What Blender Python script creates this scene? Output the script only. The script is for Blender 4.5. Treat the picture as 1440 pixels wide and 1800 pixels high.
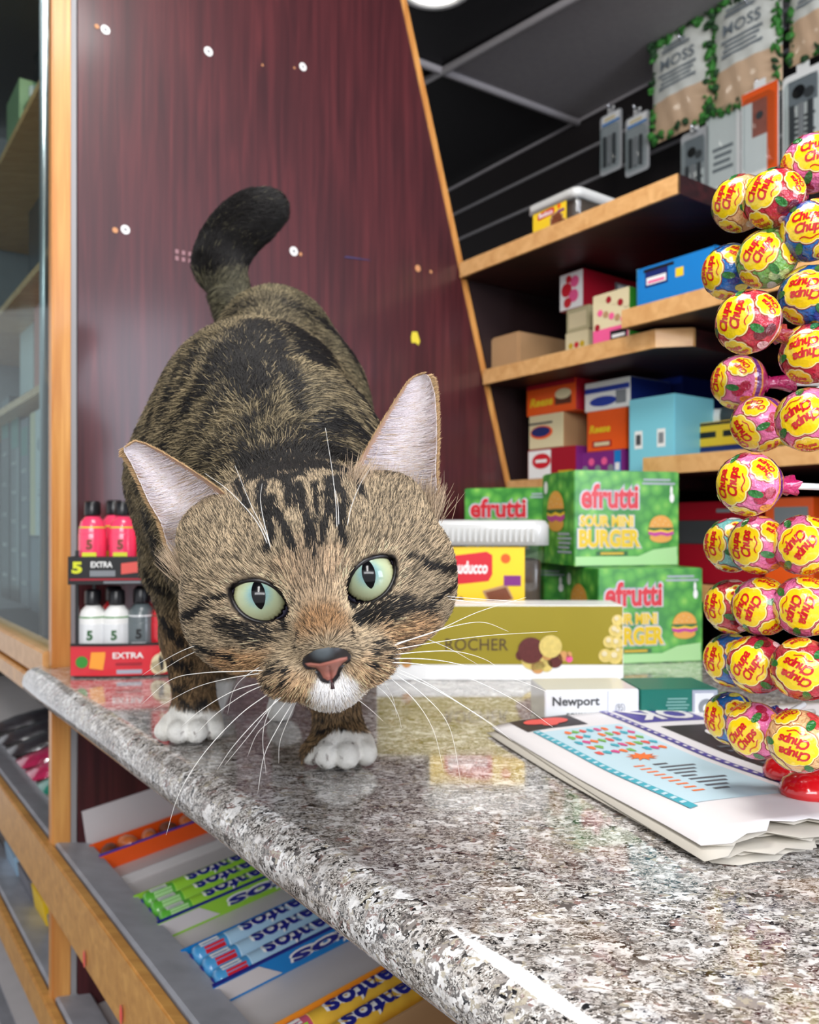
import bpy, bmesh, math, random
import numpy as np
from mathutils import Vector, Matrix

SC = bpy.context.scene
for _o in list(bpy.data.objects):
    bpy.data.objects.remove(_o)
CZ = 1.10                      # camera height; the counter top is at 0.95
FPX, HOR = 1442.0, 930.0       # focal length in pixels, eye level row
TOP = 0.95

# ---------------------------------------------------------------- camera
cd = bpy.data.cameras.new('camera')
cam = bpy.data.objects.new('camera', cd)
SC.collection.objects.link(cam)
cam.location = (0, 0, CZ)
cam.rotation_euler = (math.pi / 2, 0, 0)
cd.sensor_fit = 'VERTICAL'
cd.sensor_height = 36.0
cd.lens = FPX / 1800 * 36.0
cd.shift_y = (HOR - 900) / 1800
cd.clip_start = 0.02
cd.dof.use_dof = True
cd.dof.focus_distance = 0.335
cd.dof.aperture_fstop = 15
SC.camera = cam

# ---------------------------------------------------------------- world and lamps
W = bpy.data.worlds.new('shop_daylight')
SC.world = W
W.use_nodes = True
bg = W.node_tree.nodes['Background']
bg.inputs[0].default_value = (0.93, 0.95, 1.0, 1)
bg.inputs[1].default_value = 0.75
SC.view_settings.view_transform = 'Standard'
SC.view_settings.look = 'None'
SC.view_settings.exposure = 0.30
SC.view_settings.gamma = 1.0
SC.view_settings.use_curve_mapping = False


def area(name, loc, target, sx, sy, power, col=(1, 1, 1)):
    l = bpy.data.lights.new(name, 'AREA')
    l.shape = 'RECTANGLE'
    l.size, l.size_y, l.energy, l.color = sx, sy, power, col
    o = bpy.data.objects.new(name, l)
    SC.collection.objects.link(o)
    o.location = loc
    o.rotation_euler = (Vector(target) - Vector(loc)).to_track_quat('-Z', 'Y').to_euler()
    return o


area('ceiling_strip_light', (-0.10, -0.35, 2.03), (-0.15, 0.4, 1.0), 0.16, 1.1, 10, (1.0, 0.98, 0.95))
area('ceiling_panel_light', (0.0, 0.42, 2.03), (0.05, 0.6, 1.0), 0.45, 0.45, 10, (1.0, 0.98, 0.96))
area('front_fill_light', (0.1, -1.3, 1.75), (0.0, 0.7, 1.1), 1.5, 0.32, 15, (0.97, 0.98, 1.0))  # general front fill added behind the camera
area('side_window_light', (1.45, -0.50, 1.50), (-0.33, 0.93, 1.22), 0.6, 0.8, 15, (0.80, 0.86, 1.0))

# ---------------------------------------------------------------- frames
U = Vector((0.588, -0.809, 0)).normalized()     # along the counter, to the right and nearer
V = Vector((0.809, 0.588, 0)).normalized()      # across the counter, away to the clerk's side
OR = Vector((-0.365, 0.9, 0))
ZA = Vector((0, 0, 1))


def P(px, py, d):
    return Vector(((px - 720) / FPX * d, d, CZ + (HOR - py) / FPX * d))


def fr(u, v, z):
    """shop frame; z is relative to the eye height"""
    p = OR + U * u + V * v
    return Vector((p.x, p.y, CZ + z))


def G(px, py, zr=-0.15):
    return P(px, py, -zr * FPX / (py - HOR) if py > HOR else zr * FPX / (HOR - py))


def pv(px, py, v):
    r = (px - 720) / FPX
    b = OR + V * v
    u = (r * b.y - b.x) / (U.x - r * U.y)
    d = b.y + U.y * u
    return u, (HOR - py) / FPX * d, d


def pu(px, py, u):
    r = (px - 720) / FPX
    b = OR + U * u
    v = (r * b.y - b.x) / (V.x - r * V.y)
    d = b.y + V.y * v
    return v, (HOR - py) / FPX * d, d


def frame(o, x, y, n=None):
    x = Vector(x).normalized()
    y = Vector(y).normalized()
    n = x.cross(y).normalized() if n is None else Vector(n)
    return Matrix(((x.x, y.x, n.x, o[0]), (x.y, y.y, n.y, o[1]), (x.z, y.z, n.z, o[2]), (0, 0, 0, 1)))


def lin(c):
    return tuple((v / 255 / 12.92) if v / 255 <= 0.04045 else ((v / 255 + 0.055) / 1.055) ** 2.4 for v in c[:3])


# ---------------------------------------------------------------- materials
_M = {}


def mat(name, rgb, rough=0.5, spec=0.5, metal=0.0, coat=0.0, trans=0.0, alpha=1.0, emit=0.0, bump=0.0, bscale=200, var=0.0, vscale=30):
    """plain surface with a light procedural mottling; rgb in 0..255"""
    if name in _M:
        return _M[name]
    m = bpy.data.materials.new(name)
    m.use_nodes = True
    nt = m.node_tree
    b = nt.nodes['Principled BSDF']
    c = lin(rgb)
    b.inputs['Base Color'].default_value = (*c, 1)
    b.inputs['Roughness'].default_value = rough
    b.inputs['Specular IOR Level'].default_value = spec
    b.inputs['Metallic'].default_value = metal
    b.inputs['Coat Weight'].default_value = coat
    b.inputs['Coat Roughness'].default_value = 0.06
    b.inputs['Transmission Weight'].default_value = trans
    b.inputs['Alpha'].default_value = alpha
    if emit:
        b.inputs['Emission Color'].default_value = (*c, 1)
        b.inputs['Emission Strength'].default_value = emit
    tc = None
    if var or bump:
        tc = nt.nodes.new('ShaderNodeTexCoord')
    if var:
        n = nt.nodes.new('ShaderNodeTexNoise')
        n.inputs['Scale'].default_value = vscale
        n.inputs['Detail'].default_value = 4
        nt.links.new(tc.outputs['Object'], n.inputs['Vector'])
        r = nt.nodes.new('ShaderNodeMix')
        r.data_type = 'RGBA'
        r.inputs[6].default_value = (*[max(0, x * (1 - var)) for x in c], 1)
        r.inputs[7].default_value = (*[min(1, x * (1 + var)) for x in c], 1)
        nt.links.new(n.outputs['Fac'], r.inputs[0])
        nt.links.new(r.outputs[2], b.inputs['Base Color'])
    if bump:
        n = nt.nodes.new('ShaderNodeTexNoise')
        n.inputs['Scale'].default_value = bscale
        nt.links.new(tc.outputs['Object'], n.inputs['Vector'])
        bp = nt.nodes.new('ShaderNodeBump')
        bp.inputs['Strength'].default_value = bump
        bp.inputs['Distance'].default_value = 0.002
        nt.links.new(n.outputs['Fac'], bp.inputs['Height'])
        nt.links.new(bp.outputs['Normal'], b.inputs['Normal'])
    _M[name] = m
    return m


def ramp(nt, stops, src, interp='LINEAR'):
    r = nt.nodes.new('ShaderNodeValToRGB')
    cr = r.color_ramp
    cr.interpolation = interp
    while len(cr.elements) < len(stops):
        cr.elements.new(0.5)
    for e, (p, c) in zip(cr.elements, stops):
        e.position = p
        e.color = (*lin(c), 1)
    nt.links.new(src, r.inputs[0])
    return r


def wood(name, light, dark, rough=0.4, axis=(1, 1, 1), coat=0.2, stretch=12, scale=9, detail=6, pores=None, hi=None):
    """grain runs along the axis whose factor is small"""
    m = bpy.data.materials.new(name)
    m.use_nodes = True
    nt = m.node_tree
    b = nt.nodes['Principled BSDF']
    tc = nt.nodes.new('ShaderNodeTexCoord')
    mp = nt.nodes.new('ShaderNodeMapping')
    mp.inputs['Scale'].default_value = tuple(stretch if a else 0.8 for a in axis)
    nt.links.new(tc.outputs['Object'], mp.inputs[0])
    n = nt.nodes.new('ShaderNodeTexNoise')
    n.inputs['Scale'].default_value = scale
    n.inputs['Detail'].default_value = detail
    n.inputs['Distortion'].default_value = 0.6
    nt.links.new(mp.outputs[0], n.inputs['Vector'])
    st = [(0.3, dark), (0.5, tuple((a + c) / 2 for a, c in zip(light, dark))), (0.68, light)]
    if hi:
        st.append((0.8, hi))
    r = ramp(nt, st, n.outputs['Fac'])
    nt.links.new(r.outputs[0], b.inputs['Base Color'])
    b.inputs['Roughness'].default_value = rough
    b.inputs['Coat Weight'].default_value = coat
    b.inputs['Coat Roughness'].default_value = 0.15
    _M[name] = m
    return m


def glass(name, tint=(235, 245, 245), a=0.12):
    """thin clear sheet: mostly lets light through, with a mirror sheen"""
    if name in _M:
        return _M[name]
    m = bpy.data.materials.new(name)
    m.use_nodes = True
    nt = m.node_tree
    nt.nodes.remove(nt.nodes['Principled BSDF'])
    t = nt.nodes.new('ShaderNodeBsdfTransparent')
    t.inputs[0].default_value = (*lin(tint), 1)
    g = nt.nodes.new('ShaderNodeBsdfGlossy')
    g.inputs['Roughness'].default_value = 0.06
    f = nt.nodes.new('ShaderNodeLayerWeight')
    pw_ = nt.nodes.new('ShaderNodeMath')
    pw_.operation = 'POWER'
    pw_.inputs[1].default_value = 5.0
    nt.links.new(f.outputs['Facing'], pw_.inputs[0])
    ad = nt.nodes.new('ShaderNodeMath')
    ad.operation = 'MULTIPLY_ADD'
    ad.inputs[1].default_value = 0.18
    ad.inputs[2].default_value = a * 0.3
    ad.use_clamp = True
    nt.links.new(pw_.outputs[0], ad.inputs[0])
    mx = nt.nodes.new('ShaderNodeMixShader')
    nt.links.new(ad.outputs[0], mx.inputs[0])
    nt.links.new(t.outputs[0], mx.inputs[1])
    nt.links.new(g.outputs[0], mx.inputs[2])
    nt.links.new(mx.outputs[0], nt.nodes['Material Output'].inputs[0])
    _M[name] = m
    return m


# ---------------------------------------------------------------- mesh builder
_TXT = {}


def text_geo(s, bold=0.0, shear=0.0, space=1.0):
    """outline lettering as flat faces, centred, cap height about 1"""
    k = (s, bold, shear, space)
    if k in _TXT:
        return _TXT[k]
    c = bpy.data.curves.new('t', 'FONT')
    c.body = s
    c.offset = bold
    c.shear = shear
    c.space_character = space
    c.resolution_u = 3
    c.fill_mode = 'FRONT'
    o = bpy.data.objects.new('t', c)
    SC.collection.objects.link(o)
    dg = bpy.context.evaluated_depsgraph_get()
    me = bpy.data.meshes.new_from_object(o.evaluated_get(dg))
    vs = [(v.co.x, v.co.y) for v in me.vertices]
    fs = [tuple(p.vertices) for p in me.polygons]
    bpy.data.objects.remove(o)
    bpy.data.curves.remove(c)
    bpy.data.meshes.remove(me)
    xs = [v[0] for v in vs]
    ys = [v[1] for v in vs]
    cx, cy = (min(xs) + max(xs)) / 2, (min(ys) + max(ys)) / 2
    w, h = max(xs) - min(xs), max(ys) - min(ys)
    vs = [((x - cx), (y - cy)) for x, y in vs]
    _TXT[k] = (vs, fs, w, h)
    return _TXT[k]


class MB:
    def __init__(self):
        self.v, self.f, self.mi, self.mats, self.sm = [], [], [], [], []

    def _m(self, m):
        if m not in self.mats:
            self.mats.append(m)
        return self.mats.index(m)

    def add(self, vs, fs, m, smooth=False):
        b = len(self.v)
        self.v += [tuple(v) for v in vs]
        i = self._m(m)
        for f in fs:
            self.f.append(tuple(a + b for a in f))
            self.mi.append(i)
            self.sm.append(smooth)

    def box(self, M, sx, sy, sz, m, bev=0.0, faces=None):
        """box with its minimum corner at the frame's origin"""
        if bev <= 0:
            vs = [M @ Vector((x * sx, y * sy, z * sz)) for z in (0, 1) for y in (0, 1) for x in (0, 1)]
            self.add(vs, [(0, 2, 3, 1), (4, 5, 7, 6), (0, 1, 5, 4), (2, 6, 7, 3), (0, 4, 6, 2), (1, 3, 7, 5)], m)
        else:
            bm = bmesh.new()
            bmesh.ops.create_cube(bm, size=1)
            for v in bm.verts:
                v.co = Vector(((v.co.x + .5) * sx, (v.co.y + .5) * sy, (v.co.z + .5) * sz))
            bmesh.ops.bevel(bm, geom=bm.edges[:], offset=bev, segments=2, affect='EDGES')
            self.add([M @ v.co for v in bm.verts], [[v.index for v in f.verts] for f in bm.faces], m)
            bm.free()

    def poly(self, M, pts, m, z=0.0003):
        self.add([M @ Vector((p[0], p[1], z)) for p in pts], [tuple(range(len(pts)))], m)

    def rect(self, M, x0, y0, x1, y1, m, z=0.0003):
        self.poly(M, [(x0, y0), (x1, y0), (x1, y1), (x0, y1)], m, z)

    def disc(self, M, cx, cy, rx, m, ry=None, z=0.0003, n=20, rot=0.0, a0=0, a1=2 * math.pi):
        ry = rx if ry is None else ry
        full = a1 - a0 >= 2 * math.pi - 1e-6
        pts = []
        for i in range(n if full else n + 1):
            a = a0 + (a1 - a0) * i / n
            x, y = rx * math.cos(a), ry * math.sin(a)
            pts.append((cx + x * math.cos(rot) - y * math.sin(rot), cy + x * math.sin(rot) + y * math.cos(rot)))
        self.poly(M, pts, m, z)

    def text(self, M, s, cx, cy, h, m, z=0.0005, w=None, bold=0.0, shear=0.0, rot=0.0, space=1.0):
        vs, fs, tw, th = text_geo(s, bold, shear, space)
        ky = h / 0.72 if not w else h / th
        kx = (w / tw) if w else ky
        c, sn = math.cos(rot), math.sin(rot)
        out = []
        for x, y in vs:
            x, y = x * kx, y * ky
            out.append(M @ Vector((cx + x * c - y * sn, cy + x * sn + y * c, z)))
        self.add(out, fs, m)

    def prism(self, M, pts, h, m, z0=0.0):
        n = len(pts)
        vs = [M @ Vector((p[0], p[1], z0)) for p in pts] + [M @ Vector((p[0], p[1], z0 + h)) for p in pts]
        fs = [tuple(range(n - 1, -1, -1)), tuple(range(n, 2 * n))] + [(i, (i + 1) % n, n + (i + 1) % n, n + i) for i in range(n)]
        self.add(vs, fs, m)

    def tube(self, pts, r, m, n=8, caps=True):
        pts = [Vector(p) for p in pts]
        rs = r if isinstance(r, (list, tuple)) else [r] * len(pts)
        rings = []
        up = Vector((0.13, 0.21, 0.97))
        vs = []
        for i, p in enumerate(pts):
            t = (pts[min(i + 1, len(pts) - 1)] - pts[max(i - 1, 0)]).normalized()
            a = t.cross(up)
            if a.length < 0.05:
                a = t.cross(Vector((1, 0, 0)))
            a.normalize()
            b = t.cross(a)
            for k in range(n):
                g = 2 * math.pi * k / n
                vs.append(p + (a * math.cos(g) + b * math.sin(g)) * rs[i])
        fs = []
        for i in range(len(pts) - 1):
            for k in range(n):
                k2 = (k + 1) % n
                fs.append((i * n + k, i * n + k2, (i + 1) * n + k2, (i + 1) * n + k))
        if caps:
            fs.append(tuple(range(n - 1, -1, -1)))
            e = (len(pts) - 1) * n
            fs.append(tuple(range(e, e + n)))
        self.add(vs, fs, m, True)

    def lathe(self, M, prof, m, n=20, sx=1.0, sy=1.0):
        """profile of (radius, height) turned about the frame's z axis"""
        vs = []
        for r, z in prof:
            for k in range(n):
                g = 2 * math.pi * k / n
                vs.append(M @ Vector((r * math.cos(g) * sx, r * math.sin(g) * sy, z)))
        fs = []
        for i in range(len(prof) - 1):
            for k in range(n):
                k2 = (k + 1) % n
                fs.append((i * n + k, i * n + k2, (i + 1) * n + k2, (i + 1) * n + k))
        fs.append(tuple(range(n - 1, -1, -1)))
        e = (len(prof) - 1) * n
        fs.append(tuple(range(e, e + n)))
        self.add(vs, fs, m, True)

    def build(self, name, parent=None, origin=None, label=None, cat=None, group=None, kind=None):
        if origin is None:
            origin = parent.location if parent is not None else Vector(self.v[0])
        if parent is not None and parent.parent is not None:
            origin = parent.parent.location + parent.location
        o0 = Vector(origin)
        me = bpy.data.meshes.new(name)
        me.from_pydata([(v[0] - o0.x, v[1] - o0.y, v[2] - o0.z) for v in self.v], [], self.f)
        for m in self.mats:
            me.materials.append(m)
        me.polygons.foreach_set('material_index', self.mi)
        me.polygons.foreach_set('use_smooth', self.sm)
        me.update()
        o = bpy.data.objects.new(name, me)
        SC.collection.objects.link(o)
        if parent is not None:
            o.parent = parent
            if parent.type != 'EMPTY' and parent.parent is None:
                pass
        else:
            o.location = o0
        tag(o, label, cat, group, kind)
        return o


def tag(o, label=None, cat=None, group=None, kind=None):
    for k, v in (('label', label), ('category', cat), ('group', group), ('kind', kind)):
        if v:
            o[k] = v
    return o


def empty(name, loc, label, cat, group=None):
    o = bpy.data.objects.new(name, None)
    o.empty_display_size = 0.02
    SC.collection.objects.link(o)
    o.location = loc
    return tag(o, label, cat, group)


def rot_frame(o, deg, x=Vector((1, 0, 0))):
    """upright face whose x runs at deg from world X (counter-clockwise seen from above)"""
    a = math.radians(deg)
    return frame(o, (math.cos(a), math.sin(a), 0), (0, 0, 1))

# ================================================================ SETTING
maho = wood('mahogany_board', (86, 34, 38), (56, 20, 25), rough=0.42, axis=(1, 1, 0), coat=0.3, stretch=16, scale=7, detail=8, hi=(100, 44, 44))
maho_d = wood('mahogany_shelf_board', (60, 20, 22), (30, 9, 12), rough=0.5, axis=(0, 1, 1), coat=0.0)
oak = wood('honey_oak_trim', (226, 165, 92), (190, 122, 58), rough=0.4, axis=(1, 1, 0), stretch=20, scale=6)
oak_h = wood('honey_oak_edge', (226, 176, 116), (204, 150, 90), rough=0.45, axis=(0, 1, 1), stretch=3, scale=24, detail=8)
oak_r = wood('worn_oak_rail', (224, 168, 92), (194, 138, 72), rough=0.4, axis=(0, 1, 1), stretch=4, scale=22, detail=8)
black = mat('black_matte', (12, 11, 12), 0.7)
darkwall = mat('dark_wall', (22, 15, 16), 0.6, var=0.3)
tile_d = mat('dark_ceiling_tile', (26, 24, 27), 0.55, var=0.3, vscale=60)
tile_g = mat('grey_ceiling_tile', (150, 145, 146), 0.6, var=0.12, vscale=90)
tbar = mat('ceiling_grid_bar', (185, 180, 182), 0.4)
alu = mat('brushed_aluminium', (175, 175, 178), 0.3, metal=0.8)
greyplast = mat('grey_plastic', (150, 148, 150), 0.5)
white = mat('white_plastic', (235, 235, 232), 0.4)
chrome = mat('chrome', (215, 215, 220), 0.15, metal=1)

# floor
b = MB()
fl = mat('shop_floor_vinyl', (95, 85, 78), 0.5, var=0.25, vscale=8)
b.box(Matrix.Translation((-2.5, -2.6, -0.05)), 6.0, 6.4, 0.05, fl)
b.build('floor', origin=(0, 0, 0), kind='structure')

# ceiling: three tiles seen past the cabinet, the rest of the grid above
HC = 0.95
b = MB()
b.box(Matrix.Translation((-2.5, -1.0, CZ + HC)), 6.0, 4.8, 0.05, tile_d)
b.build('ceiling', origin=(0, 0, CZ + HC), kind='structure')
A0 = G(777, 118, HC)
A1 = G(1005, 205, HC)
A2 = G(1002, -8, HC)
e1 = (A1 - A0)
e2 = (A2 - A0)
b = MB()
nn = Vector((0, 0, -1))
b.add([A0 + nn * .004, A0 + e1 * 1.6 + nn * .004, A0 + e1 * 1.6 + e2 * 3.2 + nn * .004, A0 + e2 * 3.2 + nn * .004], [(0, 1, 2, 3)], tile_g)
for k in (0, 3.2):
    p = A0 + e2 * k
    b.tube([p - e1 * 3 + nn * .008, p + e1 * 2 + nn * .008], 0.0085, tbar, 6)
for k in (0,):
    p = A0 + e1 * k
    b.tube([p - e2 * 1.0 + nn * .009, p + e2 * 4 + nn * .009], 0.0085, tbar, 6)
b.build('trim_1', origin=A0, kind='structure')

# slatted wall behind the shelves (grooves every 75 mm with metal inserts)
VW = 1.20
b = MB()
Mw = frame(fr(-1.4, VW, -CZ), U, ZA)
b.box(Mw @ Matrix.Translation((0, 0, -0.03)), 3.0, CZ + HC, 0.03, darkwall)
for k in range(9):
    z = CZ + 0.945 - 0.075 * k
    b.box(Mw @ Matrix.Translation((0, z - .004, 0)), 3.0, 0.006, 0.004, greyplast if k else tbar)
b.build('wall_back', origin=fr(0, VW, -CZ), kind='structure')

# ================================================================ GRANITE COUNTER
def granite():
    m = bpy.data.materials.new('polished_granite')
    m.use_nodes = True
    nt = m.node_tree
    b = nt.nodes['Principled BSDF']
    tc = nt.nodes.new('ShaderNodeTexCoord')
    nz = nt.nodes.new('ShaderNodeTexNoise')
    nz.inputs['Scale'].default_value = 260
    nz.inputs['Detail'].default_value = 3
    mpg = nt.nodes.new('ShaderNodeMapping')
    mpg.inputs['Scale'].default_value = (0.62, 1.0, 1.0)
    nt.links.new(tc.outputs['Object'], mpg.inputs[0])
    nt.links.new(mpg.outputs[0], nz.inputs['Vector'])
    mx = nt.nodes.new('ShaderNodeMix')
    mx.data_type = 'VECTOR'
    mx.inputs[0].default_value = 0.022
    nt.links.new(mpg.outputs[0], mx.inputs[4])
    nt.links.new(nz.outputs['Color'], mx.inputs[5])

    def vor(sc, stops):
        v = nt.nodes.new('ShaderNodeTexVoronoi')
        v.inputs['Scale'].default_value = sc
        v.inputs['Randomness'].default_value = 1.0
        nt.links.new(mx.outputs[1], v.inputs['Vector'])
        s = nt.nodes.new('ShaderNodeSeparateColor')
        nt.links.new(v.outputs['Color'], s.inputs[0])
        return ramp(nt, stops, s.outputs[0], 'CONSTANT'), s
    big, s1 = vor(260, [(0.0, (36, 36, 38)), (0.11, (98, 94, 92)), (0.22, (158, 152, 148)), (0.36, (232, 231, 230)), (0.58, (150, 122, 116)), (0.66, (186, 178, 160)), (0.76, (250, 249, 248))])
    sml, s2 = vor(640, [(0.0, (26, 25, 26)), (0.16, (92, 87, 83)), (0.36, (150, 144, 138)), (0.58, (205, 200, 195)), (0.84, (238, 236, 232))])
    n2 = nt.nodes.new('ShaderNodeTexNoise')
    n2.inputs['Scale'].default_value = 120
    n2.inputs['Detail'].default_value = 5
    nt.links.new(tc.outputs['Object'], n2.inputs['Vector'])
    f = ramp(nt, [(0.42, (0, 0, 0)), (0.56, (255, 255, 255))], n2.outputs['Fac'])
    c = nt.nodes.new('ShaderNodeMix')
    c.data_type = 'RGBA'
    nt.links.new(f.outputs[0], c.inputs[0])
    nt.links.new(big.outputs[0], c.inputs[6])
    nt.links.new(sml.outputs[0], c.inputs[7])
    n3 = nt.nodes.new('ShaderNodeTexNoise')
    n3.inputs['Scale'].default_value = 22
    n3.inputs['Detail'].default_value = 3
    nt.links.new(tc.outputs['Object'], n3.inputs['Vector'])
    t = ramp(nt, [(0.3, (214, 208, 204)), (0.5, (242, 240, 238)), (0.7, (255, 255, 255))], n3.outputs['Fac'])
    mu = nt.nodes.new('ShaderNodeMix')
    mu.data_type = 'RGBA'
    mu.blend_type = 'MULTIPLY'
    mu.inputs[0].default_value = 1
    nt.links.new(c.outputs[2], mu.inputs[6])
    nt.links.new(t.outputs[0], mu.inputs[7])
    nt.links.new(mu.outputs[2], b.inputs['Base Color'])
    b.inputs['Roughness'].default_value = 0.10
    b.inputs['Specular IOR Level'].default_value = 0.6
    b.inputs['Coat Weight'].default_value = 0.5
    b.inputs['Coat Roughness'].default_value = 0.03
    return m


gran = granite()


def counter():
    # outline in (u, v); front edge faces -v; notch round the corner post at the far left
    r = 0.016
    t = 0.032
    u0, u1 = -0.038, 2.0
    v0, v1 = -0.052, 0.60
    path = [(u1, v0)]
    for k in range(7):
        a = math.pi * 1.5 - k * math.pi / 2 / 6
        path.append((u0 + .0205 + .0205 * math.cos(a), v0 + .0205 + .0205 * math.sin(a)))
    path += [(u0, -0.0305), (0.002, -0.0305), (0.002, v1), (u1, v1)]
    # profile: (inset, z)
    prof = []
    for k in range(9):
        a = math.pi / 2 - k * math.pi / 8
        prof.append((r * (1 - math.cos(a)), -t / 2 + (t / 2) * math.sin(a)))
    n = len(path)
    vs = []
    cx = [(p[0], p[1]) for p in path]

    def inset(i, d):
        p0, p1, p2 = Vector(cx[i - 1]), Vector(cx[i]), Vector(cx[(i + 1) % n])
        d1 = (p1 - p0).normalized()
        d2 = (p2 - p1).normalized()
        n1 = Vector((d1.y, -d1.x))
        n2 = Vector((d2.y, -d2.x))
        bi = (n1 + n2)
        if bi.length < 1e-6:
            return p1
        bi.normalize()
        return p1 + bi * (d / max(0.3, bi.dot(n1)))
    for ins, z in prof:
        for i in range(n):
            if i == 0:
                q = Vector((u1, v0 + ins))
            elif i <= 7:
                q = inset(i, ins)
            elif i == 8:
                q = Vector((u0 + ins, -0.0305))
            else:
                q = Vector(path[i])
            vs.append(fr(q.x, q.y, -0.15 + z))
    fs = []
    for j in range(len(prof) - 1):
        for i in range(n):
            i2 = (i + 1) % n
            fs.append((j * n + i, j * n + i2, (j + 1) * n + i2, (j + 1) * n + i))
    b = MB()
    b.add(vs, fs, gran, True)
    b.add(vs[:n], [tuple(range(n))], gran)
    e = (len(prof) - 1) * n
    b.add(vs[e:e + n], [tuple(range(n - 1, -1, -1))], gran)
    return b.build('counter_top', ctr)


ctr = empty('counter', fr(0.9, .3, -CZ), 'shop counter topped with polished speckled grey granite under the cat', 'counter')
ct = counter()

# body of the counter under the top, set back behind the candy racks
b = MB()
b.box(frame(fr(0.03, 0.30, -CZ), U, V), 1.9, 0.28, CZ - 0.188, maho_d)
b.build('counter_base', ctr)

# ================================================================ TALL DISPLAY CABINET (left)
cab = empty('display_cabinet', fr(0, 0, -CZ), 'tall display cabinet with a mahogany side panel, oak corner post and glass front', 'cabinet')


def sv(z):
    return 0.631 - 0.297 * (z - 0.088)


zb, zt = -CZ + 0.0, HC - 0.01
Mp = frame(fr(0, 0, 0), V, ZA)      # x = v, y = z (relative), normal = +U
b = MB()
out = [(0.001, zb), (0.70, zb), (0.70, -0.15), (sv(zt), zt), (0.001, zt)]
b.prism(Mp, out, 0.016, maho, z0=-0.016)
speck = mat('white_screw_cap', (240, 238, 235), 0.3)
tanb = mat('bare_wood_chip', (200, 140, 95), 0.6)
yel = mat('yellow_sticker', (225, 205, 60), 0.5)
blu = mat('faint_blue_mark', (60, 50, 90), 0.5)
for px, py, r in ((185, 53, 8), (366, 91, 8), (532, 118, 7), (220, 404, 8), (516, 442, 8)):
    v, z, d = pu(px, py, 0)
    b.disc(Mp, v, z, r / FPX * d, speck, z=0.001)
    b.disc(Mp, v, z, r * .4 / FPX * d, greyplast, z=0.0014)
for px, py, r in ((170, 47, 4), (202, 405, 5), (461, 115, 2), (528, 447, 3), (734, 472, 6), (757, 478, 3), (517, 120, 2)):
    v, z, d = pu(px, py, 0)
    b.disc(Mp, v, z, r / FPX * d, tanb, z=0.001)
v, z, d = pu(729, 594, 0)
b.poly(Mp, [(v - .005, z + .008), (v + .004, z + .009), (v + .009, z - .004), (v + .006, z - .010), (v + .001, z - .007), (v - .006, z - .008), (v - .007, z)], yel, 0.001)
v, z, d = pu(628, 456, 0)
b.poly(Mp, [(v - .022, z - .002), (v + .02, z + .002), (v + .02, z + .003), (v - .018, z + .001)], blu, .001)
v, z, d = pu(325, 452, 0)
fade = mat('worn_print', (150, 110, 115), 0.6)
for i in range(4):
    for j in range(2):
        b.rect(Mp, v - .012 + i * .008, z - .006 + j * .008, v - .008 + i * .008, z - .001 + j * .008, fade, .001)
b.build('side_panel', cab)
# oak edging on the sloping edge
b = MB()
dv = 0.010
b.prism(Mp, [(0.70, zb), (0.70 + dv, zb), (0.70 + dv, -0.15), (sv(zt) + dv, zt), (sv(zt), zt), (0.70, -0.15)], 0.020, oak, z0=-0.018)
b.build('edge_trim', cab)
# corner post
b = MB()
b.box(frame(fr(-0.017, -0.0255, -CZ), U, V), 0.016, 0.020, CZ + HC - .02, oak, bev=.0015)
b.build('corner_post', cab)
b = MB()
b.box(frame(fr(-0.008, -0.0058, -CZ), U, V), 0.007, 0.0056, CZ + HC - .02, greyplast)
b.build('metal_edge_strip', cab)
# glass front with frame members
b = MB()
b.box(frame(fr(-1.2, -0.020, -0.16), U, V), 1.177, 0.004, HC + .14, glass('cabinet_glass'))
b.build('glass_front', cab)
b = MB()
b.box(frame(fr(-1.2, -0.030, -0.165), U, V), 1.1775, 0.030, 0.030, oak_h, bev=.002)
b.box(frame(fr(-1.2, -0.034, -0.190), U, V), 1.1775, 0.040, 0.022, oak_r, bev=.002)
b.build('bottom_rail', cab)
b = MB()
b.box(frame(fr(-1.2, 0.40, -CZ), U, V), 1.18, 0.02, CZ + HC - .02, maho_d)
b.build('back_panel', cab)
# interior shelves (wood, sloping away) and glass shelf edges
zs = []
for px, py in ((60, 185), (60, 487), (60, 690)):
    u, z, d = pv(px, py, 0.05)
    zs.append(z)
    b = MB()
    b.box(frame(fr(-1.2, 0.04, z - .012), U, V), 1.175, 0.35, 0.012, oak_h)
    b.build('shelf', cab)
b = MB()
for py in (95, 262, 375, 462):
    v, z, d = pu(70, py, -0.10)
    b.box(frame(fr(-0.12, 0.01, z), U, V), 0.004, 0.38, 0.004, alu)
b.tube([fr(-.30, .03, .9), fr(-.30, .03, -.15)], 0.006, alu, 8)
b.build('glass_support', cab)
area('cabinet_fill_light', fr(-.25, .05, HC - .03), fr(-.4, .12, -.2), .03, .35, 7.0)  # unseen fill light, added to brighten the cabinet interior
b = MB()
b.box(frame(fr(-1.225, -.02, -CZ), U, V), 0.02, 0.44, CZ + HC - .02, mat('reflection_grey_end', (140, 140, 146), .5, var=.1))  # panel colour stands in for grey reflections inside the cabinet
b.build('end_panel', cab)

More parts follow.
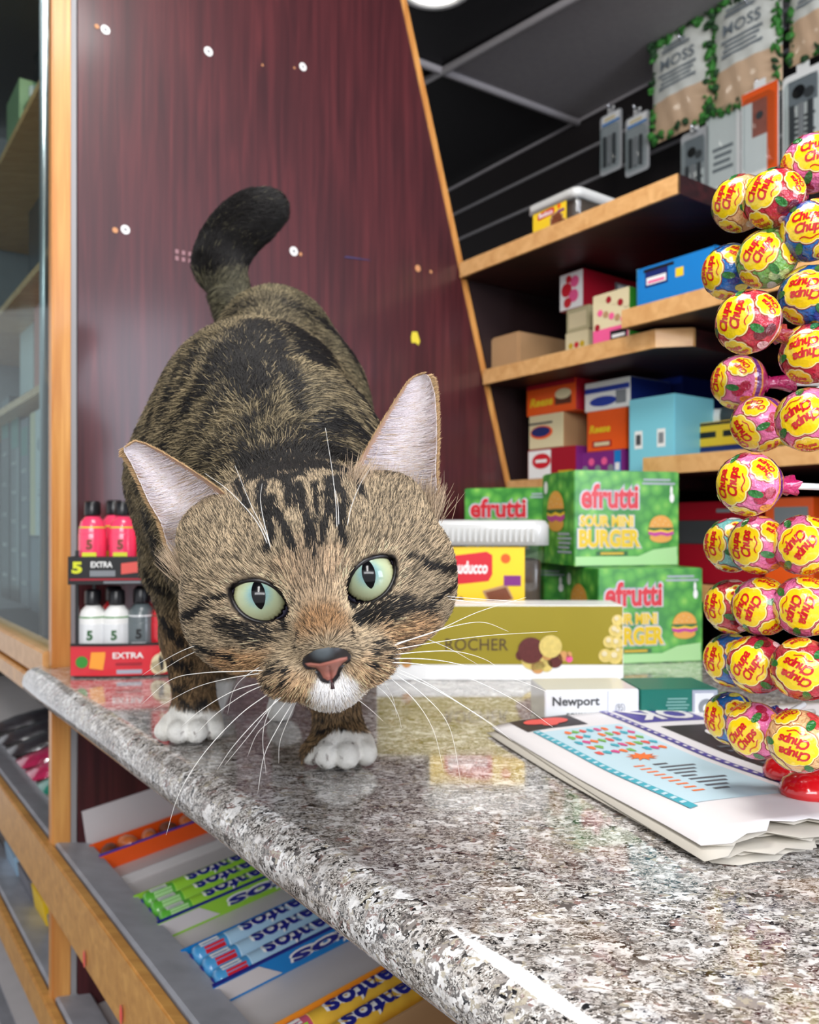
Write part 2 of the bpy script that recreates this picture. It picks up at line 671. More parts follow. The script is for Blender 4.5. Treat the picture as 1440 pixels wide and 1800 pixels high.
# base boards of the cabinet's candy rack frame: long oak rails and metal price channels
sticker = mat('red_price_dot', (250, 95, 85), 0.5)
met = mat('scuffed_metal', (172, 174, 182), 0.4, metal=0.0, var=0.35, vscale=35, bump=.2, bscale=40)
Mr = frame(fr(0, -0.0340, 0), U, ZA)
rack = empty('candy_rack', fr(0, -0.01, -CZ), 'slanting wooden candy rack with worn oak rails and grey metal channels below the counter', 'rack')
for zc, h in ((-0.371, 0.060), (-0.526, 0.036), (-0.72, .036)):
    b = MB()
    b.box(frame(fr(-1.2, -0.0335, zc - h / 2), U, V), 2.5, 0.010, h, oak_r, bev=.0015)
    if zc > -0.4:
        for px, py in ((150, 1685), (215, 1783)):
            u, z, d = pv(px, py, -0.034)
            b.disc(Mr, u, z, .0035, sticker, ry=.008, z=.0012)
    b.build('rail', rack)
    b = MB()
    # leaning metal channel above the rail
    z0 = zc + h / 2
    pts = [(0, z0 - .006), (0.0, z0), (0.003, z0 + .001), (0.036, z0 - .006), (0.039, z0 - .010), (0.036, z0 - .012), (.003, z0 - .006)]
    M = frame(fr(-1.2, -0.010, 0), V, ZA)
    n = len(pts)
    vs = [fr(-1.2, -0.022 + p[0], p[1]) for p in pts] + [fr(1.3, -0.022 + p[0], p[1]) for p in pts]
    b.add(vs, [tuple(range(n)), tuple(range(2 * n - 1, n - 1, -1))] + [(i, n + i, n + (i + 1) % n, (i + 1) % n) for i in range(n)], met)
    if zc > -0.4:
        for px, py in ((5, 1358), (40, 1408)):
            u, z, d = pv(px, py, -0.017)
            vv = -.014
            u = pv(px, py, vv)[0]
            Ms = frame(fr(u, vv, z0 - .0012), U, V - ZA * .29)
            b.disc(Ms, 0, 0, .005, sticker, ry=.007, z=.0006)
    b.build('price_channel', rack)
tray = mat('pale_grey_shelf_tray', (205, 200, 200), 0.5, var=.08)
for zc in (-0.380, -0.548):
    b = MB()
    z0 = zc + .016
    # sloping shelf floor
    vs = []
    for u in (-1.2, 1.2):
        for v, z in ((0.0, z0), (0.28, z0 + .28 * .14), (0.28, z0 + .28 * .14 - .004), (0.0, z0 - .004)):
            vs.append(fr(u, v, z))
    b.add(vs, [(0, 1, 5, 4), (3, 7, 6, 2), (0, 4, 7, 3), (1, 2, 6, 5), (0, 3, 2, 1), (4, 5, 6, 7)], tray)
    b.build('shelf_floor', rack)
b = MB()
b.box(frame(fr(-1.2, 0.285, -CZ), U, V), 1.19, 0.012, CZ - .19, darkwall)
b.build('back_board', rack)
b = MB()
b.box(frame(fr(-1.222, -.03, -CZ), U, V), 0.02, 0.33, CZ - .19, darkwall)
b.build('far_end_board', rack)
b = MB()
b.box(frame(fr(-0.012, 0.021, -CZ), V, ZA), 0.27, CZ - .19, 0.006, maho_d)
b.build('end_board', rack)

# ================================================================ WALL SHELVES (behind the counter)
def T(x=0, y=0, z=0):
    return Matrix.Translation((x, y, z))


def side_r(M, w):
    """frame of the right side of a carton whose front frame is M and width w"""
    x, y, n, o = (M.col[i].to_3d() for i in range(4))
    return frame(o + x * w, -n, y)


def side_l(M, d):
    x, y, n, o = (M.col[i].to_3d() for i in range(4))
    return frame(o - n * d, n, y)


def top_f(M, h, d):
    x, y, n, o = (M.col[i].to_3d() for i in range(4))
    return frame(o + y * h, x, -n)


shelving = empty('wall_shelving', fr(.4, .95, -CZ), 'dark shelving unit with oak front edges full of candy boxes behind the counter', 'shelving')
zL1 = pv(1000, 382, sv(.4))[1]
zL2 = pv(953, 626, sv(.24))[1]
zL25 = pv(1180, 528, sv(.27))[1]
zL3 = pv(1300, 792, sv(.08))[1]
zL3a = pv(1085, 832, sv(.07))[1]
zL4 = pv(1240, 1028, sv(-.07))[1]


def board(u0, u1, z, th=0.022, vb=1.18, chamf=0.0, oakth=.004, v0=None):
    v0 = sv(z) if v0 is None else v0
    b = MB()
    pts = [(u0, v0 + oakth), (u1 - chamf, v0 + oakth), (u1, v0 + chamf), (u1, vb), (u0, vb)]
    M = frame(fr(0, 0, z - th), U, V)
    b.prism(M, pts, th, maho_d)
    s = b.build('shelf_board', shelving)
    b = MB()
    b.prism(M, [(u0, v0), (u1 - chamf, v0), (u1 - chamf, v0 + oakth - .0002), (u0, v0 + oakth - .0002)], th, oak_h)
    if chamf:
        b.prism(M, [(u1 - chamf, v0), (u1 + .001, v0 + chamf), (u1 + .001, v0 + chamf + .005), (u1 - chamf, v0 + oakth)], th, oak_h)
    b.build('shelf_edge', shelving)


uL1 = pv(1190, 300, sv(.4))[0]
board(0.004, uL1, zL1)
board(0.004, pv(1190, 580, sv(.24))[0], zL2, chamf=.03)
board(pv(1104, 560, sv(.27))[0], 0.95, zL25, v0=sv(.27) - .012, chamf=0)
board(0.004, pv(1139, 830, sv(.07))[0], zL3a)
board(pv(1139, 820, sv(.08))[0], 0.95, zL3, chamf=0, v0=sv(.08) - .01)
board(0.10, 0.95, zL4)
b = MB()
b.box(frame(fr(-1.3, 1.178, -CZ), U, V), 2.4, 0.016, CZ + zL1 - .0, darkwall)
b.build('back_board', shelving)
b = MB()
b.prism(Mp, [(.72, zb), (1.176, zb), (1.176, zL1 - .001), (sv(zL1) + .012, zL1 - .001), (sv(-.15) + .012, -.15), (.72, -.15)], .014, mat('dark_stained_board', (34, 15, 17), .6), z0=-.013)
b.build('end_board', shelving)
b = MB()
b.box(frame(fr(0.96, 0.62, -CZ), U, V), 0.02, 0.56, CZ + .4, maho_d)
b.build('end_board', shelving)
b = MB()
b.box(frame(fr(0.004, 0.74, -CZ), U, V), 0.95, 0.42, .75, maho_d)
b.build('base_cabinet', shelving)

M_red = mat('print_red', (205, 30, 45), .35)
M_dred = mat('print_dark_red', (160, 18, 38), .35)
M_pink = mat('print_pink', (240, 95, 150), .35)
M_white = mat('print_white', (240, 240, 238), .35)
M_cream = mat('print_cream', (222, 208, 168), .45)
M_tan = mat('cardboard_tan', (178, 140, 100), .6, var=.1)
M_brown = mat('print_brown', (92, 48, 28), .4)
M_choc = mat('print_chocolate', (120, 62, 34), .4, var=.2, vscale=120)
M_orange = mat('print_orange', (240, 92, 25), .35)
M_orange2 = mat('print_light_orange', (248, 160, 50), .35)
M_yellow = mat('print_yellow', (245, 205, 40), .35)
M_mus = mat('print_mustard', (205, 168, 30), .4)
M_blue = mat('print_blue', (20, 125, 200), .3)
M_sky = mat('print_sky_blue', (128, 205, 222), .4)
M_navy = mat('print_navy', (20, 38, 105), .35)
M_royal = mat('print_royal_blue', (30, 60, 160), .35)
M_purple = mat('print_purple', (125, 40, 125), .35)
M_green = mat('print_green', (52, 140, 45), .35)
M_lime = mat('print_lime', (150, 205, 60), .35)
M_teal = mat('print_teal', (20, 110, 95), .35)
M_grey = mat('print_grey', (130, 135, 140), .4)
M_dgrey = mat('print_dark_grey', (70, 72, 75), .4)
M_black = mat('print_black', (18, 18, 20), .35)
clear = glass('clear_wrap', (235, 240, 240), .10)
clear2 = glass('frosted_clear_plastic', (205, 210, 212), .22)


def shelf_item(px0, px1, ytop, zb, v0, depth, name='candy_box'):
    u0, u1 = pv(px0, 500, v0)[0], pv(px1, 500, v0)[0]
    um, zt, d = pv((px0 + px1) / 2, ytop, v0)
    M = frame(fr(u0, v0, zb), U, ZA, -V)
    # columns: x=U, y=up, n=-V
    M = Matrix(((U.x, 0, -V.x, fr(u0, v0, zb).x), (U.y, 0, -V.y, fr(u0, v0, zb).y), (0, 1, 0, CZ + zb), (0, 0, 0, 1)))
    return M, u1 - u0, zt - zb, depth


def sr(M, w):
    x, n, o = M.col[0].to_3d(), M.col[2].to_3d(), M.col[3].to_3d()
    R = Matrix.Identity(4)
    for i, c in enumerate((-n, ZA, x)):
        for r_ in range(3):
            R[r_][i] = c[r_]
    q = o + x * w
    for r_ in range(3):
        R[r_][3] = q[r_]
    return R


def cbox(name, M, w, h, d, mbody, front=None, side=None, mside=None, label=None, cat='box', group=None, z_bev=.0008):
    b = MB()
    b.box(M @ T(0, 0, -d), w, h, d, mbody, bev=z_bev)
    if mside:
        b.rect(sr(M, w), .0005, .0005, d - .0005, h - .0005, mside, .0002)
    if front:
        front(b, M, w, h)
    if side:
        side(b, sr(M, w), d, h)
    return b.build(name, origin=M @ Vector((w / 2, 0, -d / 2)), label=label, cat=cat, group=group)


def lines(b, M, x0, y0, x1, y1, n, m, z=.0004):
    st = (y1 - y0) / n
    for i in range(n):
        y = y0 + st * (i + .25)
        b.rect(M, x0 + (x1 - x0) * .04 * (i % 3), y, x1 - (x1 - x0) * .07 * ((i * 2) % 3), y + st * .5, m, z)


# --- stacks on the third shelf
v0 = sv(.07) + .018
GB = 'candy boxes on the third shelf'
zz = zL3a
for px0, px1, yt, dep, mb_, ms_, kind, lab in (
        (928, 1012, 787, .10, M_dred, M_purple, 'red', 'red and white candy box at the bottom of the left stack on the third shelf'),
        (930, 990, 728, .10, M_cream, M_tan, 'cream', 'cream candy box with a blue and orange label, middle of the left stack'),
        (926, 1012, 662, .10, M_orange, M_dred, 'orange', 'orange candy box with yellow and brown print topping the left stack')):
    M, w, h, d = shelf_item(px0, px1, yt, zz, v0, dep)

    def front(b, M, w, h, kind=kind):
        if kind == 'red':
            b.rect(M, .002, .002, w * .5, h * .95, M_white)
            b.disc(M, w * .3, h * .6, w * .2, M_red, ry=h * .25, z=.0006)
            b.rect(M, w * .18, h * .55, w * .42, h * .65, M_white, .0009)
            b.rect(M, w * .65, .003, w * .95, h * .25, M_mus)
        elif kind == 'cream':
            b.disc(M, w * .38, h * .48, w * .33, M_orange, ry=h * .2)
            b.disc(M, w * .36, h * .5, w * .28, M_navy, ry=h * .15, z=.0006)
            b.rect(M, 0.001, h * .72, w * .7, h * .78, M_dgrey)
        else:
            b.rect(M, .001, h * .72, w - .001, h - .001, M_dred)
            b.text(M, 'Reese', w * .32, h * .35, h * .25, M_yellow, w=w * .48, z=.0008, bold=.04, shear=.2)
            b.rect(M, w * .6, h * .2, w * .92, h * .42, M_brown, .0005)
            b.disc(M, w * .76, h * .48, w * .16, M_cream, ry=h * .14, z=.0007)
    cbox('candy_box', M, w, h, d, mb_, front, None, ms_, lab, 'candy box', GB)
    zz += h + .0003
zz = zL3a
for px0, px1, yt, dep, mb_, ms_, kind, lab in (
        (1022, 1098, 793, .06, M_purple, M_purple, 'purple', 'purple and pink candy box at the bottom of the middle stack'),
        (1032, 1100, 720, .10, M_orange, M_orange, 'orange', 'orange candy box with yellow lettering in the middle stack'),
        (1028, 1108, 668, .09, M_white, M_navy, 'blue', 'blue and white snack box topping the middle stack on the third shelf')):
    M, w, h, d = shelf_item(px0, px1, yt, zz, v0 + .012, dep)

    def front(b, M, w, h, kind=kind):
        if kind == 'purple':
            for i in range(6):
                b.disc(M, w * (.1 + .15 * i), h * (.3 + .3 * (i % 2)), w * .07, M_pink if i % 2 else M_grey, z=.0005)
            b.rect(M, w * .78, .002, w * .93, h * .98, M_blue, .0007)
            b.rect(M, w * .80, h * .2, w * .90, h * .5, M_white, .0009)
        elif kind == 'orange':
            b.text(M, 'Reese', w * .35, h * .55, h * .2, M_yellow, w=w * .55, z=.0008, bold=.04, shear=.2)
            b.rect(M, w * .15, h * .1, w * .65, h * .25, M_dred, .0005)
            b.rect(M, w * .2, h * .13, w * .6, h * .22, M_cream, .0007)
        else:
            b.rect(M, .001, h * .62, w - .001, h * .8, M_royal)
            b.disc(M, w * .42, h * .3, w * .3, M_royal, ry=h * .17, z=.0005)
            b.rect(M, w * .7, h * .15, w * .92, h * .6, M_grey, .0005)
    cbox('candy_box', M, w, h, d, mb_, front, None, ms_, lab, 'candy box', GB)
    zz += h + .0003
# dark blue box standing behind, sky blue box, yellow box, dark box
M, w, h, d = shelf_item(1100, 1200, 655, zL3a, v0 + .115, .12)
cbox('candy_box', M, w, h, d, M_navy, lambda b, M, w, h: (b.rect(M, .001, h * .86, w - .001, h * .99, M_royal), b.rect(M, w * .3, h * .3, w * .6, h * .4, M_grey)), None, M_navy, 'tall dark blue box at the back of the third shelf', 'candy box', GB)
M, w, h, d = shelf_item(1106, 1186, 697, zL3a, v0 - .004, .085)


def skyf(b, M, w, h):
    for cx in (.22, .72):
        b.rect(M, w * (cx - .09), h * .32, w * (cx + .09), h * .56, M_white)
        b.rect(M, w * (cx - .055), h * .37, w * (cx + .055), h * .51, M_dgrey if cx < .5 else M_grey, .0006)


cbox('carton', M, w, h, d, M_sky, skyf, None, None, 'plain sky blue carton with two small window labels on the third shelf', 'carton')
M, w, h, d = shelf_item(1205, 1330, 757, zL3, v0 + .05, .09)
cbox('candy_box', M @ T(0, 0, 0), w, h * .45, d, M_navy, lambda b, M, w, h: b.rect(M, w * .2, h * .3, w * .8, h * .6, M_grey), None, None, 'flat navy box under the yellow box on the third shelf', 'candy box', GB)
M2 = M @ T(.0, h * .45 + .0004, 0)
cbox('candy_box', M2, w, h * .9, d, M_yellow, lambda b, M, w, h: (b.rect(M, w * .12, h * .35, w * .45, h * .6, M_black), b.rect(M, w * .55, h * .35, w * .9, h * .6, M_black), b.rect(M, .001, h * .86, w - .001, h - .001, M_black)), None, None, 'yellow box with black lettering at the right of the third shelf', 'candy box', GB)
b = MB()
zt_ = h * 1.35 + .0008
for k, (x, r_) in enumerate(((.02, .012), (.05, .017), (.085, .014))):
    b.lathe(M @ T(x, zt_ + .010, -.035) @ Matrix.Rotation(math.pi / 2, 4, 'Y'), [(r_ * .4, -.022), (r_ * .9, -.014), (r_, 0), (r_ * .9, .014), (r_ * .4, .022)], M_white if k == 0 else M_dgrey, 10, sx=.55)
b.build('snack_bag', origin=M @ Vector((.05, zt_, -.04)), label='crumpled grey and white bag lying on the yellow box', cat='bag')

# --- second shelf: wrapped box, little boxes, red box; blue tray on the raised shelf
v2 = sv(.24)
M, w, h, d = shelf_item(846, 912, 590, zL2, v2 + .02, .17)
b = MB()
b.box(M @ T(-.01, 0, -d), w + .01, h, d, M_tan, bev=.003)
wrap = mat('shiny_plastic_over_tan_card', (200, 170, 120), .12, coat=1, bump=.6, bscale=60)
b.rect(top_f(M, h, d), -.006, .004, w - .004, d - .004, wrap, .0006)
b.build('candy_box', origin=M @ Vector((0, 0, -d / 2)), label='tan cardboard box in shiny wrap at the left end of the second shelf', cat='candy box', group='boxes on the second shelf')
zz = zL2
for (px0, px1, yt, lab, mcol) in ((994, 1034, 582, 'small cream box at the bottom of the stack under the red box', M_cream), (996, 1036, 540, 'small beige box directly under the red box', mat('print_beige', (190, 180, 140), .5)),):
    M, w, h, d = shelf_item(px0, px1, yt, zz, v2 + .05, .06)
    cbox('candy_box', M, w, h, d, mcol, (lambda b, M, w, h: [b.disc(M, w * (.25 + .25 * i), h * .5, w * .1, M_red if i % 2 else M_mus) for i in range(3)]) if mcol is M_cream else (lambda b, M, w, h: b.rect(M, w * .12, h * .15, w * .88, h * .8, M_cream)), None, None, lab, 'candy box', 'boxes on the second shelf')
    zz += h + .0003
M, w, h, d = shelf_item(984, 1026, 478, zz, v2 + .052, .19)


def redf(b, M, w, h):
    b.rect(M, .001, .001, w - .001, h - .001, M_white)
    for i, (x, y, r_) in enumerate(((.3, .55, .22), (.6, .35, .2), (.35, .2, .16), (.65, .72, .18), (.4, .82, .12))):
        b.disc(M, w * x, h * y, w * r_, M_red if i % 2 == 0 else M_pink, z=.0005 + .0001 * i)


def reds(b, M, w, h):
    b.rect(M, w * .35, h * .55, w * .6, h * .85, M_grey)
    b.rect(M, w * .38, h * .6, w * .57, h * .8, M_white, .0006)


cbox('candy_box', M, w, h, d, M_dred, redf, reds, None, 'crimson box with white candy print standing on the second shelf', 'candy box', 'boxes on the second shelf')
M, w, h, d = shelf_item(1042, 1106, 512, zL2, v2 + .012, .06)


def candf(b, M, w, h):
    for i in range(11):
        b.disc(M, w * (.12 + .08 * i) % w + .001, h * (.35 + .055 * ((i * 5) % 11)), w * .075, (M_dred, M_pink, M_cream, M_tan)[i % 4], z=.0004 + .00005 * i)
    b.rect(M, .001, .001, w - .001, h * .3, M_pink, .0003)
    b.rect(M, w * .5, h * .05, w * .95, h * .22, M_black, .0006)
    b.rect(M, w * .55, h * .08, w * .9, h * .14, M_white, .0008)


cbox('candy_box', M, w, h, d, M_cream, candf, None, M_green, 'cream box covered in pink and red sweets at the edge of the second shelf', 'candy box', 'boxes on the second shelf')
# blue open tray
u0 = pv(1124, 500, v2 + .005)[0]
u1 = pv(1262, 470, v2 + .005)[0]
hT = .052
b = MB()
Mt = Matrix(((U.x, 0, -V.x, fr(u0, v2 + .0, zL25).x), (U.y, 0, -V.y, fr(u0, v2, zL25).y), (0, 1, 0, CZ + zL25), (0, 0, 0, 1)))
wT, dT = u1 - u0, .09
b.box(Mt @ T(0, 0, -dT), wT, .002, dT, M_blue)
b.box(Mt @ T(0, .002, -.002), wT, hT * .95, .002, M_blue)
b.box(Mt @ T(0, .002, -dT), wT, hT * 1.1, .002, M_blue)
b.prism(Mt @ Matrix(((0, 0, 1, 0), (0, 1, 0, 0), (-1, 0, 0, 0), (0, 0, 0, 1))), [(0, .002), (dT, .002), (dT, hT * 1.1), (0, hT)], .002, mat('print_pale_blue', (120, 195, 225), .35))
b.prism(Mt @ T(wT - .002, 0, 0) @ Matrix(((0, 0, 1, 0), (0, 1, 0, 0), (-1, 0, 0, 0), (0, 0, 0, 1))), [(0, .002), (dT, .002), (dT, hT * 1.1), (0, hT)], .002, M_blue)
b.rect(Mt, wT * .12, hT * .5, wT * .42, hT * .88, M_navy)
b.rect(Mt, wT * .14, hT * .55, wT * .40, hT * .72, M_white, .0006)
b.rect(Mt, wT * .16, hT * .58, wT * .38, hT * .64, M_pink, .0008)
b.rect(Mt, wT * .52, hT * .55, wT * .62, hT * .75, M_yellow)
b.rect(Mt, wT * .1, hT * .86, wT * .5, hT * .93, M_black, .0005)
b.build('display_tray', origin=fr((u0 + u1) / 2, v2 + .05, zL25), label='bright blue open candy tray on the raised shelf by the lollipops', cat='tray')

# --- fourth shelf: red and grey boxes seen right of the green cartons
zz = zL4
for i, (yt, m_, lab) in enumerate(((957, M_dred, 'dark red box at the bottom of the stack behind the lollipops'), (915, M_dgrey, 'dark grey box between the two red boxes behind the lollipops'), (882, M_dred, 'red box on top of the dark grey box behind the lollipops'))):
    M, w, h, d = shelf_item(1150, 1335, yt, zz, sv(-.07) + .02, .12)
    cbox('candy_box', M, w, h, d, m_, lambda b, M, w, h: b.rect(M, w * .62, h * .4, w * .75, h * .6, M_grey), None, None, lab, 'candy box', 'boxes on the fourth shelf')
    zz += h + .0003
M, w, h, d = shelf_item(1345, 1430, 875, zL4, sv(-.07) + .02, .12)
cbox('candy_box', M, w, h, d, M_orange, lambda b, M, w, h: b.rect(M, w * .2, h * .6, w * .9, h * .9, M_grey), None, None, 'orange and grey box at the right of the fourth shelf', 'candy box', 'boxes on the fourth shelf')

# --- clear tubs with yellow brownie labels (one on the top shelf, one on the counter)
def rrect(w, d, r, n=5):
    pts = []
    for cx, cy, a0 in ((w - r, d - r, 0), (r, d - r, 90), (r, r, 180), (w - r, r, 270)):
        for k in range(n + 1):
            a = math.radians(a0 + 90 * k / n)
            pts.append((cx + r * math.cos(a), cy + r * math.sin(a)))
    return pts


brownie_fill = mat('brownies_behind_plastic', (120, 100, 84), .6, var=.5, vscale=60)
lidm = mat('milky_plastic_lid', (205, 205, 202), .25, coat=.5)


def tub(M, w, h, d, label, lab_x=(.02, .8), words=True):
    lk = min(1.0, h / .11)
    """M: front frame (x right, y up, n out)"""
    root = empty('plastic_tub', M @ Vector((w / 2, 0, -d / 2)), label, 'tub')
    Mz = M @ Matrix(((1, 0, 0, 0), (0, 0, 1, 0), (0, 1, 0, -d), (0, 0, 0, 1)))   # x, z->up, y->toward the front
    b = MB()
    o_ = rrect(w, d, w * .12)
    n = len(o_)
    vs = []
    for ins, z in ((.004, .0), (.002, .002), (0, .01), (-.002, h - .028 * lk)):
        for x, y in o_:
            sx = (x - w / 2) / w
            sy = (y - d / 2) / d
            vs.append(Mz @ Vector((x - 2 * ins * sx, y - 2 * ins * sy, z)))
    fs = [tuple(range(n - 1, -1, -1))]
    for j in range(3):
        for i in range(n):
            i2 = (i + 1) % n
            fs.append((j * n + i, j * n + i2, (j + 1) * n + i2, (j + 1) * n + i))
    b.add(vs, fs, clear2, True)
    b.build('tub_body', root)
    b = MB()
    b.prism(Mz, [(x * .96 + w * .02, y * .94 + d * .03) for x, y in o_], h * .7, brownie_fill, z0=.003)
    b.build('contents', root)
    b = MB()
    o2 = rrect(w + .012, d + .012, w * .13, 7)
    n = len(o2)
    vs = []
    for z, s in ((h - .028 * lk, 0), (h - .006 * lk, 0), (h - .001, .003), (h, .008)):
        for k, (x, y) in enumerate(o2):
            rib = .0012 if (k % 2 and z < h - .003) else 0
            sx, sy = (x - w / 2 - .006) / w, (y - d / 2 - .006) / d
            vs.append(Mz @ Vector((x - .006 - 2 * (s + rib) * sx, y - .006 - 2 * (s + rib) * sy, z)))
    fs = [tuple(range(3 * n, 4 * n)), tuple(range(n - 1, -1, -1))]
    for j in range(3):
        for i in range(n):
            i2 = (i + 1) % n
            fs.append((j * n + i, j * n + i2, (j + 1) * n + i2, (j + 1) * n + i))
    b.add(vs, fs, lidm, True)
    nr = 18
    for k in range(nr):
        b.box(M @ T(w * (.06 + .88 * k / nr), h - .024 * lk, .0062), w * .018, .015 * lk, .001, lidm)
    b.build('lid', root)
    b = MB()
    x0, x1 = w * lab_x[0], w * lab_x[1]
    lh = h - .036 * lk
    b.box(M @ T(x0, .006 * lk, .0022), x1 - x0, lh, .0006, M_yellow)
    Ml = M @ T(x0, .006 * lk, .0028)
    lw = x1 - x0
    # red brand lozenge
    b.poly(Ml, [(lw * .18, lh * .66), (lw * .62, lh * .70), (lw * .66, lh * .76), (lw * .66, lh * .93), (lw * .6, lh * .96), (lw * .2, lh * .92), (lw * .15, lh * .86), (lw * .15, lh * .70)], M_red, .0003)
    b.text(Ml, 'Bauducco', lw * .40, lh * .82, .014 * lk, M_white, w=lw * .42, z=.0006, bold=.03, shear=.15)
    if words:
        b.text(Ml, 'ece', lw * .26, lh * .52, .011, M_brown, w=lw * .2, z=.0006, bold=.02)
        b.text(Ml, 'cel', lw * .30, lh * .42, .009, M_brown, w=lw * .2, z=.0006, bold=.04)
    # brownies
    for cx, cy, s_, a in ((.72, .58, .17, .35), (.72, .36, .24, -.02), (.88, .27, .15, -.25)):
        c, s2 = math.cos(a), math.sin(a)
        q = [(-1, -.8), (1, -.8), (1, .8), (-1, .8)]
        pts = [(lw * cx + (x * c - y * s2) * s_ * lw * .8, lh * cy + (x * s2 + y * c) * s_ * lw * .6) for x, y in q]
        pts = [(min(max(p_[0], 0.001), lw - .001), p_[1]) for p_ in pts]
        b.poly(Ml, pts, M_orange2 if False else M_tan, .0005)
        pts = [(lw * cx + (x * c - y * s2) * s_ * lw * .68 + .0006, lh * cy + (x * s2 + y * c) * s_ * lw * .48 - .001) for x, y in q]
        pts = [(min(max(p_[0], 0.001), lw - .001), p_[1]) for p_ in pts]
        b.poly(Ml, pts, M_choc, .0007)
    b.rect(Ml, lw * .78, lh * .66, lw * .96, lh * .75, M_purple, .0008)
    b.disc(Ml, lw * .8, lh * .9, lw * .05, M_orange, z=.0006)
    b.build('paper_label', root)
    return root


M, w, h, d = shelf_item(936, 998, 348, zL1, sv(.4) + .03, .14)
tub(M, w * 1.25, h, d, 'small clear tub with a yellow brownie label on the top shelf', (.05, .8), False)

# --- things hanging on the slatted wall
VH = 1.10


def wall_frame(px, py, v=VH):
    u, z, d = pv(px, py, v)
    return Matrix(((U.x, 0, -V.x, fr(u, v, z).x), (U.y, 0, -V.y, fr(u, v, z).y), (0, 1, 0, CZ + z), (0, 0, 0, 1))), d


def peg(px, py, label):
    M, d = wall_frame(px, py, VH - .01)
    b = MB()
    L_ = VW - VH + .006
    b.tube([M @ Vector((0, 0, -L_)), M @ Vector((0, 0, .008)), M @ Vector((0, .006, .014))], .0022, chrome, 8)
    b.box(M @ T(-.012, -.014, -L_ - .002), .024, .03, .004, chrome)
    b.build('display_peg', origin=M @ Vector((0, 0, -L_)), label=label, cat='peg', group='chrome pegs on the slatted wall')


moss = mat('green_moss', (58, 128, 48), .7, var=.5, vscale=80, bump=1, bscale=120)
moss_d = mat('dark_green_moss', (28, 66, 30), .7, var=.5, vscale=80)
bagfilm = mat('glossy_white_bag_film', (222, 224, 216), .14, coat=1, bump=.8, bscale=28, var=.2, vscale=30)
sandc = mat('beige_filling', (214, 182, 150), .3, coat=.8, bump=.5, bscale=40, var=.1)
inkg = mat('grey_bag_print', (118, 128, 134), .4)


def moss_bag(px0, px1, yt, yb, label, seed):
    rnd = random.Random(seed)
    M, d = wall_frame(px0, (yt + yb) / 2)
    u1 = pv(px1, 100, VH)[0] - pv(px0, 100, VH)[0]
    zt, zb_ = pv(px0, yt, VH)[1], pv(px0, yb, VH)[1]
    w, h = u1, zt - zb_
    M = M @ T(0, -(h / 2), 0)
    root = empty('moss_bag', M @ Vector((w / 2, 0, 0)), label, 'bag', 'bags of green moss hanging on the wall')
    # pillow shaped bag
    b = MB()
    nx, ny = 16, 22
    for s in (1, -1):
        vs = []
        for j in range(ny + 1):
            for i in range(nx + 1):
                x, y = i / nx, j / ny
                th = (math.sin(math.pi * x) * math.sin(math.pi * y)) ** .5 * .016 * (1 if s > 0 else .5)
                th += .0015 * math.sin(23 * x + 9 * y + seed) * math.sin(math.pi * x)
                vs.append(M @ Vector((x * w, y * h, s * th)))
        fs = []
        for j in range(ny):
            for i in range(nx):
                a = j * (nx + 1) + i
                f = (a, a + 1, a + nx + 2, a + nx + 1)
                fs.append(f if s > 0 else f[::-1])
        top = [f for f in fs if f[0] // (nx + 1) >= ny * .33]
        bot = [f for f in fs if f[0] // (nx + 1) < ny * .33]
        b.add(vs, top, bagfilm, True)
        b.add(vs, bot, sandc, True)
    Mf = M @ T(0, 0, .0172)
    b.text(Mf, 'MOSS', w * .5, h * .68, .02, inkg, w=w * .55, z=0, bold=.01)
    lines(b, Mf, w * .2, h * .44, w * .8, h * .60, 4, inkg, 0)
    lines(b, Mf, w * .25, h * .78, w * .7, h * .86, 2, inkg, 0)
    b.build('bag_film', root)
    b = MB()
    for k in range(150):
        e = rnd.random()
        if e < .35:
            x, y = rnd.random(), 1 - rnd.random() * .10
        elif e < .6:
            x, y = rnd.random() * .10, rnd.random()
        elif e < .85:
            x, y = 1 - rnd.random() * .10, rnd.random()
        else:
            x, y = rnd.random(), rnd.random() * .07
        r_ = rnd.uniform(.004, .010)
        c = M @ Vector((x * w, y * h, rnd.uniform(0, .012)))
        A = Matrix.Translation(c) @ Matrix.Rotation(rnd.random() * 6, 4, Vector((rnd.random(), rnd.random(), 1)).normalized())
        b.lathe(A, [(r_ * .2, -r_), (r_ * .8, -r_ * .4), (r_, 0), (r_ * .7, r_ * .5), (r_ * .1, r_)], moss if rnd.random() < .65 else moss_d, 5, sx=.5)
    b.build('moss', root)['kind'] = 'stuff'


moss_bag(1148, 1256, 78, 256, 'clear bag edged with green moss, leftmost on the back wall', 3)
moss_bag(1255, 1376, 12, 212, 'larger clear moss bag right of the leftmost one on the back wall', 8)
moss_bag(1388, 1500, -70, 120, 'moss bag cut off by the top right corner of the view', 12)
peg(1200, 70, 'chrome peg holding the leftmost moss bag')
peg(1316, 6, 'chrome peg holding the larger moss bag')


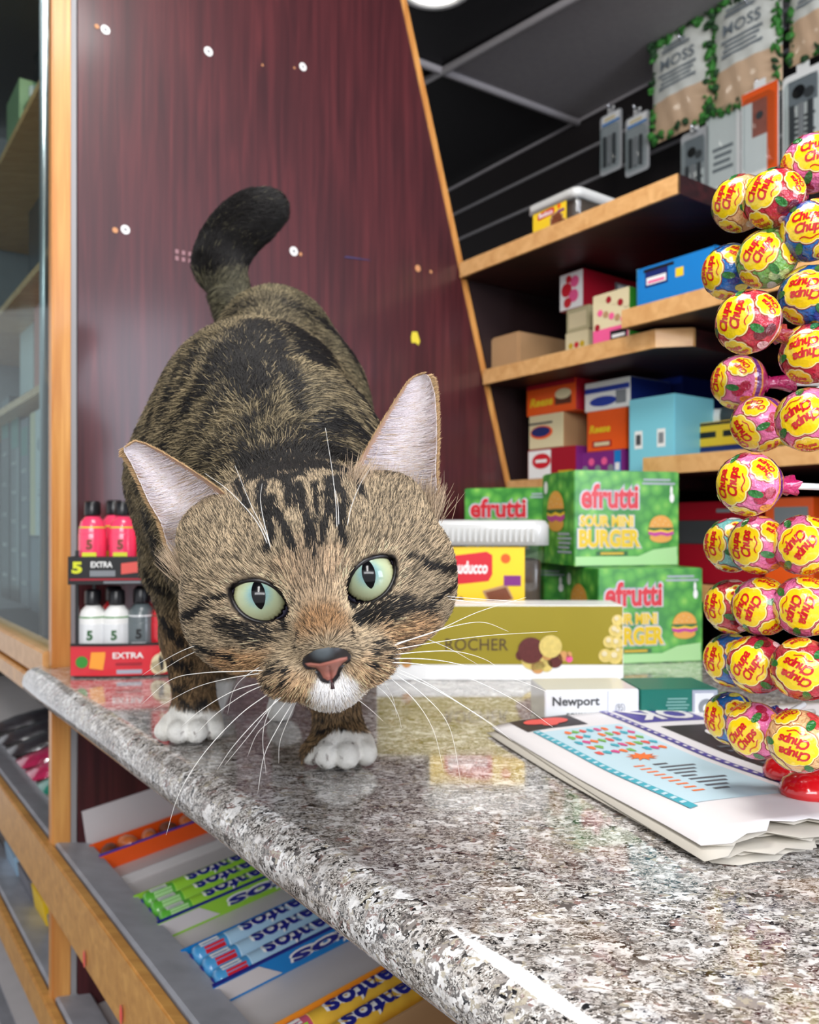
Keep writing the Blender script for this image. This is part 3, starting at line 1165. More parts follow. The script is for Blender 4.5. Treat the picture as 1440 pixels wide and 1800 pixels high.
def blister(px0, px1, yt, yb, label, mcard, kind, cat_='pack', grp=None, v=VH):
    M, d = wall_frame(px0, yb, v)
    w = pv(px1, 100, v)[0] - pv(px0, 100, v)[0]
    h = pv(px0, yt, v)[1] - pv(px0, yb, v)[1]
    root = empty('blister_pack', M @ Vector((w / 2, 0, 0)), label, cat_, grp)
    b = MB()
    pts = rrect(w, h, w * .12, 3)
    b.prism(M, pts, .0012, mcard)
    b.box(M @ T(w * .35, h, 0), w * .3, .012, .0012, M_white)
    if kind == 'orange':
        b.rect(M, w * .70, .002, w * .98, h * .9, M_orange, .0015)
        b.rect(M, w * .30, h * .45, w * .70, h * .92, mat('print_rust', (165, 92, 78), .3, var=.4, vscale=50), .0015)
        b.rect(M, .001, h * .86, w - .001, h * .99, M_orange, .0017)
        b.disc(M, w * .5, h * .68, w * .1, M_dgrey, z=.0019)
    elif kind == 'white':
        lines(b, M, w * .2, h * .2, w * .8, h * .5, 4, M_grey, .0016)
    elif kind == 'hardware':
        b.rect(M, w * .15, h * .62, w * .85, h * .92, M_grey, .0015)
        b.disc(M, w * .4, h * .77, w * .16, M_black, z=.0018)
        b.disc(M, w * .65, h * .72, w * .13, M_dgrey, z=.0019)
        b.rect(M, w * .15, h * .2, w * .85, h * .55, M_white, .0015)
        lines(b, M, w * .2, h * .25, w * .8, h * .5, 4, M_dgrey, .0018)
    elif kind == 'tag':
        b.rect(M, w * .1, h * .82, w * .9, h * .98, M_white, .0015)
        b.rect(M, w * .1, h * .82, w * .9, h * .86, M_blue, .0017)
        b.rect(M, w * .2, h * .88, w * .7, h * .94, M_cream, .0018)
    b.build('backing_card', root)
    b = MB()
    y1 = h * (.78 if kind == 'tag' else .9)
    Mz = M @ T(w * .1, h * .06, .0015)
    pr = []
    o_ = rrect(w * .8, y1 - h * .06, w * .12, 3)
    n = len(o_)
    vs = []
    for ins, z in ((0, 0), (.001, .008), (.004, .011)):
        for x, y in o_:
            vs.append(Mz @ Vector((x - 2 * ins * (x / (w * .8) - .5), y - 2 * ins * (y / max(.001, y1 - h * .06) - .5), z)))
    fs = [tuple(range(2 * n, 3 * n))]
    for j in range(2):
        for i in range(n):
            i2 = (i + 1) % n
            fs.append((j * n + i, j * n + i2, (j + 1) * n + i2, (j + 1) * n + i))
    b.add(vs, fs, clear, True)
    b.build('clear_blister', root)
    if kind in ('tag', 'hardware'):
        b = MB()
        for k in range(3):
            b.box(M @ T(w * (.2 + .22 * k), h * .12, .003), w * .13, h * .5, .004, M_dgrey if k % 2 == 0 else greyplast, bev=.001)
        b.build('contents', root)


M_lg = mat('print_light_grey', (176, 178, 180), .35)
GP = 'blister packs hanging on the back wall'
blister(1056, 1094, 208, 312, 'grey blister pack with a white tag hanging over the top shelf, left one', M_lg, 'tag', grp=GP)
blister(1100, 1142, 212, 314, 'grey blister pack with a white tag hanging over the top shelf, right one', M_lg, 'tag', grp=GP)
blister(1198, 1246, 240, 398, 'tall clear hardware pack with black and white print hanging beside the top shelf', M_lg, 'hardware', grp=GP)
blister(1242, 1302, 188, 345, 'plain white card pack hanging left of the orange one', M_white, 'white', grp=GP)
blister(1304, 1370, 168, 320, 'orange and white picture pack hanging above the lollipops', M_white, 'orange', grp=GP, v=VH - .03)
blister(1376, 1450, 140, 290, 'grey pack with a dark round picture hanging by the right edge', M_white, 'hardware', grp=GP)
peg(1075, 190, 'chrome peg holding the left grey blister pack')
peg(1121, 193, 'chrome peg holding the right grey blister pack')
peg(1222, 228, 'chrome peg holding the tall hardware pack')
peg(1337, 150, 'chrome peg holding the orange and white pack')

# ceiling downlight
c = G(765, -34, HC)
root = empty('ceiling_downlight', c, 'round white glowing downlight in the ceiling at the top of the view', 'ceiling light')
b = MB()
Mc = Matrix.Translation(c)
b.lathe(Mc, [(.070, -.001), (.070, -.008), (.058, -.010), (.056, -.004)], M_white, 28)
b.build('trim_ring', root)
b = MB()
lampm = mat('lit_lamp_diffuser', (255, 250, 240), .5, emit=6)
b.lathe(Mc, [(.0555, -.003), (.0555, -.006), (.03, -.007), (.001, -.0075)], lampm, 28)
b.build('diffuser', root)

# ================================================================ THINGS ON THE COUNTER
ZT = -0.15 + .0002


def ff(x, y, z, deg):
    """front frame at a point relative to the eye; x axis turned deg from world X, normal towards the camera"""
    a = math.radians(deg)
    X = Vector((math.cos(a), math.sin(a), 0))
    N = Vector((math.sin(a), -math.cos(a), 0))
    return Matrix(((X.x, 0, N.x, x), (X.y, 0, N.y, y), (0, 1, 0, CZ + z), (0, 0, 0, 1)))


gold = mat('gold_carton', (158, 142, 40), .38, metal=.25, var=.05)
darkbr = mat('dark_brown_ink', (78, 58, 30), .5)
goldfoil = mat('gold_foil_print', (232, 205, 120), .3, metal=.2, var=.3, vscale=200)
hazel = mat('hazelnut_print', (205, 150, 90), .4, var=.2, vscale=200)
chocp = mat('chocolate_ball_print', (95, 42, 40), .4, var=.35, vscale=300)
d0 = .813
x0 = (662 - 720) / FPX * d0
x1 = (1095 - 720) / FPX * d0
M = ff(x0, d0, ZT, -0.6)
w, h, d = x1 - x0, .0745, .056


def k2(px, py):
    return ((px - 662) / FPX * d0, -(py - HOR) / FPX * d0 + .15)


b = MB()
b.box(M @ T(0, 0, -d), w, h, d, M_white, bev=.0008)
x_, y_ = k2(0, 1168)
b.rect(M, .0008, y_, w - .0008, h - .0008, gold)
cx, cy = k2(838, 1133)
b.text(M, 'ROCHER', cx, cy, .012, darkbr, w=.062, z=.0006, bold=.005)
for px, py, r_, m_ in ((1000, 1150, 5, hazel), (915, 1152, 9, chocp), (933, 1143, 23, chocp), (940, 1160, 24, goldfoil), (967, 1136, 20, goldfoil), (962, 1150, 10, hazel), (975, 1160, 14, chocp), (990, 1153, 9, hazel), (945, 1172, 12, hazel), (960, 1170, 11, goldfoil), (1000, 1158, 6, M_pink)):
    cx, cy = k2(px, py)
    ry = .75 if m_ is goldfoil and py == 1160 else 1
    b.disc(M, cx, cy, r_ / FPX * d0, m_, ry=r_ * ry / FPX * d0, z=.0005 + .00012 * ((px * 7) % 5) + (.0007 if px in (933, 967) else 0))
for px, py, r_ in ((1090, 1090, 10), (1080, 1108, 11), (1090, 1112, 8), (1070, 1128, 11), (1085, 1130, 11), (1063, 1152, 12), (1080, 1154, 13), (1089, 1145, 8)):
    cx, cy = k2(px, py)
    b.disc(M, min(cx, w - r_ / FPX * d0 - .0005), cy, r_ / FPX * d0, goldfoil, z=.0006 + .0001 * (px % 4))
    b.disc(M, min(cx, w - r_ / FPX * d0 - .0005) - .001, cy + .002, r_ * .4 / FPX * d0, M_cream, z=.0012 + .0001 * (px % 4))
cx, cy = k2(715, 1165)
b.disc(M, cx, cy, .005, hazel)
b.build('chocolate_box', origin=M @ Vector((w / 2, 0, -d / 2)), label='long gold and white chocolate box lying on the counter behind the cat', cat='chocolate box')

# brownie tub
M = ff(.020, .905, ZT, -3)
tub(M, .128, .160, .10, 'large clear tub with a yellow brownie label and ribbed lid on the counter', (.02, .83))

# green sour candy cartons
gcard = bpy.data.materials.new('mottled_green_carton')
gcard.use_nodes = True
nt = gcard.node_tree
tc = nt.nodes.new('ShaderNodeTexCoord')
nz = nt.nodes.new('ShaderNodeTexVoronoi')
nz.inputs['Scale'].default_value = 70
nt.links.new(tc.outputs['Object'], nz.inputs['Vector'])
r_ = ramp(nt, [(0.0, (150, 205, 90)), (0.35, (92, 172, 66)), (0.75, (48, 132, 48))], nz.outputs['Distance'])
nt.links.new(r_.outputs[0], nt.nodes['Principled BSDF'].inputs['Base Color'])
nt.nodes['Principled BSDF'].inputs['Roughness'].default_value = .35
bun = mat('bun_print', (225, 160, 70), .4)
M_ol = mat('print_outline_grey', (165, 170, 185), .4)
M_dg = mat('print_leaf_green', (35, 95, 40), .4)
M_mag = mat('print_magenta', (190, 60, 150), .4)
M_sy = mat('print_sour_yellow', (222, 186, 6), .4)
M_pg = mat('print_pale_green', (170, 215, 150), .4)


def burger(b, M, cx, cy, s, z=.0006):
    b.disc(M, cx, cy - s * .62, s * .80, bun, ry=s * .34, z=z)
    b.poly(M, [(cx - s * .9, cy - s * .42), (cx - s * .4, cy - s * .55), (cx, cy - s * .45), (cx + s * .5, cy - s * .55), (cx + s * .95, cy - s * .40), (cx + s * .9, cy - s * .22), (cx - s * .9, cy - s * .22)], M_mag, z + .0002)
    b.poly(M, [(cx - s * .92, cy - s * .22), (cx - s * .5, cy - s * .30), (cx, cy - s * .24), (cx + s * .5, cy - s * .32), (cx + s * .92, cy - s * .2), (cx + s * .9, cy - s * .08), (cx - s * .9, cy - s * .08)], M_yellow, z + .0003)
    b.poly(M, [(cx - s * .95, cy - s * .1), (cx - s * .5, cy - s * .2), (cx, cy - s * .1), (cx + s * .5, cy - s * .2), (cx + s * .95, cy - s * .08), (cx + s * .9, cy + .02 * s), (cx - s * .9, cy + .02 * s)], M_dg, z + .0004)
    b.disc(M, cx, cy + s * .02, s * .86, bun, ry=s * .80, z=z + .0005, a0=0, a1=math.pi, n=16)
    for i, (x, y) in enumerate(((-.45, .35), (-.1, .55), (.3, .45), (.55, .2), (-.2, .2), (.15, .25), (-.6, .12))):
        b.disc(M, cx + x * s, cy + y * s, s * .05, M_cream, ry=s * .03, z=z + .0007, n=8)


def outlined(b, M, s, cx, cy, h, m, w, z, bold, shear=0.0, rot=0.0):
    b.text(M, s, cx, cy, h * 1.17, M_ol, w=w * 1.07, z=z, bold=bold + .05, shear=shear, rot=rot)
    b.text(M, s, cx, cy, h * 1.08, M_white, w=w * 1.035, z=z + .0002, bold=bold + .015, shear=shear, rot=rot)
    b.text(M, s, cx, cy, h * 1.02, m, w=w * 1.01, z=z + .0004, bold=bold + .005, shear=shear, rot=rot)


def front_print(b, M, w, h):
    b.rect(M, .001, .001, w * .985, h * .1, M_pg)
    b.poly(M, [(w * .60, h * .1), (w * .98, h * .1), (w * .98, h * .2), (w * .75, h * .17)], M_pg, .0004)
    outlined(b, M, 'efrutti', w * .33, h * .73, h * .26, M_red, w * .54, .0005, .03)
    outlined(b, M, 'SOUR MINI', w * .30, h * .47, h * .12, M_sy, w * .50, .0005, .045)
    outlined(b, M, 'BURGER', w * .33, h * .29, h * .19, M_sy, w * .58, .0005, .05)
    b.rect(M, w * .2, h * .11, w * .5, h * .155, M_dg, .0006)
    b.rect(M, w * .24, h * .12, w * .46, h * .145, M_mus, .0008)
    burger(b, M, w * .82, h * .40, w * .135)
    lines(b, M, w * .64, h * .85, w * .96, h * .93, 2, M_ol)
    b.disc(M, w * .93, h * .72, w * .022, M_white, ry=h * .05)
    b.disc(M, w * .925, h * .80, w * .012, M_white, ry=h * .05)


def side_print(b, M, d, h):
    burger(b, M, d * .45, h * .60, d * .30)
    lines(b, M, d * .5, h * .12, d * .92, h * .36, 5, M_ol)
    b.disc(M, d * .12, h * .85, d * .06, M_white, ry=h * .07)


def side_l2(M, d):
    x, n, o = M.col[0].to_3d(), M.col[2].to_3d(), M.col[3].to_3d()
    R = Matrix.Identity(4)
    q = o - n * d
    for i, c in enumerate((n, ZA, -x)):
        for k in range(3):
            R[k][i] = c[k]
    for k in range(3):
        R[k][3] = q[k]
    return R


def sour_box(M, w, h, d, label):
    root = empty('candy_carton', M @ Vector((w / 2, 0, -d / 2)), label, 'candy carton', 'green sour candy cartons on the counter')
    b = MB()
    b.box(M @ T(0, 0, -d), w, h - .0006, d, gcard, bev=.0008)
    front_print(b, M, w, h)
    side_print(b, side_l2(M, d), d, h)
    b.build('carton', root)
    b = MB()
    b.box(M @ T(.002, h - .0012, -d + .002), w - .004, .0016, d * .5, gcard)
    b.box(M @ T(.002, h - .0012, -d * .48), w - .004, .0012, d * .46, gcard)
    b.build('top_flap', root)
    return root


sour_box(ff(.2085, .905, ZT, 12), .127, .106, .092, 'green candy carton with burger print, lower one right behind the gold box')
sour_box(ff(.1895, .942, ZT + .1068, 14), .1345, .111, .092, 'green candy carton with burger print stacked on top at the right')
sour_box(ff(.0727, 1.075, ZT, -20), .135, .106, .085, 'green candy carton at the bottom of the left pile behind the clear tub')
sour_box(ff(.0720, 1.07, ZT + .1068, -20), .135, .096, .085, 'green candy carton on top of the left pile beside the mahogany panel')

# cigarette packs
M_silver = mat('silvery_white_card', (226, 228, 230), .25, coat=.6)
M = ff((958 - 720) / FPX * .627, .627, ZT, 4)
wN, hN, dN = .0735, .0265, .05
b = MB()
b.box(M @ T(0, 0, -dN), wN, hN, dN, M_silver, bev=.0008)
b.text(M, 'Newport', wN * .33, hN * .64, .009, M_dgrey, w=wN * .50, z=.0005, bold=.025)
b.text(M, 'BOX', wN * .30, hN * .26, .004, M_dgrey, w=wN * .14, z=.0005, bold=.02)
b.text(M, '100s', wN * .45, hN * .26, .004, M_dgrey, w=wN * .14, z=.0005, bold=.02)
b.rect(M, wN * .665, .001, wN * .67, hN - .001, M_ol, .0005)
b.text(M, '(95)', wN * .80, hN * .45, .007, M_grey, w=wN * .10, z=.0005)
b.build('cigarette_pack', origin=M @ Vector((wN / 2, 0, -dN / 2)), label='white cigarette pack lying on the counter behind the newspaper', cat='cigarette pack', group='packs lying behind the newspaper')
M2 = ff(M.translation.x + wN * math.cos(math.radians(4)) + .0012, M.translation.y + wN * math.sin(math.radians(4)), ZT, 4)
wN2 = .062
b = MB()
b.box(M2 @ T(0, 0, -dN), wN2, hN * .98, dN, M_teal, bev=.0008)
lines(b, M2, wN2 * .32, hN * .2, wN2 * .62, hN * .75, 6, mat('pale_teal_ink', (120, 170, 160), .4))
b.rect(M2, wN2 * .66, .001, wN2 - .001, hN * .95, M_ol, .0004)
b.rect(M2, wN2 * .69, .003, wN2 - .004, hN * .86, M_silver, .0006)
b.disc(M2, wN2 * .84, hN * .45, .0065, M_grey, z=.0008)
b.disc(M2, wN2 * .85, hN * .42, .0035, M_white, z=.001)
b.build('cigarette_pack', origin=M2 @ Vector((wN2 / 2, 0, -dN / 2)), label='dark green pack with a silver end beside the white one', cat='cigarette pack', group='packs lying behind the newspaper')

# ---------------------------------------------------------------- newspaper
newsp = mat('newsprint', (226, 222, 222), .65)
newsp2 = mat('newsprint_inner', (190, 184, 172), .7)
nA = Vector((.0604, .604))
nB = Vector((.1325, .366))
dB = (nB - nA)
LB = dB.length
eb = dB.normalized()
ea = Vector((-eb.y, eb.x))
WB = .30


def nsurf(a, b_, k=0, lift=0.0):
    """a along the width 0..1, b along the length 0..1, k layer index from the top"""
    p = nA + ea * (a * WB) + eb * (b_ * LB)
    z = .0012 + (6 - k) * .0008
    # sheets bunch at the fold and part towards the near corner
    z += (6 - k) * .0012 * sstepf(.45, 1, b_) * math.exp(-((a - .15) / .5) ** 2)
    z += .0030 * math.sin(math.pi * min(1, a * 1.15 + .05)) * (1 - k * .11) * (0.6 + .4 * math.sin(2.6 * b_ + .4))
    z += .0014 * math.sin(5 * a + 3 * b_) * (1 - k * .12)
    edge = min(1, a / .09)
    z = .0008 + (z - .0008) * (0.55 + .45 * math.sin(edge * math.pi / 2))
    z = max(z, .0006 + (6 - k) * .0006)
    return Vector((p.x, p.y, TOP + z + lift))


def sstepf(a, b_, x):
    t = max(0, min(1, (x - a) / (b_ - a)))
    return t * t * (3 - 2 * t)


news = empty('newspaper', Vector(((nA + ea * .15 + eb * .12).x, (nA + ea * .15 + eb * .12).y, TOP)), 'folded newspaper with purple and pale blue print lying on the granite counter', 'newspaper')
rnd = random.Random(4)
for k in range(7):
    b = MB()
    na, nb = 30, 26
    offa, offb = (0, .012, -.006, .010, -.012, .016, .004)[k], (0, -.02, .015, -.01, .02, .0, .01)[k]
    vs = []
    for j in range(nb + 1):
        for i in range(na + 1):
            a_, b2 = i / na, j / nb
            if j == nb:
                b2 = 1 + (rnd.random() - .5) * .02 + (.01 if i % 2 else -.01) + .02 * math.sin(i * .9 + k)
            a2 = a_ + offa * (1 - a_) + (.010 * math.sin(3 * b2 + k) * (1 - a_) if k else 0)
            vs.append(nsurf(a2, b2 + offb * (b_ if False else 1) * (1 if j in (0, nb) else 1), k))
    fs = []
    for j in range(nb):
        for i in range(na):
            q = j * (na + 1) + i
            fs.append((q, q + nb * 0 + (na + 1), q + na + 2, q + 1))
    n0 = len(vs)
    vs2 = vs + [v - Vector((0, 0, .00035)) for v in vs]
    fs2 = fs + [tuple(n0 + x for x in f[::-1]) for f in fs]
    per = [i for i in range(na + 1)] + [j * (na + 1) + na for j in range(1, nb + 1)] + [nb * (na + 1) + i for i in range(na - 1, -1, -1)] + [j * (na + 1) for j in range(nb - 1, 0, -1)]
    for q in range(len(per)):
        p0, p1 = per[q], per[(q + 1) % len(per)]
        fs2.append((p0, p1, n0 + p1, n0 + p0))
    b.add(vs2, fs2, newsp if k == 0 else newsp2, True)
    if k == 0:
        def pr(a0, b0, a1, b1, m_, lf=.0003, n=14):
            vs, fs = [], []
            for j in range(n + 1):
                for i in range(n + 1):
                    vs.append(nsurf(.79 * (a0 + (a1 - a0) * i / n), b0 + (b1 - b0) * j / n, 0, lf))
            for j in range(n):
                for i in range(n):
                    q = j * (n + 1) + i
                    fs.append((q, q + n + 1, q + n + 2, q + 1))
            b.add(vs, fs, m_, True)

        def prt(s, ca, cb_, wa, hb, m_, lf=.0006, rot=0, bold=.0):
            """lettering; rot 0 reads along the width (a), letters grow towards -b"""
            tv, tf, tw, th = text_geo(s, bold, 0, 1)
            vs = []
            c, s_ = math.cos(rot), math.sin(rot)
            for x, y in tv:
                x, y = x / tw * wa * WB, y / th * hb * LB
                X, Y = x * c - y * s_, x * s_ + y * c
                vs.append(nsurf(.79 * ca + .85 * X / WB, cb_ - Y / LB, 0, lf))
            b.add(vs, tf, m_)
        pblue = mat('pale_blue_ad_print', (192, 218, 228), .6)
        tealp = mat('teal_border_print', (70, 168, 185), .6)
        purp = mat('indigo_print', (82, 72, 148), .6)
        dphoto = mat('dark_photo_print', (52, 44, 48), .5, var=.5, vscale=60)
        ink = mat('newspaper_ink', (88, 88, 94), .7)
        redp = mat('coral_print', (226, 92, 84), .6)
        opr = mat('orange_print_matte', (238, 120, 60), .6)
        pkp = mat('magenta_print_matte', (214, 80, 140), .6)
        grp_ = mat('green_print_matte', (120, 180, 90), .6)
        # ad with a toothed teal border
        pr(.07, .16, .35, .84, pblue)
        pr(.07, .14, .09, .86, tealp, .0005)
        for i in range(22):
            bb = .15 + .70 * i / 22
            pr(.073, bb, .086, bb + .012, pblue, .0007, 2)
        # photograph with a coral shape at the far end
        pr(.06, .0, .26, .13, dphoto)
        for (ca, cb_, r_) in ((.13, .05, .035), (.18, .055, .04), (.155, .09, .02)):
            vs = [nsurf(.79 * ca + r_ * math.cos(t_ * .52), cb_ + r_ * .9 * math.sin(t_ * .52), 0, .0007) for t_ in range(12)]
            b.add(vs, [tuple(range(12))], redp)
        # rows of small bright shapes (unreadable lettering in the photograph)
        cyc = (pkp, opr, grp_, redp, tealp)
        for row in range(5):
            for i in range(9):
                if (row * 5 + i * 3) % 7 == 0:
                    continue
                ca, cb_ = .10 + .019 * i + .006 * (row % 2), .205 + .052 * row
                m_ = cyc[(row * 2 + i) % 5]
                vs = [nsurf(ca + .0078 * (1 + .3 * math.sin(3 * t_ + i)) * math.cos(t_ * .785), cb_ + .017 * (1 + .3 * math.cos(2 * t_ + row)) * math.sin(t_ * .785), 0, .0007) for t_ in range(8)]
                b.add(vs, [tuple(range(8))], m_)
        # starburst
        vs = []
        for t_ in range(20):
            rr_ = .036 if t_ % 2 else .018
            vs.append(nsurf(.170 + rr_ * math.cos(t_ * math.pi / 10), .475 + rr_ * 1.0 * math.sin(t_ * math.pi / 10), 0, .0008))
        vs.append(nsurf(.170, .475, 0, .0009))
        b.add(vs, [(20, i, (i + 1) % 20) for i in range(20)], opr)
        for i in range(9):
            pr(.20, .54 + .028 * i, .24 + .03 * ((i * 3) % 4) / 1.5, .552 + .028 * i, ink, .0005, 3)
            pr(.145, .54 + .028 * i, .175, .55 + .028 * i, opr, .0005, 2)
        # long indigo rule
        pr(.375, .0, .40, 1.0, purp, .0004, 26)
        for i in range(30):
            pr(.383, .015 + i * .033, .392, .03 + i * .033, newsp, .0006, 2)
        # masthead
        pr(.42, .0, .66, .17, purp)
        prt('OK', .54, .09, .20, .12, newsp, .0007, math.pi, .03)
        pr(.43, .02, .65, .03, newsp, .0006, 6)
        # large dark picture
        pr(.45, .22, .99, .98, dphoto)
        prt('GO', .62, .33, .16, .1, newsp, .0007, math.pi, .0)
        for i in range(10):
            pr(.47, .44 + .04 * i, .60 + .05 * ((i * 7) % 3), .455 + .04 * i, ink, .0006, 4)
    b.build('page', news)

# ================================================================ LOLLIPOP STAND
polec = Vector((.236, .435))
zpap = nsurf((polec - nA).dot(ea) / WB, (polec - nA).dot(eb) / LB, 0).z + .001
redpl = mat('glossy_red_plastic', (200, 14, 22), .18, coat=.8)
stand = empty('lollipop_stand', (polec.x, polec.y, zpap), 'tall lollipop tree with a glossy red lobed foot standing on the newspaper', 'display stand')
b = MB()
Ms = Matrix.Translation((polec.x, polec.y, zpap))
b.lathe(Ms, [(.030, 0), (.031, .003), (.027, .009), (.018, .014), (.012, .022), (.010, .03)], redpl, 28)
for k in range(6):
    a = math.radians(20 + 60 * k)
    b.lathe(Ms @ T(.033 * math.cos(a), .033 * math.sin(a), 0), [(.013, 0), (.0135, .003), (.011, .008), (.006, .011), (.001, .012)], redpl, 16)
b.build('foot', stand)
b = MB()
b.lathe(Ms @ T(0, 0, .022), [(.009, 0), (.009, .42), (.004, .423)], mat('dark_green_tube', (30, 70, 66), .3), 20)
b.build('pole', stand)
for k in range(9):
    b = MB()
    z = .03 + .046 * k
    b.lathe(Ms @ T(0, 0, z), [(.0092, 0), (.016, .001), (.016, .004), (.0092, .005)], redpl, 20)
    b.build('collar', stand)

RB = .0135
logo_y = mat('logo_yellow', (250, 216, 20), .22, coat=.8, bump=.35, bscale=260)
logo_r = mat('logo_red', (205, 25, 30), .25, coat=.6)
logo_c = mat('logo_cream', (252, 238, 170), .25, coat=.6)
logo_b = mat('logo_brown_line', (165, 70, 40), .3, coat=.6)


def foil(name, rgb, var=.15):
    return mat(name, rgb, .20, coat=1.0, bump=.8, bscale=420, var=var, vscale=90)


FLAV = {
    'pink': (foil('pink_wrapper', (236, 118, 170)), foil('pink_wrapper_deep', (205, 30, 105)), foil('pink_fruit', (176, 30, 66)), foil('pink_band', (242, 150, 60)), foil('pink_band2', (120, 40, 130))),
    'red': (foil('cherry_wrapper', (196, 40, 62)), foil('cherry_deep', (150, 16, 50)), foil('cherry_fruit', (110, 14, 34)), foil('cherry_band', (238, 190, 190)), foil('cherry_leaf', (40, 120, 60))),
    'blue': (foil('blue_wrapper', (18, 105, 185)), foil('blue_deep', (16, 40, 120)), foil('blue_fruit', (22, 60, 150)), foil('blue_band', (225, 215, 80)), foil('blue_dark', (20, 22, 40))),
    'green': (foil('apple_wrapper', (120, 180, 90)), foil('apple_deep', (40, 120, 50)), foil('apple_fruit', (190, 215, 150)), foil('apple_band', (230, 240, 220)), foil('apple_leaf', (40, 110, 50))),
    'peach': (foil('peach_wrapper', (246, 190, 132)), foil('peach_deep', (232, 120, 110)), foil('peach_fruit', (222, 70, 70)), foil('peach_band', (250, 225, 190)), foil('peach_leaf', (110, 170, 80))),
    'teal': (foil('cola_wrapper', (120, 196, 190)), foil('cola_deep', (200, 120, 60)), foil('cola_fruit', (220, 80, 110)), foil('cola_band', (240, 240, 240)), foil('cola_leaf', (30, 130, 80))),
}


def sph(x, y, lift, colat, az):
    """tangent-plane point (metres) around a centre on the ball -> position"""
    r_ = math.hypot(x, y)
    t = r_ / RB
    ph = math.atan2(y, x)
    p = Vector((math.sin(t) * math.cos(ph), math.sin(t) * math.sin(ph), math.cos(t)))
    p = Matrix.Rotation(colat, 3, 'Y') @ p
    p = Matrix.Rotation(az, 3, 'Z') @ p
    return p * (RB + lift)


def flower(b, colat, az, roll, s=1.0):
    def outline(k, lift, m_):
        n = 56
        rings = 4
        vs = [sph(0, 0, lift, colat, az)]
        for q in range(1, rings + 1):
            for i in range(n):
                th = 2 * math.pi * i / n
                r_ = s * .0079 * (1 + .16 * abs(math.cos(4 * th + .3)) ** .6) * 1.0 + k
                r_ *= q / rings
                vs.append(sph(r_ * 1.08 * math.cos(th), r_ * .98 * math.sin(th), lift, colat, az))
        fs = [(0, 1 + i, 1 + (i + 1) % n) for i in range(n)]
        for q in range(rings - 1):
            for i in range(n):
                a0 = 1 + q * n
                fs.append((a0 + i, a0 + n + i, a0 + n + (i + 1) % n, a0 + (i + 1) % n))
        b.add(vs, fs, m_, True)
    outline(.0010, .00012, logo_b)
    outline(.0006, .00020, logo_c)
    outline(.0, .00028, logo_y)
    for s_, oy in (('Chupa', .0026), ('Chups', -.0026)):
        tv, tf, tw, th = text_geo(s_, .036, .28, .92)
        vs = []
        c, sn = math.cos(roll), math.sin(roll)
        for x, y in tv:
            X = x / tw * .0126 * s + (.0006 if oy < 0 else -.0004)
            Y = y / th * .0056 * s + oy * s
            vs.append(sph(X * c - Y * sn, X * sn + Y * c, .00048, colat, az))
        b.add(vs, tf, logo_r)
    # underline swash
    vs = []
    c, sn = math.cos(roll), math.sin(roll)
    for i in range(9):
        x = -.0040 + .008 * i / 8
        y = -.0063 + .0006 * math.sin(i)
        for o_ in (0, .0005):
            vs.append(sph((x * c - (y - o_) * sn) * s, (x * sn + (y - o_) * c) * s, .00048, colat, az))
    b.add(vs, [(2 * i, 2 * i + 1, 2 * i + 3, 2 * i + 2) for i in range(8)], logo_r)


def disc_on(b, colat, az, r_, lift, m_, sx=1.0):
    n = 14
    vs = [sph(0, 0, lift, colat, az)] + [sph(r_ * sx * math.cos(2 * math.pi * i / n), r_ * math.sin(2 * math.pi * i / n), lift, colat, az) for i in range(n)]
    b.add(vs, [(0, 1 + i, 1 + (i + 1) % n) for i in range(n)], m_, True)


stickm = mat('white_lollipop_stick', (240, 240, 236), .4)
LOL = {}


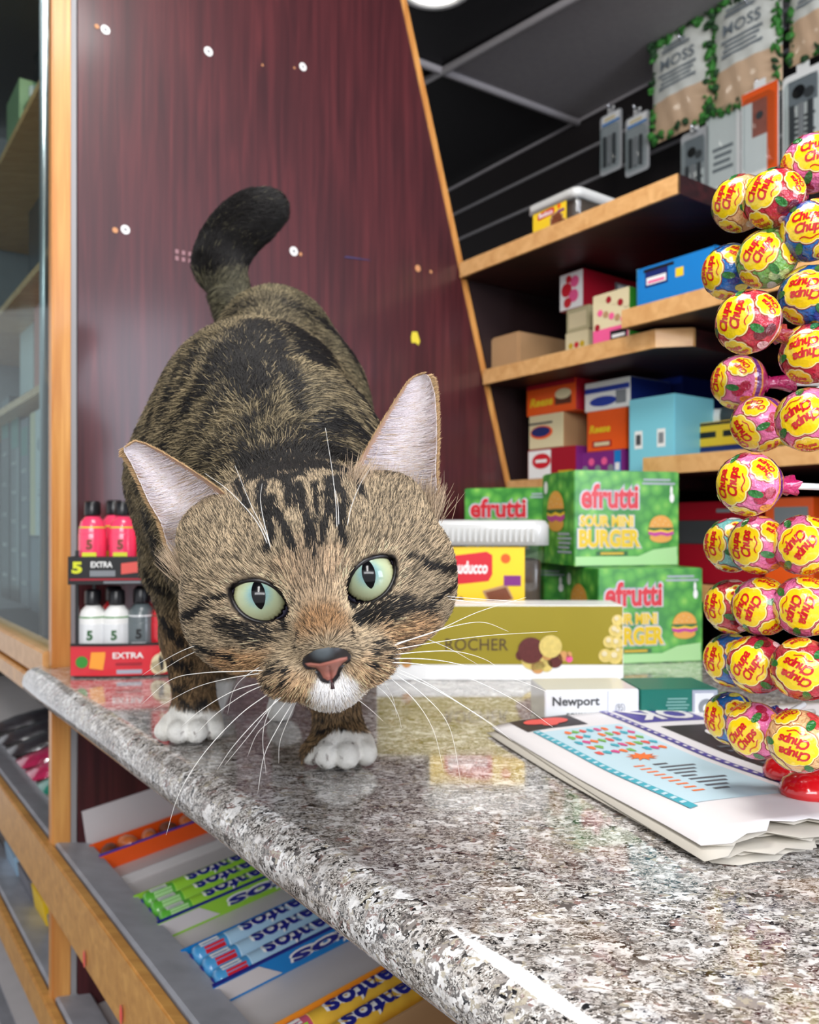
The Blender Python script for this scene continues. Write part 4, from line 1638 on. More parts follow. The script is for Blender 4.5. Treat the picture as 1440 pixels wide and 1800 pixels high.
def make_lolly(fl, roll):
    """prototype along +Z: logo at the tip, twist and stick behind"""
    base_, deep, fruit, band, leaf = FLAV[fl]
    root = bpy.data.objects.new('lollipop', None)
    root.empty_display_size = .01
    SC.collection.objects.link(root)
    b = MB()
    nu, nv = 44, 30
    cols = []
    vs = []
    for j in range(nv + 1):
        t = math.pi * j / nv
        for i in range(nu):
            a = 2 * math.pi * i / nu
            cr = 1 + .012 * math.sin(a * 9 + 3 * t) * sstepf(.9, 2.4, t)
            vs.append(Vector((RB * math.sin(t) * math.cos(a), RB * math.sin(t) * math.sin(a), RB * math.cos(t))) * cr)
    for j in range(nv):
        t = math.degrees(math.pi * (j + .5) / nv)
        m_ = base_
        if 98 < t <= 104:
            m_ = band
        elif 104 < t <= 116:
            m_ = leaf if fl == 'pink' else deep
        elif 116 < t <= 122:
            m_ = band
        elif t > 122:
            m_ = deep
        fs = []
        for i in range(nu):
            i2 = (i + 1) % nu
            fs.append((j * nu + i, (j + 1) * nu + i, (j + 1) * nu + i2, j * nu + i2))
        b.add([tuple(v) for v in vs], fs, m_, True) if j == 0 else None
        if j:
            k = b._m(m_)
            for f in fs:
                b.f.append(f)
                b.mi.append(k)
                b.sm.append(True)
    flower(b, 0.02, 0, roll)
    for q in range(3):
        az = roll + math.radians(60 + 120 * q)
        flower(b, math.radians(72), az, math.pi / 2 + .3 * q, .62)
    for q in range(3):
        az = roll + math.radians(120 * q)
        disc_on(b, math.radians(64), az, .0030, .00025, fruit)
        disc_on(b, math.radians(78), az + .22, .0026, .0003, fruit)
        disc_on(b, math.radians(52), az + .1, .0016, .0004, FLAV['green'][1], 2.0)
        disc_on(b, math.radians(86), az - .3, .0020, .0003, band, 1.6)
    b.build('wrapped_candy', root, origin=(0, 0, 0))
    # twisted wrapper tail
    b = MB()
    n = 18
    vs = []
    prof = [(.0062, -.0118), (.0036, -.0142), (.0024, -.0165), (.0027, -.020), (.0034, -.0245), (.0042, -.0285)]
    for q, (r_, z) in enumerate(prof):
        for i in range(n):
            a = 2 * math.pi * i / n + q * .45
            rr_ = r_ * (1 + .28 * math.cos(5 * a))
            vs.append((rr_ * math.cos(a), rr_ * math.sin(a), z))
    fs = []
    for q in range(len(prof) - 1):
        for i in range(n):
            fs.append((q * n + i, (q + 1) * n + i, (q + 1) * n + (i + 1) % n, q * n + (i + 1) % n))
    b.add(vs, fs, deep, True)
    b.build('wrapper_twist', root, origin=(0, 0, 0))
    b = MB()
    b.tube([(0, 0, -.013), (0, 0, -.052)], .0016, stickm, 8)
    b.build('stick', root, origin=(0, 0, 0))
    return root


# px, py, distance, where the logo sits relative to the ball (fractions of its radius), text turn, flavour, words for the label
LL = [
    (1428, 288, .385, .15, .05, 8, 'pink', 'pink lollipop with its logo facing out at the very top right of the tree'),
    (1302, 358, .405, -.55, .0, 75, 'peach', 'peach coloured lollipop, upper left of the tree beside the pink one'),
    (1362, 350, .380, -.45, .15, 72, 'red', 'cherry pink lollipop right of the peach one near the top'),
    (1427, 406, .372, -.12, .0, 2, 'blue', 'blue lollipop with an upright logo in the second row'),
    (1348, 456, .385, -.30, .1, 60, 'green', 'green apple lollipop, the only green one'),
    (1284, 478, .412, -.80, -.05, 88, 'blue', 'dark blue lollipop seen from the side left of the green one'),
    (1424, 520, .375, -.15, .05, 176, 'blue', 'blue lollipop with an upside-down logo in the third row'),
    (1316, 566, .352, -.50, .05, 80, 'red', 'large dark pink lollipop turned left below the dark blue one'),
    (1426, 622, .372, -.15, .05, 190, 'red', 'red lollipop with an upside-down logo right of the dark pink one'),
    (1300, 672, .418, -.90, .0, 90, 'pink', 'striped magenta lollipop in side view with its twist showing, upper one'),
    (1336, 745, .400, -.65, -.45, 120, 'pink', 'pink strawberry lollipop turned down left below the striped one'),
    (1422, 738, .352, -.20, .1, 215, 'pink', 'pink lollipop with a tilted logo right of the strawberry one'),
    (1318, 851, .352, -.62, .0, 88, 'pink', 'striped pink lollipop in side view alone in its row'),
    (1288, 958, .412, -.80, .0, 95, 'teal', 'pale teal lollipop at the left end of its row'),
    (1334, 958, .385, -.55, .0, 92, 'pink', 'pink lollipop between the pale teal one and a facing one'),
    (1412, 958, .372, -.10, .05, 235, 'pink', 'magenta lollipop with a steeply tilted logo right of the teal row start'),
    (1288, 1066, .412, -.80, .0, 92, 'red', 'dark red lollipop at the left end of the row under the teal one'),
    (1340, 1066, .385, -.50, .05, 250, 'pink', 'pink lollipop right of the dark red one'),
    (1414, 1066, .370, -.15, .0, 255, 'pink', 'lilac pink lollipop with its logo facing out under the magenta one'),
    (1286, 1160, .420, -.80, .05, 90, 'blue', 'blue lollipop at the left end of the second row from the bottom'),
    (1332, 1168, .385, -.35, .05, 65, 'red', 'cherry red lollipop right of the blue one, second row from the bottom'),
    (1412, 1176, .360, -.15, .05, 160, 'red', 'cherry red lollipop with a leaf print at the right of that row'),
    (1286, 1262, .430, -.80, .0, 90, 'blue', 'blue lollipop at the left end of the bottom row'),
    (1328, 1284, .395, -.45, -.1, 55, 'pink', 'pink lollipop in the middle of the bottom row'),
    (1406, 1302, .360, -.15, .0, 172, 'peach', 'peach lollipop with an upside-down logo at the right of the bottom row'),
]
for i, (px, py, d, lx, ly, turn, fl, lab) in enumerate(LL):
    key = (fl, turn)
    proto = LOL.get(fl)
    if proto is None:
        proto = make_lolly(fl, 0.0)
        LOL[fl] = proto
        root = proto
    else:
        root = proto.copy()
        SC.collection.objects.link(root)
        for ch in proto.children:
            c = ch.copy()
            SC.collection.objects.link(c)
            c.parent = root
    pos = P(px, py, d)
    # outward axis: away from the pole, leaning as the logo shows
    z = Vector((lx, -math.sqrt(max(.05, 1 - lx * lx - ly * ly)), ly)).normalized()
    z = Matrix.Rotation(-math.atan2(px - 720, FPX), 3, 'Z') @ z
    up = Vector((0, 0, 1))
    x = up.cross(z).normalized()
    y = z.cross(x)
    R = Matrix((x, y, z)).transposed().to_4x4()
    root.matrix_world = Matrix.Translation(pos) @ R @ Matrix.Rotation(math.radians(turn), 4, 'Z')
    tag(root, lab, 'lollipop', 'lollipops on the stand')

# ================================================================ TWO-TIER ENERGY SHOT DISPLAY
def lathe_bottle(b, M, s, mbody, mcap, ml):
    b.lathe(M, [(.0105 * s, 0), (.0125 * s, .002 * s), (.0125 * s, .048 * s), (.0105 * s, .056 * s), (.0062 * s, .062 * s)], mbody, 18)
    b.lathe(M, [(.0128 * s, .010 * s), (.0129 * s, .011 * s), (.0129 * s, .043 * s), (.0128 * s, .044 * s)], ml, 18)


dsp = ff(-.3375, .828, ZT, 8)
M_shred = mat('shrink_red', (215, 20, 40), .25, coat=.6)
M_shgrey = mat('shrink_grey', (95, 105, 108), .3, coat=.5)
M_hot = mat('watermelon_pink', (250, 70, 110), .25, coat=.6)
M_cap = mat('black_bottle_cap', (24, 24, 28), .3)
M_ylab = mat('lab_yellow_green', (215, 220, 40), .3)
wD, dD_ = .095, .075
rootD = empty('counter_display', dsp @ Vector((wD / 2, 0, -dD_ / 2)), 'two-tier cardboard energy shot display with a red base standing left of the cat', 'display')
for (x, z) in ((0, 0), (wD - .003, 0), (0, -dD_ + .003), (wD - .003, -dD_ + .003)):
    b = MB()
    b.box(dsp @ T(x, .0, z - .003), .003, .128, .003, M_black)
    b.build('corner_upright', rootD)
b = MB()
b.box(dsp @ T(-.001, 0, -dD_), wD + .002, .003, dD_ + .001, M_black)
# base band, curved front
n = 14
for (m_, y0, y1, o_) in ((M_shred, .002, .032, .001), (M_black, .032, .0345, .002)):
    vs = []
    for i in range(n + 1):
        t = i / n
        bulge = .006 * math.sin(math.pi * t)
        for y in (y0, y1):
            vs.append(dsp @ Vector((-.004 + (wD + .008) * t, y, .001 + bulge)))
    for i in range(n + 1):
        t = i / n
        bulge = .006 * math.sin(math.pi * t) + o_
        for y in (y0, y1):
            vs.append(dsp @ Vector((-.004 + (wD + .008) * t, y, .001 + bulge)))
    fs = []
    k = 2 * (n + 1)
    for i in range(n):
        fs.append((2 * i, 2 * i + 1, 2 * i + 3, 2 * i + 2))
        fs.append((k + 2 * i, k + 2 * i + 2, k + 2 * i + 3, k + 2 * i + 1))
        fs.append((2 * i + 1, k + 2 * i + 1, k + 2 * i + 3, 2 * i + 3))
        fs.append((2 * i, 2 * i + 2, k + 2 * i + 2, k + 2 * i))
    b.add(vs, fs, m_)
b.box(dsp @ T(-.004, .002, -dD_), .001, .030, dD_ + .001, M_shred)
Mb = dsp @ T(0, 0, .0088)
b.text(Mb, 'EXTRA', wD * .56, .0225, .006, M_white, w=.030, z=0, bold=.02)
b.rect(Mb, wD * .43, .0125, wD * .70, .0150, M_dred, -.0004)
b.rect(dsp @ T(0, 0, .0082), wD * .44, .004, wD * .70, .008, M_ol, 0)
for (cx, cy, r_, m_) in ((.90, .014, .010, M_cream), (.94, .022, .006, M_cream), (.86, .010, .007, M_cream)):
    b.disc(dsp @ T(0, 0, .0078), wD * cx, cy, r_, m_, z=0.0002)
b.poly(dsp @ T(0, 0, .0075), [(wD * .87, .018), (wD * .89, .022), (wD * .91, .017), (wD * .93, .024), (wD * .92, .008), (wD * .9, .006)], M_black, .0008)
b.poly(dsp @ T(0, 0, .0066), [(wD * .16, .010), (wD * .30, .008), (wD * .33, .026), (wD * .18, .026)], M_orange2, .0006)
b.disc(dsp @ T(0, 0, .0045), wD * .08, .016, .006, M_green, z=.0006)
b.build('base_tray', rootD)
b = MB()
hb0, hb1 = .094, .122
b.box(dsp @ T(-.006, hb0, -dD_), wD + .012, .002, dD_ + .004, M_black)
b.box(dsp @ T(-.006, hb0, .003), wD + .012, hb1 - hb0, .0015, M_black)
b.box(dsp @ T(-.006, hb0, -dD_), .0015, hb1 - hb0, dD_ + .004, M_black)
b.box(dsp @ T(wD + .0045, hb0, -dD_), .0015, hb1 - hb0, dD_ + .004, M_black)
Mb = dsp @ T(0, 0, .0048)
b.text(Mb, 'EXTRA', wD * .28, hb0 + .020, .006, M_white, w=.021, z=0, bold=.03)
b.rect(Mb, wD * .16, hb0 + .008, wD * .42, hb0 + .014, M_grey, 0)
b.poly(Mb, [(wD * .48, hb0 + .010), (wD * .66, hb0 + .012), (wD * .66, hb0 + .023), (wD * .48, hb0 + .021)], redp if 'redp' in globals() else M_pink, .0001)
b.text(Mb, '5', wD * .03, hb0 + .017, .012, M_ylab, w=.010, z=0, bold=.05)
b.text(Mb, '5-hour', wD * .88, hb0 + .016, .009, M_ylab, w=.026, z=0, bold=.04)
b.rect(Mb, -.004, hb0 + .004, wD + .004, hb0 + .006, M_dred, 0)
b.rect(Mb, wD * .72, hb0 + .001, wD + .004, hb0 + .003, M_ylab, 0)
b.rect(Mb, wD * .3, hb0 + .001, wD * .68, hb0 + .003, M_grey, 0)
b.build('upper_tray', rootD)
bt = 0


def shot_bottle(x, z, y, pal, lab, grp, s=1.0):
    base = dsp @ Vector((x, y, -z))
    Mz = Matrix.Translation(base)
    root = empty('shot_bottle', base, lab, 'bottle', grp)
    b = MB()
    b.lathe(Mz, [(.0100 * s, 0.0002), (.0118 * s, .002 * s), (.0118 * s, .046 * s), (.0100 * s, .053 * s), (.0060 * s, .058 * s)], pal[0], 18)
    b.build('bottle_body', root)
    b = MB()
    b.lathe(Mz, [(.0068 * s, .0585 * s), (.0070 * s, .060 * s), (.0068 * s, .070 * s), (.0055 * s, .0715 * s)], pal[1], 14)
    b.build('cap', root)
    b = MB()
    b.lathe(Mz, [(.0115 * s, .0475 * s), (.0114 * s, .048 * s), (.0085 * s, .0548 * s), (.0084 * s, .0550 * s)], pal[3], 18)
    b.lathe(Mz, [(.0119 * s, .008 * s), (.01205 * s, .0085 * s), (.01205 * s, .042 * s), (.0119 * s, .0425 * s)], pal[2], 18)
    Mf = dsp @ T(x, y, -z + .0123 * s)
    b.rect(Mf, -.006 * s, .012 * s, .006 * s, .026 * s, pal[3], 0)
    b.text(Mf, '5', 0.0, .033 * s, .010, pal[4], w=.006, z=.0002, bold=.04)
    b.build('bottle_label', root)


pals = {'pink': (M_hot, M_cap, M_hot, M_ylab, M_choc), 'white': (M_white, M_cap, M_silver, M_green, M_dg), 'red': (M_shred, M_cap, M_shred, M_choc, M_cream), 'grey': (M_shgrey, M_cap, M_shgrey, M_silver, M_black)}
GB1 = 'pink bottles in the upper tray'
shot_bottle(.014, .012, hb0 + .0022, pals['pink'], 'pink watermelon shot bottle at the left of the upper tray', GB1, 1.15)
shot_bottle(.044, .012, hb0 + .0022, pals['pink'], 'pink watermelon shot bottle second from left in the upper tray', GB1, 1.15)
shot_bottle(.074, .012, hb0 + .0022, pals['pink'], 'pink watermelon shot bottle at the right of the upper tray', GB1, 1.18)
shot_bottle(.029, .042, hb0 + .0022, pals['pink'], 'pink shot bottle in the back row of the upper tray, left', GB1, 1.18)
shot_bottle(.062, .042, hb0 + .0022, pals['pink'], 'pink shot bottle in the back row of the upper tray, right', GB1, 1.18)
GB2 = 'shot bottles in the lower tray'
shot_bottle(.014, .014, .0032, pals['white'], 'white labelled shot bottle at the left of the lower tray', GB2, 1.18)
shot_bottle(.038, .012, .0032, pals['white'], 'white and green shot bottle second from left in the lower tray', GB2, 1.18)
shot_bottle(.062, .014, .0032, pals['grey'], 'grey shot bottle in the middle of the lower tray', GB2, 1.2)
shot_bottle(.086, .012, .0032, pals['red'], 'red shot bottle at the right of the lower tray', GB2, 1.2)
shot_bottle(.028, .045, .0032, pals['red'], 'red shot bottle in the back of the lower tray, left', GB2, 1.2)
shot_bottle(.058, .045, .0032, pals['red'], 'red shot bottle in the back of the lower tray, right', GB2, 1.2)

# ================================================================ THINGS IN THE GLASS CABINET
def cab_box(px0, px1, yt, yb, v, dep, m_, lab, catn='box', deco=None, group=None, name='box'):
    u0, u1 = pv(px0, 500, v)[0], pv(px1, 500, v)[0]
    z1, z0 = pv((px0 + px1) / 2, yt, v)[1], pv((px0 + px1) / 2, yb, v)[1]
    o_ = fr(u0, v, z0)
    M = Matrix(((U.x, 0, -V.x, o_.x), (U.y, 0, -V.y, o_.y), (0, 1, 0, o_.z), (0, 0, 0, 1)))
    return cbox(name, M, u1 - u0, z1 - z0, dep, m_, deco, None, None, lab, catn, group)


zc1, zc2, zc3 = zs       # shelf heights inside the cabinet


def on_shelf(px0, px1, yt, zb_, v, dep, m_, lab, catn='box', deco=None, group=None, name='box'):
    yb = HOR - (zb_) / pv((px0 + px1) / 2, 500, v)[2] * FPX
    return cab_box(px0, px1, yt, yb, v, dep, m_, lab, catn, deco, group, name)


bott = glass('clear_bottle_plastic', (215, 225, 225), .25)


def clear_bottle(px, v, zb_, h, r_, lab, capm):
    u = pv(px, 300, v)[0]
    p = fr(u, v, zb_ + .0002)
    root = empty('clear_bottle', p, lab, 'bottle', 'clear bottles in the glass cabinet')
    b = MB()
    b.lathe(Matrix.Translation(p), [(r_ * .8, 0), (r_, .004), (r_, h * .55), (r_ * .8, h * .68), (r_ * .95, h * .76), (r_ * .5, h * .86), (r_ * .4, h * .9)], bott, 18)
    b.build('bottle_body', root)
    b = MB()
    b.lathe(Matrix.Translation(p), [(r_ * .45, h * .9), (r_ * .5, h * .91), (r_ * .5, h), (r_ * .4, h * 1.01)], capm, 14)
    b.build('cap', root)


clear_bottle(62, .11, zc1, .17, .022, 'tall clear bottle on the top shelf of the glass cabinet, left one', white)
clear_bottle(84, .10, zc1, .20, .024, 'tall clear bottle on the top shelf of the glass cabinet beside the oak post', white)
M_dkb = mat('dark_device_box', (44, 46, 52), .3, coat=.4, var=.5, vscale=25)
M_grn = mat('sage_green_box', (140, 165, 120), .4)
M_sal = mat('salmon_card', (205, 130, 115), .5, var=.1)
M_wht = mat('grey_white_tall_box', (205, 208, 205), .4, var=.06)
M_bk = mat('grey_backing', (120, 120, 128), .5, var=.2)
on_shelf(12, 34, 160, zc1, .09, .05, M_grn, 'sage green box behind the cabinet glass near the top')
on_shelf(50, 75, 300, zc2, .13, .06, M_dkb, 'dark boxed gadget on the second cabinet shelf', group='dark boxes in the glass cabinet')
on_shelf(76, 97, 330, zc2, .09, .06, M_bk, 'grey backed card on the second cabinet shelf')
on_shelf(60, 97, 520, zc3, .08, .05, M_sal, 'salmon pink card standing on the third cabinet shelf', 'card', name='card')
on_shelf(35, 58, 565, zc3, .10, .05, M_wht, 'pale narrow box on the third cabinet shelf')
zb4 = -.136
b4 = [(2, 16, 700, .07, M_dkb, 'dark gadget box at the far left behind the cabinet glass'),
      (18, 34, 720, .07, M_dkb, 'dark gadget box second from the left behind the cabinet glass'),
      (36, 50, 735, .07, M_bk, 'grey gadget box third from the left behind the cabinet glass')]
for i, (a, c_, yt, v, m_, lab) in enumerate(b4):
    def deco(b, M, w, h):
        for q in range(5):
            b.text(M, 'SEED', w * .5, h * (.12 + .15 * q), .006, M_white, w=w * .6, z=.0006)
        b.rect(M, w * .1, h * .8, w * .9, h * .95, M_teal)
    on_shelf(a, c_, yt, zb4, v, .07, m_, lab, 'gadget box', deco, 'gadget boxes at the bottom of the cabinet', 'gadget_box')
on_shelf(54, 74, 945, zb4, .06, .06, mat('slate_box', (80, 84, 98), .35, var=.3), 'slate box under the tall white box in the cabinet, left', 'gadget box', None, 'gadget boxes at the bottom of the cabinet', 'gadget_box')
on_shelf(76, 97, 945, zb4, .055, .06, mat('slate_box2', (88, 92, 110), .35, var=.3), 'slate box under the tall white box in the cabinet, beside the post', 'gadget box', None, 'gadget boxes at the bottom of the cabinet', 'gadget_box')
zt4 = pv(86, 945, .055)[1]


def wdeco(b, M, w, h):
    b.disc(M, w * .6, h * .72, w * .3, M_grey, ry=h * .08)
    b.rect(M, .001, .001, w * .22, h - .001, M_cream)
    lines(b, M, w * .35, h * .30, w * .85, h * .42, 3, M_grey)
    b.rect(M, w * .4, h * .16, w * .75, h * .19, M_dgrey)


on_shelf(53, 98, 715, zt4 + .002, .058, .05, M_wht, 'tall white carton with a grey picture behind the glass next to the oak post', 'carton', wdeco, None, 'carton')

# ================================================================ CANDY IN THE RACKS BELOW THE COUNTER
ta = .14
zf0 = -0.380 + .016 + .0002
SLOPE = Vector((V.x, V.y, ta)).normalized()
UPN = U.cross(SLOPE).normalized()
if UPN.z < 0:
    UPN = -UPN


def rackM(u, v, z0=zf0):
    """x = up the slope, y = along U towards the viewer, z = up; origin on the tray floor"""
    o_ = fr(u, v, z0 + ta * v)
    return Matrix(((SLOPE.x, U.x, UPN.x, o_.x), (SLOPE.y, U.y, UPN.y, o_.y), (SLOPE.z, U.z, UPN.z, o_.z), (0, 0, 0, 1)))


cardw = mat('grey_white_divider_card', (205, 200, 202), .55, var=.05)
for i, (u, hh, lab) in enumerate(((.000, .052, 'tall grey divider card at the far end of the candy rack'), (.100, .010, 'low grey divider card between the orange and green cartons'))):
    b = MB()
    M = rackM(u, .012)
    b.box(M, .24, .0018, hh, cardw)
    b.build('divider', origin=M.translation, label=lab, cat='divider', group='divider cards in the candy rack')


def open_carton(u, w_, hh, L_, m_, mrim, lab, words=None, mw=None, scoop=True, v=.012):
    M = rackM(u, v)
    b = MB()
    t = .0012
    b.box(M, L_, w_, t, m_)
    b.box(M @ T(0, 0, t), L_, t, hh, m_)
    b.box(M @ T(0, w_ - t, t), L_, t, hh, m_)
    b.box(M @ T(L_ - t, t, t), t, w_ - 2 * t, hh, m_)
    b.box(M @ T(0, t, t), t, w_ - 2 * t, hh * .5, m_)
    b.box(M @ T(0, w_ - t * 1.5, t + hh), L_, t * 2, .0016, mrim)
    if words:
        # lettering on the wall facing the viewer, upside down as in the rack
        F = frame(M @ Vector((0, w_ + .0004, t)), M.col[0].to_3d(), M.col[2].to_3d())
        F2 = Matrix(((-SLOPE.x, -UPN.x, U.x, 0), (-SLOPE.y, -UPN.y, U.y, 0), (-SLOPE.z, -UPN.z, U.z, 0), (0, 0, 0, 1)))
        oo = M @ Vector((L_ * .58, w_ + .0003, t + hh * .45))
        for k in range(3):
            F2[k][3] = oo[k]
        b.text(F2, words, 0, 0, hh * .8, M_white, w=L_ * .62, z=.0002, bold=.09)
        b.text(F2, words, 0, 0, hh * .62, mw, w=L_ * .60, z=.0005, bold=.03)
        if scoop:
            F3 = F2.copy()
            oo = M @ Vector((0, w_ + .0003, t))
            for k in range(3):
                F3[k][3] = oo[k]
            b.poly(F3, [(-.001, -.001), (-.001, -hh + .001), (-L_ * .16, -hh + .001), (-L_ * .20, -hh * .5), (-L_ * .24, -.001)][::-1], cardw, .0003)
    return b.build('candy_carton', origin=M.translation, label=lab, cat='candy carton', group='open cartons in the candy rack')


M_grn2 = mat('mint_green_foil', (90, 175, 55), .3, coat=.6, var=.15, vscale=60)
M_blu2 = mat('mint_blue_foil', (70, 150, 205), .3, coat=.6, var=.15, vscale=60)
M_lblu = mat('mint_pale_blue', (165, 200, 225), .3, coat=.6, var=.1)
M_fruit = mat('fruit_foil', (225, 90, 120), .3, coat=.6, var=.5, vscale=50)
M_ink = mat('deep_blue_ink', (28, 34, 130), .35)
M_purp2 = mat('violet_blue_rim', (60, 50, 170), .35)
M_ofoil = mat('orange_foil', (235, 120, 60), .25, coat=.6, var=.5, vscale=90)


def roll_proto(m_, m2, words, lab_m):
    """candy roll lying along +X, radius 10 mm, 130 mm long, standing on z=0"""
    root = bpy.data.objects.new('candy_roll', None)
    SC.collection.objects.link(root)
    b = MB()
    R90 = Matrix.Rotation(math.pi / 2, 4, 'Y')
    L_, r_ = .135, .0098
    b.lathe(Matrix.Translation((0, 0, r_)) @ R90, [(r_ * .35, 0), (r_ * .92, .003), (r_, .006), (r_, L_ - .006), (r_ * .92, L_ - .003), (r_ * .35, L_)], m_, 20)
    b.lathe(Matrix.Translation((0, 0, r_)) @ R90, [(r_ * 1.005, .03), (r_ * 1.02, .031), (r_ * 1.02, .118), (r_ * 1.005, .119)], m2, 20)
    # band with barcode near the end and lettering laid over the curved top (reads from the far side)
    def wrapx(pts, tf, m_, lift):
        vs = []
        for x, y in pts:
            a = y / r_
            vs.append((x, math.sin(a) * (r_ + lift), r_ + math.cos(a) * (r_ + lift)))
        b.add(vs, tf, m_)
    tv, tf, tw, th = text_geo(words, .10, 0, 1)
    for off, mm_, lf, kx in ((.10, M_white, .0005, 1.06), (.03, M_ink, .0008, 1.0)):
        tv, tf, tw, th = text_geo(words, off, 0, 1)
        pts = [(.082 - x / tw * .076 * kx, y / th * .0135 * kx + .0022) for x, y in tv]
        wrapx(pts, tf, mm_, lf)
    for k in range(9):
        x = .010 + k * .0013
        wrapx([(x, -.006), (x + .0007, -.006), (x + .0007, .002), (x, .002)], [(0, 1, 2, 3)], M_ink, .0006)
    wrapx([(.008, -.0075), (.024, -.0075), (.024, -.003), (.024, .003), (.008, .003), (.008, -.003)], [(0, 1, 2, 5), (5, 2, 3, 4)], M_white, .0004)
    wrapx([(.010, .004), (.027, .004), (.027, .010), (.010, .010)], [(0, 1, 2, 3)], lab_m, .0004)
    b.build('wrapper', root, origin=(0, 0, 0))
    b = MB()
    b.lathe(Matrix.Translation((-.0008, 0, r_)) @ R90, [(r_ * .2, 0), (r_ * .5, .0004), (r_ * .62, .001)], M_ink, 14)
    b.build('end_fold', root, origin=(0, 0, 0))
    return root


def place_rolls(proto, spots, labs, grp):
    first = True
    for (u, v, zz_), lab in zip(spots, labs):
        if first:
            r = proto
            first = False
        else:
            r = proto.copy()
            SC.collection.objects.link(r)
            for ch in proto.children:
                c = ch.copy()
                SC.collection.objects.link(c)
                c.parent = r
        M = rackM(u, v)
        r.matrix_world = M @ T(0, 0, zz_)
        tag(r, lab, 'candy roll', grp)


# orange row (small wrapped sweets in a low orange carton)
open_carton(.012, .040, .016, .21, M_orange, M_purp2, 'low orange candy carton with a violet rim at the far end of the rack')
rnd = random.Random(2)
for k in range(9):
    M = rackM(.032, .026 + .022 * k) @ T(0, rnd.uniform(-.004, .004), .0016)
    b = MB()
    r_ = .010
    vs = []
    b.lathe(M @ Matrix.Rotation(rnd.uniform(-.5, .5), 4, 'Z') @ T(0, 0, .0095) @ Matrix.Rotation(math.pi / 2, 4, 'X'), [(.002, -.013), (.007, -.010), (.0092, -.004), (.0092, .004), (.007, .010), (.002, .013)], M_ofoil if k % 3 else M_choc, 10, sx=1, sy=.95)
    b.build('wrapped_sweet', origin=M.translation, label='small orange foil sweet, %s one up from the metal channel in the orange carton' % ('first second third fourth fifth sixth seventh eighth ninth'.split()[k]), cat='sweet', group='orange foil sweets in the first carton')
# green mint rolls
open_carton(.165, .068, .016, .235, M_lime, M_ink, 'green mint carton with white outlined lettering in the rack', 'mentos', M_ink)
pg_ = roll_proto(M_grn2, M_lime, 'mentos', M_pg)
place_rolls(pg_, [(.178, .016, .0016), (.2, .016, .0016), (.2215, .016, .0016), ][:3],
            ['green mint roll lying at the back of the green carton', 'green mint roll in the middle of the green carton', 'green mint roll nearest the viewer in the green carton'], 'green mint rolls')
# blue mint rolls
open_carton(.288, .068, .016, .235, M_blue, M_ink, 'blue mint carton with white outlined lettering in the rack', 'mentos', M_ink)
pb_ = roll_proto(M_blu2, M_lblu, 'mentos', M_red)
place_rolls(pb_, [(.301, .016, .0016), (.323, .016, .0016), (.3445, .016, .0016)],
            ['blue mint roll at the back of the blue carton', 'blue mint roll in the middle of the blue carton', 'blue mint roll nearest the viewer in the blue carton'], 'blue mint rolls')
# fruit rolls
open_carton(.430, .064, .018, .235, M_orange2, M_ink, 'yellow and orange fruit candy carton at the near end of the rack', 'mentos', M_ink)
pf_ = roll_proto(M_fruit, mat('fruit_foil_yellow', (240, 180, 60), .3, coat=.6, var=.4, vscale=60), 'mentos', M_lime)
place_rolls(pf_, [(.443, .016, .0016), (.465, .016, .0016)],
            ['pink fruit candy roll at the back of the yellow carton', 'pink fruit candy roll nearest the viewer in the yellow carton'], 'fruit candy rolls')
M = rackM(.500, .06)
b = MB()
b.box(M, .12, .08, .002, M_tan)
for q in ((0, 0, .12, .0015), (0, .0785, .12, .0015)):
    b.box(M @ T(q[0], q[1], .002), q[2], q[3], .03, M_tan)
b.box(M @ T(0, .0015, .002), .0015, .077, .03, M_tan)
b.box(M @ T(.1185, .0015, .002), .0015, .077, .03, M_tan)
b.build('cardboard_tray', origin=M.translation, label='open brown cardboard tray at the bottom edge of the view', cat='tray')

# ---- left part of the rack beyond the post: bags and boxes
def pouch(u, v, z0, w_, l_, th, m_, lab, m2=None, seed=0, grp=None, rotz=0.0, name='candy_bag', up=0.0):
    """pillow bag lying on the sloping tray"""
    M = rackM(u, v, z0) @ T(0, 0, up) @ Matrix.Rotation(rotz, 4, 'Z')
    b = MB()
    nx, ny = 14, 10
    for s in (1, -1):
        vs = []
        for j in range(ny + 1):
            for i in range(nx + 1):
                x, y = i / nx, j / ny
                hh = (math.sin(math.pi * x) ** .45) * (math.sin(math.pi * y) ** .6) * th / 2
                hh += .0012 * math.sin(21 * x + seed) * math.sin(17 * y + seed * 2) * math.sin(math.pi * x)
                vs.append(M @ Vector((x * l_, y * w_, th / 2 + .0005 + s * hh)))
        fs = []
        for j in range(ny):
            for i in range(nx):
                a = j * (nx + 1) + i
                f = (a, a + 1, a + nx + 2, a + nx + 1)
                fs.append(f if s > 0 else f[::-1])
        b.add(vs, fs, m_, True)
    if m2:
        for k in range(3):
            b.disc(M @ T(l_ * (.3 + .2 * k), w_ * .5, th + .0006), 0, 0, w_ * .2, m2, ry=w_ * .28, z=.0001 * k)
    b.build(name, origin=M.translation, label=lab, cat='candy bag', group=grp)


